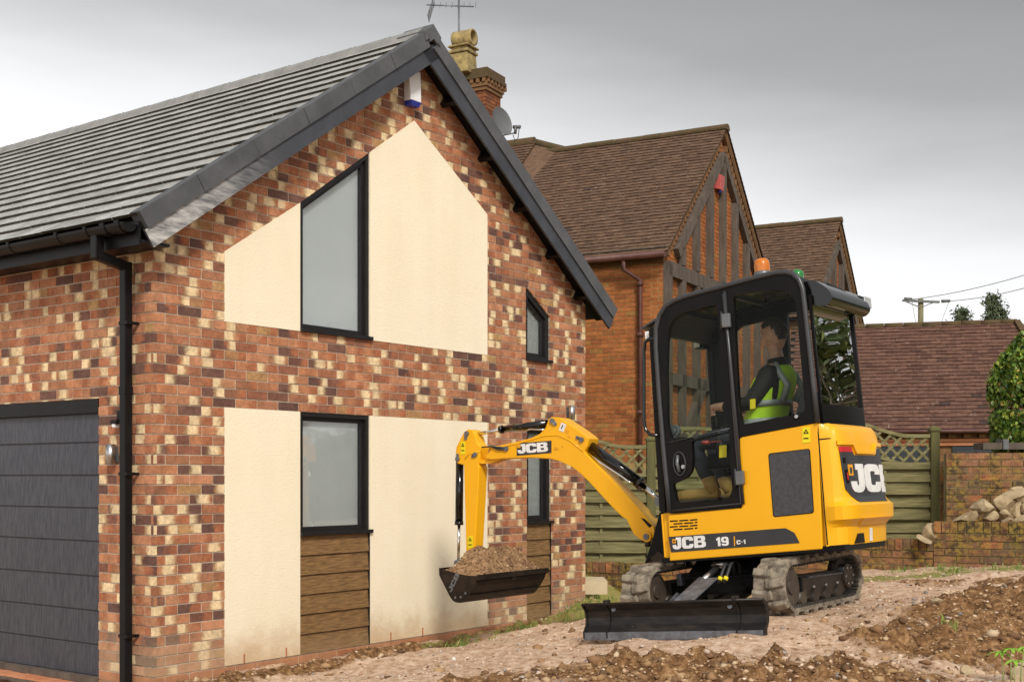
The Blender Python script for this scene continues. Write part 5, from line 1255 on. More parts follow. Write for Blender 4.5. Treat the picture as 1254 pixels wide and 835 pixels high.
_rf = lambda x, z, h: (x, h if h > 0 else h + max(0, min(.17, (-.42-x)*.8)), z)
MB().prism(roofo, None, _rf, .36, .465).prism([(x, z) for x, z in roofo], None, _rf, -.47, -.36).build('roof_side', M['black'], dg)
def _sub(lo, hi):
    q = intersect_profile(roofo, lo, hi); return q
def _zt(x):
    for (a, b_), (c, d_) in zip(top, top[1:]):
        if min(a, c) <= x <= max(a, c) and a != c: return lerp(b_, d_, (x-a)/(c-a))
    return top[-1][1] if x < 0 else top[0][1]
def _strip(x0, x1, th, y0, y1, nm, m_, n=8):
    xs = [lerp(x0, x1, k/n) for k in range(n+1)]; pol = [(x, _zt(x)-.004) for x in xs] + [(x, _zt(x)-.004-th) for x in reversed(xs)]
    return MB().prism(pol, None, _rf, y0, y1).build(nm, m_, dg)
_strip(.50, .36, .035, -.365, .365, 'roof_rail', M['black']); _strip(-.42, -.655, .035, -.365, .365, 'roof_rail', M['black']); _strip(.0, -.03, .03, -.365, .365, 'roof_rail', M['black'])
_strip(.365, -.425, .006, -.362, .362, 'roof_glass', M['roofglass'])
MB().hexa([(-.47, -.475, 1.25), (-.66, -.30, 1.25), (-.655, -.295, 1.25), (-.465, -.47, 1.25), (-.47, -.475, 2.1), (-.63, -.30, 2.1), (-.625, -.295, 2.1), (-.465, -.47, 2.1)]).build('corner_glass', M['glass'], dg)
vis = MB().hexa([(.44, -.44, 2.155), (.62, -.44, 2.095), (.62, .46, 2.095), (.44, .46, 2.155), (.44, -.44, 2.175), (.62, -.44, 2.106), (.62, .46, 2.106), (.44, .46, 2.175)]).build('visor', M['frame_tube'], dg)
for yy in (.38, -.38):
    wl = MB().box((.535, yy-.06, 2.01), (.60, yy+.06, 2.085)).build('work_light', M['black'], dg, bevel=.012); MB().box((.60, yy-.05, 2.02), (.606, yy+.05, 2.075)).box((.55, yy+.06, 2.02), (.60, yy+.064, 2.075)).build('lens', M['white'], wl, bevel=.003)
# grab rail in front
gr_ = [mpx(a, b_, .47) for a, b_ in ((804, 415), (795, 415), (790, 419), (788.5, 430), (788.5, 515), (790.5, 526), (796, 532), (808, 533.5))]
MB().tube([(x, .47, z) for x, z in gr_], .0135, 10).build('grab_rail', M['gloss'], dg)
# rear pillar, window, bands
rx = lambda z: mpx(lerp(1001.5, 985, (z-1.27)/.88), lerp(517, 358, (z-1.27)/.88))[0]
xr0, xr1 = rx(1.30)-.01, rx(2.10)-.01
def rearq(y0, y1, z0, z1_, th, off=0):
    a, b_ = rx(z0)-.012-off, rx(z1_)-.012-off
    return [(a, y0, z0), (a-th, y0, z0), (a-th, y1, z0), (a, y1, z0), (b_, y0, z1_), (b_-th, y0, z1_), (b_-th, y1, z1_), (b_, y1, z1_)]
MB().hexa(rearq(-.29, .455, 1.385, 2.06, .006)).build('rear_window', M['glass_dark'], dg)
MB().hexa(rearq(-.31, .47, 1.25, 1.385, .02)).build('rear_band', M['gloss'], dg)
MB().hexa(rearq(-.31, -.285, 1.25, 2.12, .02)).build('rear_post', M['black'], dg)
MB().hexa(rearq(.45, .47, 1.25, 2.12, .02)).build('rear_post', M['black'], dg)
# rear spoiler and lights
xq = rx(2.1)
spo = MB().prism(roundpoly([(xq+.05, 2.215), (xq+.03, 2.10), (xq-.04, 2.045), (xq-.13, 2.03), (xq-.175, 2.07), (xq-.15, 2.14), (xq-.05, 2.225)], .05), None, lambda x, z, h: (x, h, z), -.28, .44).build('rear_spoiler', M['gloss'], dg, bevel=.02)
_q = mpx(1040, 374, -.30); P_ = (_q[0]-.01, -.30, _q[1]-.03)
wl = MB().box((P_[0]-.10, P_[1]-.06, P_[2]-.02), (P_[0]+.04, P_[1]+.07, P_[2]+.08)).build('work_light', M['black'], dg, bevel=.015); MB().box((P_[0]-.128, P_[1]-.075, P_[2]-.008), (P_[0]-.118, P_[1]+.055, P_[2]+.068)).build('lens', M['lens'], wl, bevel=.004)
MB().tube([(xq+.02, .2, 2.22), (xq-.02, .12, 2.24), (xq-.07, .0, 2.2), (xq-.1, -.1, 2.16), (xq-.08, -.2, 2.17)], .012, 8).build('cable', M['hose'], dg)
bx, bz_ = mpx(934, 338, .2)
bc = MB().lathe([(0, -.01), (.062, -.01), (.062, .02), (.055, .03)], (bx, .2, bz_), n=24).build('beacon_base', M['grey'], dg)
MB().lathe([(.055, .022), (.056, .08), (.05, .11), (.035, .122), (0, .125)], (bx, .2, bz_), n=24).build('amber_beacon', M['amber'], bc)
MB().lathe([(.028, .03), (.03, .09), (0, .095)], (bx, .2, bz_), n=16).build('bulb', M['olet'], bc)
bx, bz_ = mpx(975.5, 341.5, .22)
MB().lathe([(.045, -.03), (.045, .03), (.036, .055), (.015, .066), (0, .067)], (bx, .22, bz_), (-.35, 0, 1), n=24).build('green_beacon', M['green'], dg)
MB().box((bx-.05, .15, bz_-.06), (bx+.09, .30, bz_-.02)).build('beacon_bracket', M['black'], dg, bevel=.01)

# boom, dipper, bucket
def arm(pts, yh, nm, m_, s=4.176, ox=530, oy=490, holes=None, bev=.008, rnd=.0, ynear=None):
    y = ynear if ynear is not None else yh
    P = [mpx(ox+a/s, oy+b/s, y) for a, b in pts]
    if rnd: P = roundpoly(P, rnd)
    return MB().prism(P, None, lambda x, z, h: (x, h, z), -yh, yh).build(nm, m_, dg, bevel=bev)
boom = arm([(1128, 700), (1112, 718), (1090, 722), (1060, 712), (1026, 684), (1004, 640), (990, 610), (960, 590), (920, 550), (870, 497), (800, 420), (745, 368), (700, 335), (650, 313), (600, 300), (500, 294), (400, 297), (300, 304), (268, 296), (268, 285), (290, 262), (288, 240), (330, 232), (420, 215), (500, 193), (545, 172), (575, 140), (590, 98), (606, 85), (650, 90), (700, 122), (760, 163), (800, 195), (790, 235), (775, 262), (800, 290), (880, 370), (980, 475), (1060, 560), (1100, 610), (1130, 645), (1134, 680)], .075, 'boom', M['yellow'])
dip = arm([(170, 800), (166, 600), (161, 450), (158, 330), (125, 322), (115, 290), (118, 240), (136, 205), (155, 168), (178, 148), (202, 152), (216, 178), (226, 218), (246, 240), (240, 290), (232, 325), (237, 345), (232, 450), (222, 620), (212, 800)], .06, 'dipper', M['yellow'])
def seam(pts, y, nm, par, m_='yellow', r=.005): MB().tube([(*[mpx(530+a/4.176, 490+b/4.176, y)[0]], y, mpx(530+a/4.176, 490+b/4.176, y)[1]) for a, b in pts], r, 6).build(nm, M[m_], par)
seam([(285, 255), (420, 225), (520, 197), (570, 182), (640, 178), (700, 205), (770, 262)], .076, 'weld_seam', boom)
seam([(165, 300), (185, 275), (240, 262)], .061, 'weld_seam', dip)
def P3(a, b_, y, s=4.176, ox=530, oy=490): x, z = mpx(ox+a/s, oy+b_/s, y); return Vector((x, y, z))
def boss(a, b_, y, r, par, m_='grey', th=.018):
    p = P3(a, b_, y); o = MB().cyl(p, p+Vector((0, th, 0)), r, 18).build('pivot_boss', M['yellow' if r > .03 else m_], par); q = p+Vector((0, th, 0)); MB().cyl(q, q+Vector((0, .01, 0)), r*.62, 16).cyl(q, q+Vector((0, .016, 0)), r*.25, 10).build('pivot_pin', M[m_], o)
    return o
def keeper(a0, b0, a1, b1, y, par):
    p, q = P3(a0, b0, y), P3(a1, b1, y); MB().cyl(p, p+Vector((0, .014, 0)), .021, 16).cyl(q, q+Vector((0, .010, 0)), .013, 12).bar(p+Vector((0, .005, 0)), q+Vector((0, .005, 0)), .008, .03, up=(q-p).orthogonal()).build('pin_keeper', M['grey'], par)
keeper(612, 105, 628, 122, .076, boom); keeper(762, 202, 740, 190, .076, boom); keeper(175, 170, 170, 195, .061, dip); keeper(128, 300, 128, 280, .061, dip); keeper(218, 278, 206, 286, .061, dip); keeper(377, 248, 340, 243, .076, boom)
boss(1098, 697, .076, .040, boom)
for a, b_, r in ((688, 155, .016), (698, 184, .012), (628, 246, .013), (663, 236, .007), (640, 248, .007)): p = P3(a, b_, .0752); MB().cyl(p, p+Vector((0, .004, 0)), r, 14).build('plug', M['olet'], boom)
# decals on boom
dq = [P3(*c, .0755) for c in ((430, 220), (607, 206), (607, 269), (430, 283))]
MB().prism([(p.x, p.z) for p in dq], None, lambda x, z, h: (x, .0755+h, z), 0, .002).build('decal_plate', M['decal'], boom)
x0, z0 = dq[3].x, dq[3].z; xe = dq[2].x; sl = (dq[2].z-z0)/(x0-xe); Hh = (dq[0].z-z0)
put_text('logo_lettering', 'JCB', Hh*.76, lambda u, z, h: (x0-.014-u, .0775+h, z0+.014+z+u*sl), 0, .003, M['wlet'], boom, adv=.7, sx=(x0-xe-.026)/(Hh*.76/10)/27.9*.985)
MB().prism([(x0-.012-a, z0+Hh*.62+b_+.05*sl) for a, b_ in ((0, 0), (.032, 0), (.032, .032), (0, .034))], None, lambda x, z, h: (x, .0775+h, z), 0, .003).build('emblem', M['olet'], boom)
MB().prism([(p.x, p.z) for p in (P3(658, 113, .0755), P3(684, 125, .0755), P3(668, 164, .0755), P3(645, 152, .0755))], None, lambda x, z, h: (x, .0755+h, z), 0, .002).build('service_sticker', M['wlet'], boom)
MB().prism([(p.x, p.z) for p in (P3(664, 126, .0755), P3(668, 128, .0755), P3(660, 146, .0755), P3(656, 143, .0755))], None, lambda x, z, h: (x, .078+h, z), 0, .001).build('sticker_mark', M['black'], boom)
o = warn(530+143/4.176, 490+212/4.176, 5.6, 15.5, .0605); o = warn(530+178/4.176, 490+695/4.176, 6.6, 15, .0605)
# lifting cover plates and bracket under the boom tip
MB().prism([(p.x, p.z) for p in (P3(212, 312, .05), P3(280, 300, .05), P3(345, 303, .05), P3(300, 322, .05), P3(245, 325, .05))], None, lambda x, z, h: (x, h, z), -.05, .05).build('tip_fork', M['yellow'], boom, bevel=.004)
# boom foot slot, kingpost
MB().prism([(p.x, p.z) for p in (P3(1075, 600, .045), P3(1095, 606, .045), P3(1132, 640, .045), P3(1118, 650, .045))], None, lambda x, z, h: (x, h, z), -.03, .0785).build('foot_slot', M['black'], boom)
kp = MB().prism([mpx(a, b_, .09) for a, b_ in ((789, 690), (800, 655), (807, 628), (818, 618), (824, 640), (829, 690), (838, 690), (830, 694), (812, 692), (800, 684))], None, lambda x, z, h: (x, h, z), -.11, .09).build('kingpost', M['black'], dg, bevel=.008)
MB().prism([mpx(a, b_, .1) for a, b_ in ((796, 683), (800, 691), (822, 695), (840, 693), (840, 686), (820, 684), (806, 674))], None, lambda x, z, h: (x, h, z), -.12, .1).build('kingpost_foot', M['gloss'], dg, bevel=.006)
def cylinder(a, b_, c, y, rb, rr, nm, par=dg):
    """a barrel end, b where the rod starts, c rod eye"""
    A, B, C_ = P3(*a, y), P3(*b_, y), P3(*c, y); d = (B-A).normalized()
    o = MB().cyl(A, B, rb, 24).cyl(B-d*.02, B+d*.012, rb*1.12, 24).build(nm, M['gloss'], par)
    MB().cyl(B, C_, rr, 16).build('rod', M['chrome'], o); MB().cyl(C_+Vector((0, -.03, 0)), C_+Vector((0, .03, 0)), rr*1.9, 16).build('rod_eye', M['grey'], o)
    return o
cy1 = cylinder((785, 220), (1065, 428), (1165, 515), .0, .044, .020, 'boom_ram')
cy2 = cylinder((585, 118), (350, 150), (212, 176), .0, .030, .015, 'dipper_ram')
cy3 = cylinder((138, 310), (134, 630), (130, 830), .0, .034, .013, 'bucket_ram')
MB().tube([P3(790, 262, .05), P3(860, 320, .055), P3(960, 385, .055), P3(1000, 415, .05), P3(1028, 425, .04)], .008, 8).build('hydraulic_pipe', M['chrome'], cy1)
MB().tube([P3(250, 240, .08), P3(300, 236, .085), P3(350, 243, .085), P3(378, 248, .08)], .006, 8).tube([P3(300, 236, .08), P3(330, 250, .09), P3(365, 252, .085)], .007, 8).build('hydraulic_hose', M['hose'], boom)
MB().tube([P3(470, 155, .04), P3(500, 148, .045), P3(540, 150, .04), P3(580, 150, .02)], .007, 8).build('hydraulic_pipe', M['chrome'], cy2)
# hoses from boom foot
for k in range(3): MB().tube([(1.0-.03*k, -.03+.03*k, .50), (.92, -.03+.03*k, .62-.02*k), (.80, -.03+.03*k, .60), (.62, -.03+.03*k, .50)], .014, 8).build('hydraulic_hose', M['hose'], dg)

# bucket: seen in its own section, width 0.92 m
bw = .49; zb_ = lambda a, b_, y: mpx(530+a/5.963, 640+b_/5.963, y)
secP = [(55, 337), (50, 378), (75, 430), (103, 485), (128, 535), (150, 568), (175, 580), (205, 583), (235, 572), (268, 530), (305, 465), (333, 388), (250, 384), (190, 372), (120, 352)]
sec = [zb_(a, b_, bw) for a, b_ in secP]
bk = empty('bucket', loc=(0, 0, 0)); bk.parent = dg
YB = lambda x, z, h: (x, h, z)
skin_ = [sec[i] for i in range(0, 12)]
def shell(path, th, y0, y1, nm, m_, par):
    c = Vector((sum(p[0] for p in path)/len(path), sum(p[1] for p in path)/len(path)+.05)); inn = [tuple(Vector(p)+(c-Vector(p)).normalized()*th) for p in path]
    return MB().prism(list(path)+inn[::-1], None, YB, y0, y1).build(nm, m_, par)
shell(skin_, .014, -bw, bw, 'bucket_shell', M['bucket'], bk)
for s_ in (1, -1):
    MB().prism(roundpoly(sec, .01), None, YB, s_*bw-.008, s_*bw+.008).build('side_plate', M['bucket'], bk, bevel=.003)
lipA, lipB = Vector(sec[11]), Vector(sec[0])
for (p, nm) in ((sec[11], 'bucket_lip'), (sec[0], 'rear_lip')): MB().bar((p[0], -bw-.01, p[1]-.012), (p[0], bw+.01, p[1]-.012), .016, .045).build(nm, M['bucket'], bk, bevel=.003)
ra, rb2 = Vector(sec[10]), Vector(sec[11]); rm = ra.lerp(rb2, .45)
MB().bar((rm.x-.006, -bw+.02, rm.y), (rm.x-.006, bw-.02, rm.y), .02, .012).bar((sec[9][0]-.004, -bw+.02, sec[9][1]), (sec[9][0]-.004, bw-.02, sec[9][1]), .02, .012).build('stiffening_rib', M['bucket'], bk)
MB().bar((rm.x-.008, -.02, rm.y), (rm.x-.008, .03, rm.y), .03, .03).build('drain_boss', M['bucket'], bk)
for a, b_ in ((168, 543), (208, 540), (243, 512)): p = zb_(a, b_, bw); MB().cyl((p[0], bw+.008, p[1]), (p[0], bw+.010, p[1]), .010, 12).build('bolt_hole', M['grey'], bk)
p0 = Vector(zb_(140, 508, bw)); p1 = Vector(zb_(192, 398, bw)); du = (p1-p0).normalized(); dv_ = Vector((-du.y, du.x)); dv_ = dv_ if dv_.x > 0 else -dv_
put_text('logo_lettering', 'JCB', .042, lambda u, z, h: (p0.x+du.x*u+dv_.x*z, bw+h, p0.y+du.y*u+dv_.y*z), .006, .0105, M['grey'], bk, adv=1.0, sx=1.5)
MB().bar((*P3(170, 780, .03).to_tuple()[:1], 0, P3(170, 780, .03).z), (Vector(sec[0])*.5+Vector(sec[11])*.5).to_3d().to_tuple()[:1] + (0, sec[7][1]+.1), .12, .03, up=(0, 1, 0)).build('bucket_link', M['black'], bk)
# soil heaped in the bucket
X0, X1 = min(p[0] for p in (sec[0], sec[11])), max(p[0] for p in (sec[0], sec[11]))
zr0, zr1 = (sec[11][1], sec[0][1]); nxx, nyy = 44, 120; vv = []
for j in range(nyy+1):
    y = lerp(-bw+.012, bw-.012, j/nyy)
    for i in range(nxx+1):
        t = i/nxx; x = lerp(X0+.01, X1-.01, t); rim = lerp(zr0, zr1, t) - .012
        e = min(1, min(t, 1-t)*3.4)**.8 * min(1, min(j, nyy-j)/nyy*5.0)**.8
        hgt = .125 + .03*noise.noise((x*5, y*5, 4)) + .05*math.exp(-((y+.22)/.12)**2) + .055*math.exp(-((y-.12)/.14)**2) + .02*math.exp(-((y-.3)/.12)**2)
        vv.append((x, y, rim + hgt*e + e*(noise.fractal((x*14, y*14, 1), .8, 2.2, 5)*.035)))
sm = MB().add(vv, [(j*(nxx+1)+i, j*(nxx+1)+i+1, (j+1)*(nxx+1)+i+1, (j+1)*(nxx+1)+i) for j in range(nyy) for i in range(nxx)], True)
so = sm.build('bucket_soil', M['bsoil'], None, mx=DM, fix=False); tag(so, 'brown crumbly soil heaped in the raised digger bucket', 'soil', kind='stuff')
rs2 = random.Random(5); cl = []
for k in range(900):
    v = vv[rs2.randrange(len(vv))]; s_ = .004+.012*rs2.random()**2.5; cl.append((v[0]+rs2.uniform(-.005, .005), v[1], v[2]+s_*.1, s_))
c_ = lumps('bucket_clods', cl, M['clod'], label='loose clods on top of the soil in the bucket', cat='soil'); c_.matrix_world = DM

# ------------------------------------------------------------------ undercarriage
UL = DMI @ TM
TH, TL2, TW = .36, .66, .115
def loop(L2, H, z0, r1, r2, n=14):
    """closed track path (x,z): front idler r1, rear sprocket r2"""
    pts = []
    for k in range(n+1): a = R(-90+180*k/n); pts.append((L2-r1+r1*math.cos(a), z0+r1+r1*math.sin(a)))
    for k in range(n+1): a = R(90+180*k/n); pts.append((-(L2-r2)+r2*math.cos(a), z0+r2+.01+r2*math.sin(a)))
    return pts
trackp = loop(TL2, TH, 0.0, .175, .18)
tlen = [0]; tp = trackp + [trackp[0]]
for i in range(1, len(tp)): tlen.append(tlen[-1]+(Vector(tp[i])-Vector(tp[i-1])).length)
def tpos(s):
    s %= tlen[-1]; i = max(k for k in range(len(tlen)-1) if tlen[k] <= s); t = (s-tlen[i])/(tlen[i+1]-tlen[i]); a, b_ = Vector(tp[i]), Vector(tp[i+1]); return a.lerp(b_, t), (b_-a).normalized()
def cad(o, nm=None): pass
def lug_mesh():
    b = MB(); w = TW
    # zigzag lug across half the width, 25 mm proud; local x along the track, y across, z outwards
    b.hexa([(-.026, .006, -.004), (.022, .006, -.004), (.030, w+.004, -.004), (-.012, w+.004, -.004), (-.017, .012, .024), (.013, .012, .024), (.022, w, .022), (-.006, w, .022)])
    b.hexa([(-.022, -.022, -.004), (.026, -.022, -.004), (.02, .01, -.004), (-.026, .01, -.004), (-.013, -.016, .018), (.017, -.016, .018), (.012, .012, .020), (-.018, .012, .020)])
    b.v = [(x*1.7, y, z*1.15) for x, y, z in b.v]
    me = b.mesh('track_lug'); bm = bmesh.new(); bm.from_mesh(me); bmesh.ops.recalc_face_normals(bm, faces=bm.faces); bmesh.ops.bevel(bm, geom=[e for e in bm.edges], offset=.004, segments=1, affect='EDGES'); bm.to_mesh(me); bm.free(); return me
LUG = lug_mesh(); LUG.materials.append(M['rubber'])
uc = empty('undercarriage'); uc.parent = dg; uc.matrix_basis = UL
for sd in (1, -1):
    yc = sd*.53
    n = len(trackp); b = MB(); inn = loop(TL2-.028, TH, .028, .175-.028, .18-.028)
    vv = []
    for (x, z), (xi, zi) in zip(trackp, inn): vv += [(x, yc-TW, z), (x, yc+TW, z), (xi, yc+TW, zi), (xi, yc-TW, zi)]
    b.add(vv, [(4*i+j, 4*i+(j+1) % 4, 4*((i+1) % n)+(j+1) % 4, 4*((i+1) % n)+j) for i in range(n) for j in range(4)], False)
    tk = b.build('rubber_track', M['rubber'], uc, bevel=.004)
    npch = 20
    for k in range(npch):
        for hf in (1, -1):
            p, d = tpos(tlen[-1]*(k + (.5 if hf < 0 else 0))/npch); o_n = Vector((d.y, -d.x))
            o = bpy.data.objects.new('track_lug', LUG); COL.objects.link(o); o.parent = tk
            o.matrix_basis = Matrix(((d.x, 0, o_n.x, p.x), (0, hf, 0, yc), (d.y, 0, o_n.y, p.y), (0, 0, 0, 1)))
    teeth = MB()
    for k in range(72):
        p, d = tpos(tlen[-1]*k/72); o_n = Vector((d.y, -d.x)); c = p - o_n*.036
        a_, b2 = c - d*.008, c + d*.008
        for (y0, y1) in ((yc-.10, yc-.02), (yc+.02, yc+.10)):
            teeth.hexa([(a_.x+o_n.x*.012, y0, a_.y+o_n.y*.012), (b2.x+o_n.x*.012, y0, b2.y+o_n.y*.012), (b2.x+o_n.x*.012, y1, b2.y+o_n.y*.012), (a_.x+o_n.x*.012, y1, a_.y+o_n.y*.012), (a_.x-o_n.x*.01, y0, a_.y-o_n.y*.01), (b2.x-o_n.x*.01, y0, b2.y-o_n.y*.01), (b2.x-o_n.x*.01, y1, b2.y-o_n.y*.01), (a_.x-o_n.x*.01, y1, a_.y-o_n.y*.01)])
    o = teeth.build('inner_teeth', M['rubber_in'], tk); o['kind'] = 'stuff'
    yo = yc + sd*.055
    scal = [(.44, .075), (.40, .075)]
    for cx_ in (.30, .10, -.10, -.30):
        for k in range(7): a = math.pi*k/6; scal.append((cx_+.062*math.cos(a), .075+.055*math.sin(a)))
    scal += [(-.42, .075), (-.42, .215), (.30, .225), (.44, .20)]
    MB().prism(scal, None, lambda x, z, h: (x, h, z), yo-.012 if sd > 0 else yo-.012, yo+.012).build('track_frame', M['trackframe'], uc, bevel=.004)
    MB().box((-.46, yc-.05, .10), (.42, yc+.05, .24)).build('frame_core', M['trackframe'], uc, bevel=.008)
    MB().bar((-.38, yo+sd*.016, .215), (.20, yo+sd*.016, .222), .02, .012).build('frame_flange', M['worn'], uc)
    for cx_ in (.30, .10, -.10, -.30): rl_ = MB().cyl((cx_, yc-.08, .085), (cx_, yc+.08, .085), .05, 18).build('track_roller', M['trackframe'], uc); MB().cyl((cx_, yo-.014*sd, .15), (cx_, yo+.02*sd, .15), .012, 10).build('bolt', M['steel'], uc)
    MB().cyl((.66-.175, yc-.075, .175), (.66-.175, yc+.075, .175), .142, 28).cyl((.485, yc-.09, .175), (.485, yc+.09, .175), .05, 16).build('front_idler', M['trackframe'], uc, bevel=.004)
    sp_ = MB().cyl((-.48, yc-.03, .19), (-.48, yc+.03, .19), .13, 24)
    for k in range(11): a = 2*math.pi*k/11; sp_.bar((-.48+.12*math.cos(a), yc, .19+.12*math.sin(a)), (-.48+.152*math.cos(a), yc, .19+.152*math.sin(a)), .05, .03, up=(0, 1, 0))
    sp_.build('sprocket', M['trackframe'], uc); MB().cyl((-.48, yc, .19), (-.48, yc+sd*.085, .19), .088, 24).build('drive_motor', M['trackframe'], uc, bevel=.006)
    for k in range(6): a = 2*math.pi*k/6; MB().cyl((-.48+.065*math.cos(a), yc+sd*.085, .19+.065*math.sin(a)), (-.48+.065*math.cos(a), yc+sd*.094, .19+.065*math.sin(a)), .009, 8).build('bolt', M['steel'], uc)
    MB().box((.30, yo-.0, .13), (.335, yo+sd*.03, .23) if sd > 0 else (.335, yo+.002, .23)).build('step_lug', M['black'], uc, bevel=.004) if sd > 0 else None
    MB().box((-.43, yc-.03 + sd*.05, .17), (-.40, yc+.03+sd*.05, .255)).build('motor_guard', M['worn'], uc, bevel=.004)
    # axle tube to the centre
    MB().bar((.18, 0, .20), (.18, yc-sd*.05, .17), .10, .10).bar((-.2, 0, .20), (-.2, yc-sd*.05, .17), .10, .10).build('axle_beam', M['black'], uc, bevel=.006)
MB().box((-.30, -.24, .13), (.32, .24, .30)).build('centre_frame', M['black'], uc, bevel=.015)
MB().lathe([(0, .28), (.27, .28), (.27, .37), (.22, .38), (.22, .42), (0, .42)], (0, .0, 0), n=32).build('slew_ring', M['black'], uc)
MB().hexa([(-.25, -.3, .29), (.34, -.3, .25), (.34, .3, .25), (-.25, .3, .29), (-.25, -.22, .40), (.25, -.22, .40), (.25, .22, .40), (-.25, .22, .40)]).build('turret', M['black'], uc, bevel=.01)
# dozer blade
bsx = 1.20; yb0, yb1 = -.60, .775; prf = [(.0, -.085), (.0, -.045), (-.035, -.0), (-.045, .05), (-.035, .10), (.0, .143)]
bld = MB(); front = [(bsx+x+.03, z) for x, z in prf]; back = [(x-.022, z) for x, z in front]
def xsec(y0, y1, path, nm, m_, par, sm=True):
    b = MB(); n = len(path); b.add([(x, y, z) for y in (y0, y1) for x, z in path], [(i, (i+1) % n, (i+1) % n+n, i+n) for i in range(n)]); b.f += [tuple(range(n)), tuple(reversed(range(n, 2*n)))]; b.sm += [False, False]
    return b.build(nm, m_, par)
bl = xsec(yb0, yb1, front+back[::-1], 'dozer_blade', M['blade'], uc)
xsec(yb0+.003, yb1-.003, [(bsx+.033, -.10), (bsx+.040, -.098), (bsx+.040, -.045), (bsx+.031, -.045)], 'cutting_edge', M['worn'], bl)
for y in (yb0+.005, yb1-.005, yb0+.195, yb1-.195):
    w = .006; xsec(y-w, y+w, [(x+.012, z) for x, z in front]+[(x-.01, z) for x, z in front[::-1]], 'blade_rib', M['blade'], bl)
MB().tube([(bsx+.03, yb0, .145), (bsx+.03, yb1, .145)], .010, 8).build('top_bar', M['blade'], bl)
for y in (yb0+.20, yb1-.20): MB().box((bsx+.0, y-.02, .14), (bsx+.04, y+.02, .172)).build('lifting_lug', M['blade'], bl, bevel=.005)
for y in (yb0+.24, yb1-.25): MB().cyl((bsx-.012, y, .105), (bsx+.006, y, .108), .017, 14).build('blade_hole', M['worn'], bl)
for s_ in (1, -1): MB().bar((bsx-.02, s_*.26, -.0), (.30, s_*.18, .16), .07, .08).build('blade_arm', M['black'], uc, bevel=.006)
MB().tube([(bsx-.0, -.22, -.02), (.75, -.2, .10), (.62, -.2, .16)], .014, 8).build('blade_hose_guard', M['worn'], uc)
# blade ram with its guard and hoses
A_, B_ = Vector((.36, .02, .345)), Vector((bsx-.06, -.03, .03)); d_ = (B_-A_)
MB().cyl(A_ + d_*.06, A_ + d_*.35, .022, 16).build('rod', M['steel'], uc)
rm_ = MB().cyl(A_ + d_*.33, A_ + d_*.95, .036, 20).build('blade_ram', M['worn'], uc); MB().cyl(A_+Vector((0, -.05, 0)), A_+Vector((0, .05, 0)), .03, 16).cyl(A_+Vector((0, -.07, 0)), A_+Vector((0, .07, 0)), .014, 12).build('ram_pin', M['steel'], uc)
sd_ = d_.cross(Vector((0, 0, 1))).normalized(); pq = A_ + d_*.40 - sd_*.075*(1 if sd_.y < 0 else -1)
q0_, q1_ = A_ + d_*.36 + Vector((0, .085, .03)), A_ + d_*.85 + Vector((0, .085, .03))
MB().bar(q0_, q1_, .12, .012).build('ram_guard', M['steelplate'] if 'steelplate' in M else M['worn'], uc, bevel=.003)
for k in range(2):
    yy = .10 + .045*k
    MB().tube([(.30, yy, .20), (.33, yy+.01, .33), (.40, yy+.02, .375), (.48, yy+.02, .345), (.53, yy+.01, .27), (.56, yy, .225)], .013, 8).build('hydraulic_hose', M['hose'], uc); MB().cyl((.535, yy+.008, .262), (.55, yy+.004, .24), .017, 10).build('hose_marker', M['sticker'], uc)
MB().box((.28, .2, .14), (.36, .30, .24)).build('valve_block', M['black'], uc, bevel=.006)
MB().box((-.05, -.40, .20), (.28, -.36, .29)).build('side_cover', M['worn'], uc, bevel=.004)

# ------------------------------------------------------------------ seat, controls and driver
def DV(px, py, y): x, z = mpx(px, py, y); return Vector((x, y, z))
sx0 = DV(938, 528, 0); sz = .98
st_ = empty('driver_seat'); st_.parent = dg
MB().prism(roundpoly([(-.42, .92), (.02, .96), (.05, 1.04), (-.02, 1.08), (-.36, 1.05), (-.44, .99)], .03), None, lambda x, z, h: (x, h, z), -.23, .23).build('cushion', M['seat'], st_, bevel=.025)
MB().prism(roundpoly([(-.36, 1.04), (-.40, 1.30), (-.47, 1.50), (-.52, 1.52), (-.56, 1.44), (-.50, 1.20), (-.46, 1.0)], .04), None, lambda x, z, h: (x, h, z), -.21, .21).build('backrest', M['seat'], st_, bevel=.035)
MB().box((-.30, -.18, .74), (-.02, .18, .93)).build('seat_base', M['black'], st_)
HP_ = DV(876, 503, .17)
for y, nm in ((.17, 'joystick'), (-.17, 'joystick')):
    b0 = Vector((HP_.x-.02, y, 1.12)); t0 = Vector((HP_.x, y, HP_.z))
    MB().tube([b0, b0.lerp(t0, .2), b0.lerp(t0, .35), b0.lerp(t0, .5), b0.lerp(t0, .6)], [.045, .03, .036, .026, .02], 14).tube([b0.lerp(t0, .6), t0+Vector((0, 0, .02))], [.014, .018], 10).build(nm, M['hose'], st_)
    MB().box((-.34, y-.05+(.06 if y > 0 else -.06), 1.03), (b0.x+.07, y+.05+(.06 if y > 0 else -.06), 1.14)).build('armrest_console', M['black'], st_, bevel=.02)
lx, lz = mpx(880, 543, .3); MB().cyl((lx+.10, .3, lz+.02), (lx-.02, .3, lz+.015), .006, 8).cyl((lx+.13, .3, lz+.02), (lx+.075, .3, lz+.018), .014, 12).build('red_lever', M['red'], st_)
for (a, b_, w, h_) in ((885.5, 553, 9, 15), (922, 495, 6.5, 12)):
    q = [DV(a-w/2, b_-h_/2, .40), DV(a+w/2, b_-h_/2-1, .40), DV(a+w/2, b_+h_/2-1, .40), DV(a-w/2, b_+h_/2, .40)]
    MB().prism([(p.x, p.z) for p in q], None, lambda x, z, h: (x, .40+h, z), 0, .004).build('yellow_tag', M['sticker'], st_)
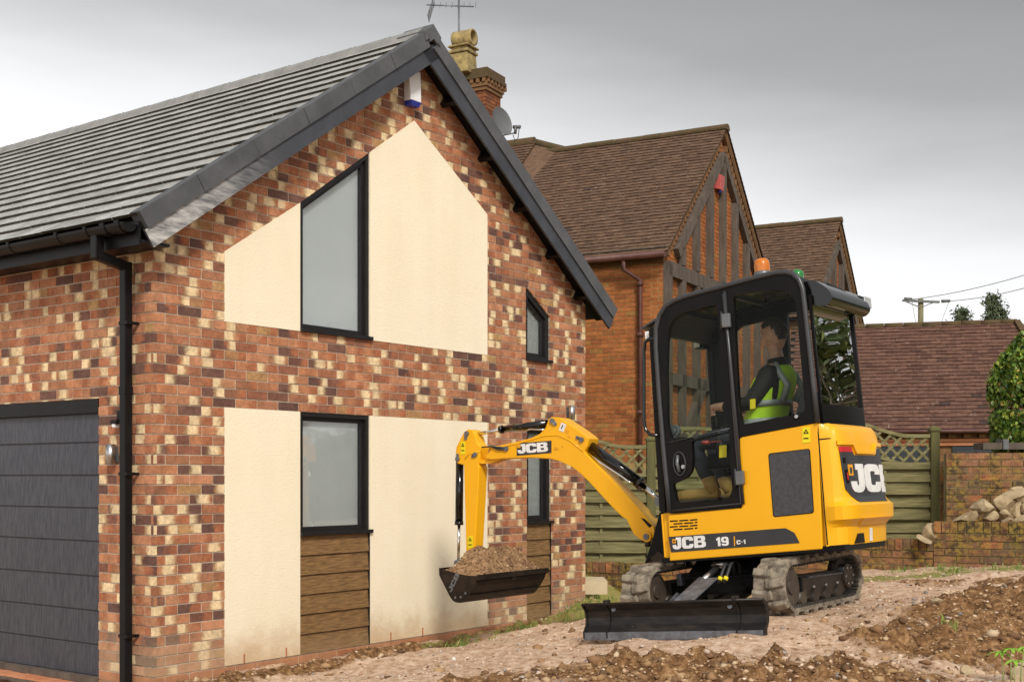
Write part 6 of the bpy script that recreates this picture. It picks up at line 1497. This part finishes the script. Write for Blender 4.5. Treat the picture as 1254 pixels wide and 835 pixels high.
mx_, mz_ = mpx(826, 529, .3); MB().cyl((mx_-.03, .34, mz_-.0), (mx_-.03, .38, mz_), .05, 24).cyl((mx_-.03, .38, mz_), (mx_-.03, .40, mz_), .028, 20).build('speaker', M['grey'], st_, bevel=.004)
MB().box((.30, -.40, .74), (.46, .40, .80)).build('pedal_plate', M['black'], st_)
for y in (-.1, .1): MB().hexa([(.32, y-.04, .80), (.42, y-.04, .86), (.42, y+.04, .86), (.32, y+.04, .80), (.31, y-.04, .82), (.41, y-.04, .88), (.41, y+.04, .88), (.31, y+.04, .82)]).build('pedal', M['grey'], st_)
MB().box((.30, -.42, .80), (.48, -.20, 1.20)).build('side_console', M['black'], st_, bevel=.03)
MB().tube([(.45, -.40, 1.35), (.2, -.42, 1.36), (.1, -.42, 1.25)], .012, 8).build('inner_rail', M['black'], st_)

def skin_mesh(nodes, edges, sub=2):
    """nodes: list of (Vector, rx, ry); grown by the Skin modifier and baked"""
    me = bpy.data.meshes.new('tmp'); me.from_pydata([tuple(n[0]) for n in nodes], edges, [])
    o = bpy.data.objects.new('tmp', me); COL.objects.link(o); m = o.modifiers.new('s', 'SKIN'); m.use_smooth_shade = True
    me.update(); sv = me.skin_vertices[0].data if me.skin_vertices else None
    if sv is None:
        bpy.context.view_layer.objects.active = o; bpy.ops.mesh.customdata_skin_add() if False else None
    for i, n in enumerate(nodes): me.skin_vertices[0].data[i].radius = (n[1], n[2]); me.skin_vertices[0].data[i].use_root = (i == 0)
    u = o.modifiers.new('u', 'SUBSURF'); u.levels = sub; u.render_levels = sub
    dgp = bpy.context.evaluated_depsgraph_get(); dgp.update(); ev = o.evaluated_get(dgp); res = bpy.data.meshes.new_from_object(ev)
    bpy.data.objects.remove(o); return res
def me_data(me): return [v.co.copy() for v in me.vertices], [tuple(p.vertices) for p in me.polygons]
J = dict(pel=DV(933, 527, 0), wai=DV(941, 503, 0), che=DV(947, 472, 0), nb=DV(953, 449, 0), nk=DV(951, 436, 0), hd=DV(948, 416, 0))
def armj(s): return [DV(953, 461, .0)+Vector((0, s*.17, 0)), DV(936, 497, .0)+Vector((.0, s*.25, 0)), DV(899, 500, 0)+Vector((0, s*.20, 0)), DV(886, 500, 0)+Vector((0, s*.18, 0))]
def legj(s): return [J['pel']+Vector((.03, s*.09, -.0)), DV(861, 545, 0)+Vector((0, s*.15, 0)), DV(878, 590, 0)+Vector((0, s*.13, 0)), DV(880, 603, 0)+Vector((0, s*.13, 0))]
def figure(parts, grow=1.0, arms=True, legs=True, trunk=(.13, .12, .155, .075, .052), hands=True, neck=True, side_only=None):
    nd = []; ed = []
    def A(p, rx, ry=None): nd.append((p, rx*grow, (ry or rx)*grow)); return len(nd)-1
    w = A(J['pel'], .125, .105) if 'pel' in parts else None
    a = A(J['wai'], .14, .105) if w is not None or 'che' in parts else None
    if w is not None: ed.append((w, a))
    if 'che' in parts:
        c = A(J['che'], .17, .12); ed.append((a, c)); n = A(J['nb'], .085, .075); ed.append((c, n))
        if neck: k = A(J['nk'], .05); ed.append((n, k)); k2 = A(J['hd'], .052); ed.append((k, k2))
        if arms:
            for s in (1, -1):
                q = armj(s); i = A(q[0], .065); ed.append((c, i)); j = A(q[1], .05); ed.append((i, j)); m = A(q[2], .036); ed.append((j, m))
                if hands: h = A(q[3], .026); ed.append((m, h))
    if 'leg' in parts:
        for s in (1, -1):
            q = legj(s); i = A(q[0], .085); ed.append((w, i)); j = A(q[1], .066); ed.append((i, j)); m = A(q[2], .047); ed.append((j, m))
            if hands: f = A(q[3], .04); ed.append((m, f))
    return skin_mesh(nd, ed)
try:
    pr_ = empty('person', mat=DM, label='seated driver in a black jacket and green hi-vis vest, looking down and ahead', cat='person')
    bd_ = MB(); v, f = me_data(figure(('pel', 'che', 'leg'))); bd_.add(v, f, True)
    # head: facing +x, sculpted on a fine sphere
    hc = DV(948.5, 410, 0); tilt = Matrix.Rotation(R(14), 3, 'Y')
    def headf(u, v_):
        th = math.pi*v_; ph = 2*math.pi*u; d = Vector((math.sin(th)*math.cos(ph), math.sin(th)*math.sin(ph), math.cos(th)))
        x, y, z = d.x*.098, d.y*.076, d.z*.122
        fr = max(0, d.x)
        if z < 0: k = 1 - .32*(-z/.122)**1.5; y *= k; x = x*(1-.18*(-z/.122)) if x < 0 else x
        if z < -.03 and d.x < 0: x *= .82
        x += .004*fr*math.exp(-((z-.03)/.018)**2)                                            # brow
        x -= .007*fr*math.exp(-((z-.012)/.012)**2)*math.exp(-((abs(y)-.028)/.018)**2)         # eye sockets
        x += .026*math.exp(-((z+.018)/.018)**2)*math.exp(-(y/.011)**2)*(d.x > 0) + .012*math.exp(-((z-.0)/.02)**2)*math.exp(-(y/.009)**2)*(d.x > 0)
        x += .007*math.exp(-((z+.052)/.009)**2)*math.exp(-(y/.02)**2)*(d.x > 0) - .004*math.exp(-((z+.060)/.003)**2)*math.exp(-(y/.02)**2)*(d.x > 0)
        x += .010*math.exp(-((z+.092)/.018)**2)*math.exp(-(y/.022)**2)*(d.x > 0)
        return Vector((x, y, z))
    NU, NV = 64, 48; hv = [hc + tilt @ headf(i/NU, max(.001, min(.999, j/NV))) for j in range(NV+1) for i in range(NU)]
    bd_.add(hv, [(j*NU+i, j*NU+(i+1) % NU, (j+1)*NU+(i+1) % NU, (j+1)*NU+i) for j in range(NV) for i in range(NU)], True)
    for s in (1, -1):
        ec = Vector((-.008, s*.072, -.002)); ev = []
        for j in range(9):
            for i in range(12):
                th = math.pi*j/8; ph = 2*math.pi*i/12; ev.append(hc + tilt @ (ec + Vector((math.sin(th)*math.cos(ph)*.017, math.sin(th)*math.sin(ph)*.010, math.cos(th)*.031))))
        bd_.add(ev, [(j*12+i, j*12+(i+1) % 12, (j+1)*12+(i+1) % 12, (j+1)*12+i) for j in range(8) for i in range(12)], True)
    for s in (1, -1):
        q = armj(s); w = q[3]; tg = Vector((HP_.x, s*.17, HP_.z)); d = (tg-w).normalized(); pc = w.lerp(tg, .6)
        bd_.tube([w-Vector((.01, 0, 0)), w.lerp(tg, .35)+Vector((0, 0, .006)), tg+Vector((-.012, 0, .012))], [.026, .034, .030], 12)
        for k in range(4):
            L_ = (.062, .070, .066, .052)[k]; z = tg.z + .030 - k*.019; o = s*-.004
            p0 = Vector((tg.x-.012, tg.y+s*.022, z)); p1 = p0+Vector((.028, s*.006, -.002)); p2 = p1+Vector((.016, -s*.022, -.003)); p3 = p2+Vector((-.012, -s*(L_-.045), -.002))
            bd_.tube([p0, p1, p2, p3], [.0095, .009, .0085, .007], 8)
        th0 = Vector((tg.x-.02, tg.y-s*.018, tg.z+.018)); bd_.tube([th0, th0+Vector((.022, -s*.008, .016)), th0+Vector((.042, s*.004, .016))], [.011, .010, .008], 8)
    body_ = bd_.build('body', M['skin'], pr_, fix=False)
    hr = MB(); hvv = []; hf = []
    for j in range(NV+1):
        for i in range(NU):
            p = headf(i/NU, max(.001, min(.999, j/NV))); q = p.copy(); th = math.pi*j/NV
            lim = -.055 if p.x < -.035 else (.012 if p.x < -.01 else (.055 if p.x < .05 else .085))
            g = .010 if p.z > lim else -.012
            if abs(p.y) > .062 and -.03 < p.x < .012 and p.z < .03: g = -.012
            n = Vector((p.x/.098**2, p.y/.076**2, p.z/.122**2)).normalized(); hvv.append(hc + tilt @ (p + n*(g + .002*noise.noise(p*90))))
    hr.add(hvv, [(j*NU+i, j*NU+(i+1) % NU, (j+1)*NU+(i+1) % NU, (j+1)*NU+i) for j in range(NV) for i in range(NU)], True); hr.build('hair', M['hair'], pr_, fix=False)
    ey = MB()
    for s in (1, -1): c = hc + tilt @ Vector((.080, s*.028, .012)); ey.lathe([(0, -.009), (.007, -.006), (.009, 0), (.007, .006), (0, .009)], c, n=10)
    ey.build('eyes', M['black'], pr_)
    link('jacket', figure(('pel', 'che'), 1.13, hands=False, neck=False), M['jacket'], pr_)
    link('trousers', figure(('pel', 'leg'), 1.12, hands=False), M['navy'], pr_)
    # collar
    MB().tube([J['nb']+Vector((0, 0, -.01)), J['nb'].lerp(J['nk'], .75)], [.085, .068], 18, cap=False).build('collar', M['jacket'], pr_)
    # hi-vis vest: torso shell, open for the arms, with tape
    def ringp(c, rx, ry, n=28): return [c + Vector((rx*math.cos(2*math.pi*k/n), ry*math.sin(2*math.pi*k/n), 0)) for k in range(n)]
    rs__ = [(J['pel']+Vector((0, 0, -.03)), .155, .185), (J['pel'].lerp(J['wai'], .6), .150, .185), (J['wai'].lerp(J['che'], .35), .152, .190), (J['che'], .158, .198), (J['che'].lerp(J['nb'], .45), .142, .185), (J['che'].lerp(J['nb'], .8), .115, .145), (J['nb'], .092, .10)]
    def vest(rows, grow, nm, m_, sel):
        b = MB(); n = 28; vv = []; 
        for c, a, e in rows: vv += ringp(c, a+grow, e+grow, n)
        fs = []
        for j in range(len(rows)-1):
            for k in range(n):
                if sel(j, k, n): fs.append((j*n+k, j*n+(k+1) % n, (j+1)*n+(k+1) % n, (j+1)*n+k))
        b.add(vv, fs, True); o = b.build(nm, m_, pr_); sm_ = o.modifiers.new('thick', 'SOLIDIFY'); sm_.thickness = .006; return o
    def armhole(j, k, n):
        a = (k+.5)/n*360; side_ = min(abs(a-90), abs(a-270)); return not (j in (3, 4) and side_ < 34) and not (j == 5 and side_ < 15) and not (j >= 4 and (a < 22 or a > 338))
    vest(rs__, 0, 'vest', M['hivis'], armhole)
    def band(t0, t1, nm):
        rows = []
        tot = len(rs__)-1
        for t in (t0, t1): i = min(int(t), tot-1); f_ = t-i; rows.append((rs__[i][0].lerp(rs__[i+1][0], f_), lerp(rs__[i][1], rs__[i+1][1], f_), lerp(rs__[i][2], rs__[i+1][2], f_)))
        vest(rows, .004, nm, M['reflect'], lambda j, k, n: True)
    band(.5, .95, 'reflective_band'); band(1.65, 2.0, 'reflective_band')
    for s in (1, -1):
        MB().tube([J['che'].lerp(J['nb'], .95)+Vector((-.03, s*.10, .02)), J['che']+Vector((-.115, s*.145, .07)), J['che']+Vector((-.165, s*.125, -.02)), J['wai']+Vector((-.165, s*.11, .05))], [.02, .026, .026, .026], 6).build('shoulder_band', M['reflect'], pr_)
    for s in (1, -1):
        a = DV(884, 604, 0)+Vector((0, s*.13, 0)); t = DV(843, 607, 0)+Vector((0, s*.13, 0))
        b = MB().tube([a+Vector((-.045, 0, -.0)), a+Vector((0, 0, .0)), a.lerp(t, .45)+Vector((0, 0, .002)), a.lerp(t, .8), t+Vector((.0, 0, .0)), t+Vector((.022, 0, -.006))], [.030, .045, .046, .045, .038, .012], 14)
        b.tube([legj(s)[2]+Vector((0, 0, .03)), a], [.052, .048], 14)
        bo = b.build('boot', M['boot'], pr_); MB().bar(a+Vector((-.05, 0, -.042)), t+Vector((.015, 0, -.042)), .088, .02).build('sole', M['rubber_in'], bo, bevel=.006)
except Exception as ex:
    import traceback; traceback.print_exc()

# ------------------------------------------------------------------ plants and trees
def leaf_mat(name, ramp, rough=.55):
    m = stone_mat(name, ramp); p = m.node_tree.nodes['Principled BSDF']; p.inputs['Roughness'].default_value = rough
    p.inputs['Subsurface Weight'].default_value = 0; return m
M['leaf'] = leaf_mat('bush_leaf', [(0, (.045, .10, .012)), (.45, (.10, .19, .02)), (.75, (.19, .30, .035)), (.93, (.30, .36, .05)), (1, (.34, .22, .05))], .42)
M['needle'] = leaf_mat('conifer_needles', [(0, (.05, .075, .04)), (.6, (.085, .115, .06)), (1, (.14, .16, .08))], .9)
M['grass'] = leaf_mat('grass_blades', [(0, (.08, .16, .02)), (.5, (.16, .26, .04)), (.8, (.30, .33, .08)), (1, (.42, .36, .16))], .7)
M['bark'] = mat('bark', (.10, .075, .05), .95, col2=(.055, .04, .028), scale=8, bump=.01, bscale=18)
M['hedge'] = leaf_mat('hedge_leaf', [(0, (.03, .05, .012)), (.6, (.07, .11, .02)), (1, (.16, .16, .04))], .7)
def leaf_cloud(name, P, size, m_, parent, rs, asp=.55, droop=0, kind=None, nrm=None):
    P = np.asarray(P); n = len(P); a = rs.randn(n, 3); 
    if nrm is not None: a = a*.55 + nrm
    a /= np.linalg.norm(a, axis=1)[:, None]; b = rs.randn(n, 3); b[:, 2] -= droop; b -= (b*a).sum(1)[:, None]*a; b /= np.linalg.norm(b, axis=1)[:, None]; c = np.cross(a, b)
    s = (size*(.6+.8*rs.rand(n)))[:, None]; w = s*asp
    V = np.stack([P - b*s*.5, P + c*w*.5 + a*w*.12, P + b*s*.5 - a*s*.1, P - c*w*.5 + a*w*.12], 1).reshape(-1, 3)
    me = np_mesh(name, V, np.arange(4*n).reshape(n, 4)); at_ = me.attributes.new('bc', 'FLOAT_COLOR', 'POINT')
    cl_ = np.repeat(np.concatenate([rs.rand(n, 3), np.ones((n, 1))], 1), 4, 0); at_.data.foreach_set('color', cl_.astype(np.float32).ravel())
    o = link(name, me, m_, parent); 
    if kind: o['kind'] = kind
    return o
RS = np.random.RandomState(4)
bc_ = at(1291, 585, 14.6)
bu = empty('leafy_bush', loc=(bc_.x, bc_.y, .9), label='bright green clipped leafy bush behind the old brick wall at right', cat='bush')
n = 26000; d = RS.randn(n, 3); d /= np.linalg.norm(d, axis=1)[:, None]
r = .72 + .28*RS.rand(n)**.5; pw = np.array([noise.noise(Vector(q)*3.1)*.10 for q in d]); r = r + pw
ex_ = np.sign(d[:, 2])*np.abs(d[:, 2])**.7
Pl = np.stack([d[:, 0]*.72*r*np.where(ex_ > .2, 1-.35*np.clip(ex_-.2, 0, 1)**2, 1), d[:, 1]*.72*r, 1.45 + ex_*1.0*r], 1)
leaf_cloud('crown', Pl, .062, M['leaf'], bu, RS, .6, .6, nrm=d*.8)
tb_ = MB()
for k in range(9): a = k*.7; tb_.tube([(0, 0, 0), (.12*math.cos(a), .12*math.sin(a), .8), (.36*math.cos(a), .36*math.sin(a), 1.6), (.45*math.cos(a*1.3), .45*math.sin(a*1.3), 2.1)], [.03, .025, .015, .006], 6)
tb_.build('stems', M['bark'], bu)
def conifer(px, ptop, Y, hw, label, seed, lean=0):
    c = at(px, 585, Y); H = CZ + (585-ptop)/F*Y; rr = random.Random(seed); rs = np.random.RandomState(seed)
    t = empty('conifer_tree', loc=(c.x, c.y, 0), label=label, cat='conifer', group='dark conifers on the skyline')
    tr = MB().tube([(0, 0, 0), (.05, 0, H*.5), (lean*.3, 0, H*.8), (lean, 0, H)], [.22, .14, .07, .015], 7); pts = []
    nb = 120
    for k in range(nb):
        z = H*(.25+.75*(k/nb)**.9); L_ = hw*(1-(z/H)**1.6)*rr.uniform(.55, 1.15)+.12; a = rr.uniform(0, 6.28); p = Vector((lean*(z/H)**4, 0, z)); q = [p]
        for i in range(1, 6): f_ = i/5; q.append(p + Vector((math.cos(a)*L_*f_, math.sin(a)*L_*f_, L_*(.25*f_ - .45*f_*f_) )))
        tr.tube(q, [.03, .025, .02, .014, .008, .004], 4, cap=False)
        for i in range(int(190*L_/hw)+40):
            f_ = rr.random()**.7; j = min(int(f_*5), 4); w = q[j].lerp(q[j+1], f_*5-j); sp_ = .10+.16*(1-f_); pts.append((w.x+rr.gauss(0, sp_), w.y+rr.gauss(0, sp_), w.z+rr.gauss(0, sp_*.5)-abs(rr.gauss(0, sp_))*.7))
    tr.build('trunk', M['bark'], t); leaf_cloud('crown', pts, .20, M['needle'], t, rs, .35, 1.2)
conifer(1227, 359, 60, 2.6, 'tallest dark conifer on the skyline, its bent tip between the garage roof and the bush', 3, lean=-.45)
conifer(1183, 377, 62, 1.3, 'thin conifer tip just clearing the right end of the garage ridge', 5, lean=-.2)
conifer(1254, 398, 58, 2.6, 'lower dark conifer behind the top of the bush at the right edge', 8)
# pole and wires
pc = at(1127.5, 585, 45); zp = lambda py: CZ + (585-py)/F*45
po_ = empty('utility_pole', loc=(pc.x, pc.y, 0), label='wooden power pole with a crossarm standing behind the garage roof', cat='power pole')
MB().tube([(0, 0, 0), (0, 0, zp(366))], [.13, .095], 12).build('pole', M['polewood'], po_)
xa, xb = (1104-1127.5)/F*45, (1149-1127.5)/F*45
MB().bar((xa, -.12, zp(368.5)), (xb, -.12, zp(370.5)), .08, .08).build('crossarm', M['dish'], po_)
MB().bar((-.55, -.1, zp(370)), (-.06, -.1, zp(377)), .03, .03).bar((.42, -.1, zp(371)), (.05, -.1, zp(376)), .03, .03).build('brace', M['grey'], po_)
ins_ = MB(); ins_.tube([(xa+.02, -.12, zp(368)), (xa+.22, -.12, zp(368.3))], [.03, .06], 8).tube([(-.62, -.12, zp(367)), (-.35, -.12, zp(366.2))], [.07, .03], 8).tube([(xb+.08, -.12, zp(369.5)), (xb+.38, -.12, zp(369)),], [.06, .05], 8); ins_.build('insulator', M['dish'], po_)
def wire(A, B, sag, nm, label):
    A, B = Vector(A), Vector(B); pts = [A.lerp(B, k/14)-Vector((0, 0, sag*4*(k/14)*(1-k/14))) for k in range(15)]
    o = MB().tube([p-A for p in pts], .012, 5).build(nm, M['grey'], None); o.location = A; tag(o, label, 'wire')
wire(at(1114, 367, 45), at(1300, 322, 40), .15, 'power_wire', 'upper thin overhead wire running from the pole to the right edge')
wire(at(1157, 369, 45), at(1300, 338.5, 40), .15, 'power_wire', 'lower thin overhead wire running from the pole to the right edge')
MB().tube([(-.35, -.1, zp(369)), (-.18, 0, zp(395))], .008, 4).tube([(xb+.35, -.1, zp(370)), (xb+.05, 0, zp(400))], .008, 4).build('stay_wire', M['grey'], po_)

# bare trees and a hedge on the far side of the plot, seen mirrored in the cab's rear glass and the house windows
def bare_tree(x, y, H, seed, label):
    rr = random.Random(seed); t = empty('bare_tree', loc=(x, y, .4), label=label, cat='tree', group='bare trees along the right-hand boundary, reflected in the glass'); b = MB()
    def grow(p, d, L_, r, lv):
        q = [p]; dd = d.copy()
        for i in range(4): dd = (dd + Vector((rr.gauss(0, .16), rr.gauss(0, .16), rr.gauss(.03, .1)))).normalized(); q.append(q[-1]+dd*L_/4)
        b.tube(q, [r, r*.9, r*.8, r*.7, r*.58], 6 if lv < 2 else 4, cap=False)
        if lv >= 6: return
        for k in range(3 if lv < 4 else 2):
            a = rr.uniform(0, 6.28); o = dd.orthogonal().normalized(); o = Matrix.Rotation(a, 3, dd) @ o; nd = (dd*rr.uniform(.6, 1.1) + o*rr.uniform(.5, .95)).normalized(); st = q[rr.choice((2, 3, 4, 4))]
            grow(st, nd, L_*rr.uniform(.62, .85), r*.55, lv+1)
    grow(Vector((0, 0, 0)), Vector((0, 0, 1)), H*.28, H*.015, 0); b.build('trunk', M['bark'], t, fix=False)
for k, (x, y, H) in enumerate(((21, 16.6, 10.5), (26, 23.5, 12), (29, 20, 13), (24, 12, 10.5), (34, 28, 14), (31, 12.5, 12))):
    bare_tree(x, y, H, 30+k, ('%s bare winter tree on the right-hand boundary beyond the frame' % ('nearest', 'tall', 'broad', 'small', 'farthest', 'outermost')[k]))
n = 60000; hx_ = RS.rand(n)*13; Ph = np.stack([17.5 + hx_*.8 + RS.randn(n)*.7, 6.0 + hx_*1.5 + RS.randn(n)*.7, .2 + RS.rand(n)*np.where(6.0 + hx_*1.5 > 17.5, 9.0, 2.8)*(.8+.2*np.sin(hx_*2.1))], 1)
hd_ = empty('boundary_hedge', loc=(0, 0, 0), label='rough dark hedge along the right-hand boundary, mirrored in the cab glass', cat='hedge')
leaf_cloud('foliage', Ph, .30, M['hedge'], hd_, RS, .6, 0)

# grass tufts, weeds and seedlings
def tuft_pts(cx, cy, sp_, n, rs): return [(cx+rs.randn()*sp_, cy+rs.randn()*sp_) for _ in range(n)]
gp_ = []
for (px, py, Y, s_, k) in ((648, 770, 11.3, .06, 70), (600, 776, 10.6, .08, 25), (700, 757, 13.1, .08, 60), (730, 738, 13.2, .2, 80), (722, 700, 15.3, .12, 260), (740, 745, 12.6, .15, 160), (1110, 697, 13.1, .10, 40),
                          (1150, 696, 12.9, .05, 40), (1172, 697, 12.8, .05, 40), (1165, 795, 7.4, .03, 10), (1163, 782, 7.5, .02, 12), (1235, 697, 12.4, .3, 60), (690, 765, 12.4, .12, 25), (560, 790, 9.9, .08, 30)):
    P = at(px, py, Y); gp_ += tuft_pts(P.x, P.y, s_, k, RS)
V = []; Fq = []; Cq = []
for x, y in gp_:
    if not free(x, y): continue
    z = gz(x, y); h_ = .025 + .06*RS.rand(); a = RS.rand()*6.28; l_ = RS.rand()*.6*h_; w = .0025+.003*RS.rand(); dx, dy = math.cos(a), math.sin(a); k = len(V)
    V += [(x-dy*w, y+dx*w, z-.005), (x+dy*w, y-dx*w, z-.005), (x+dx*l_*.4+dy*w*.8, y+dy*l_*.4-dx*w*.8, z+h_*.6), (x+dx*l_, y+dy*l_, z+h_), (x+dx*l_*.4-dy*w*.8, y+dy*l_*.4+dx*w*.8, z+h_*.6)]; Fq.append((k, k+1, k+2, k+3, k+4)); Cq += [(RS.rand(), 0, 0, 1)]*5
me = bpy.data.meshes.new('grass'); me.from_pydata(V, [], Fq); a = me.attributes.new('bc', 'FLOAT_COLOR', 'POINT'); a.data.foreach_set('color', np.array(Cq, dtype=np.float32).ravel())
tag(link('grass', me, M['grass']), 'sparse tufts of grass and weeds at the wall foot and in the soil', 'grass', kind='stuff')
M['seedling'] = mat('seedling_green', (.28, .50, .03), .5, col2=(.20, .40, .03), scale=12); M['stem'] = mat('seedling_stem', (.30, .34, .12), .6)
def seedling(px, py, Y, H, seed, label):
    rr = random.Random(seed); P = at(px, py, Y); P.z = min(gz(P.x, P.y), P.z) ; t = empty('seedling', loc=P, label=label, cat='seedling', group='green seedlings at the bottom right corner')
    ln = rr.uniform(-.03, .03); top = Vector((ln, 0, H)); MB().tube([(0, 0, -.02), (ln*.3, 0, H*.5), top], [.004, .0035, .0025], 6).build('stem', M['stem'], t)
    b = MB()
    for k in range(7):
        a = k*2*math.pi/7 + rr.uniform(-.3, .3); L_ = rr.uniform(.045, .075); d = Vector((math.cos(a), math.sin(a), .25)); sd = Vector((-d.y, d.x, 0)); ps = [top + d*L_*f + Vector((0, 0, -.035*f*f)) for f in (0, .3, .65, 1)]; ws = (.002, .011, .009, .001)
        vv = []
        for p, w in zip(ps, ws): vv += [p-sd*w+Vector((0, 0, .003)), p, p+sd*w+Vector((0, 0, .003))]
        b.add(vv, [(3*i+j, 3*i+j+1, 3*i+j+4, 3*i+j+3) for i in range(3) for j in range(2)])
    b.build('leaves', M['seedling'], t)
for k, (px, py, Y, H, lb) in enumerate(((1229, 832, 6.45, .17, 'leftmost green seedling at the bottom right corner'), (1238, 838, 6.4, .19, 'second green seedling from the left at the bottom right'), (1249, 838, 6.4, .20, 'green seedling touching the right frame edge'), (1243, 842, 6.2, .17, 'shorter green seedling in front of the others at the bottom right'))): seedling(px, py, Y, H, 60+k, lb)
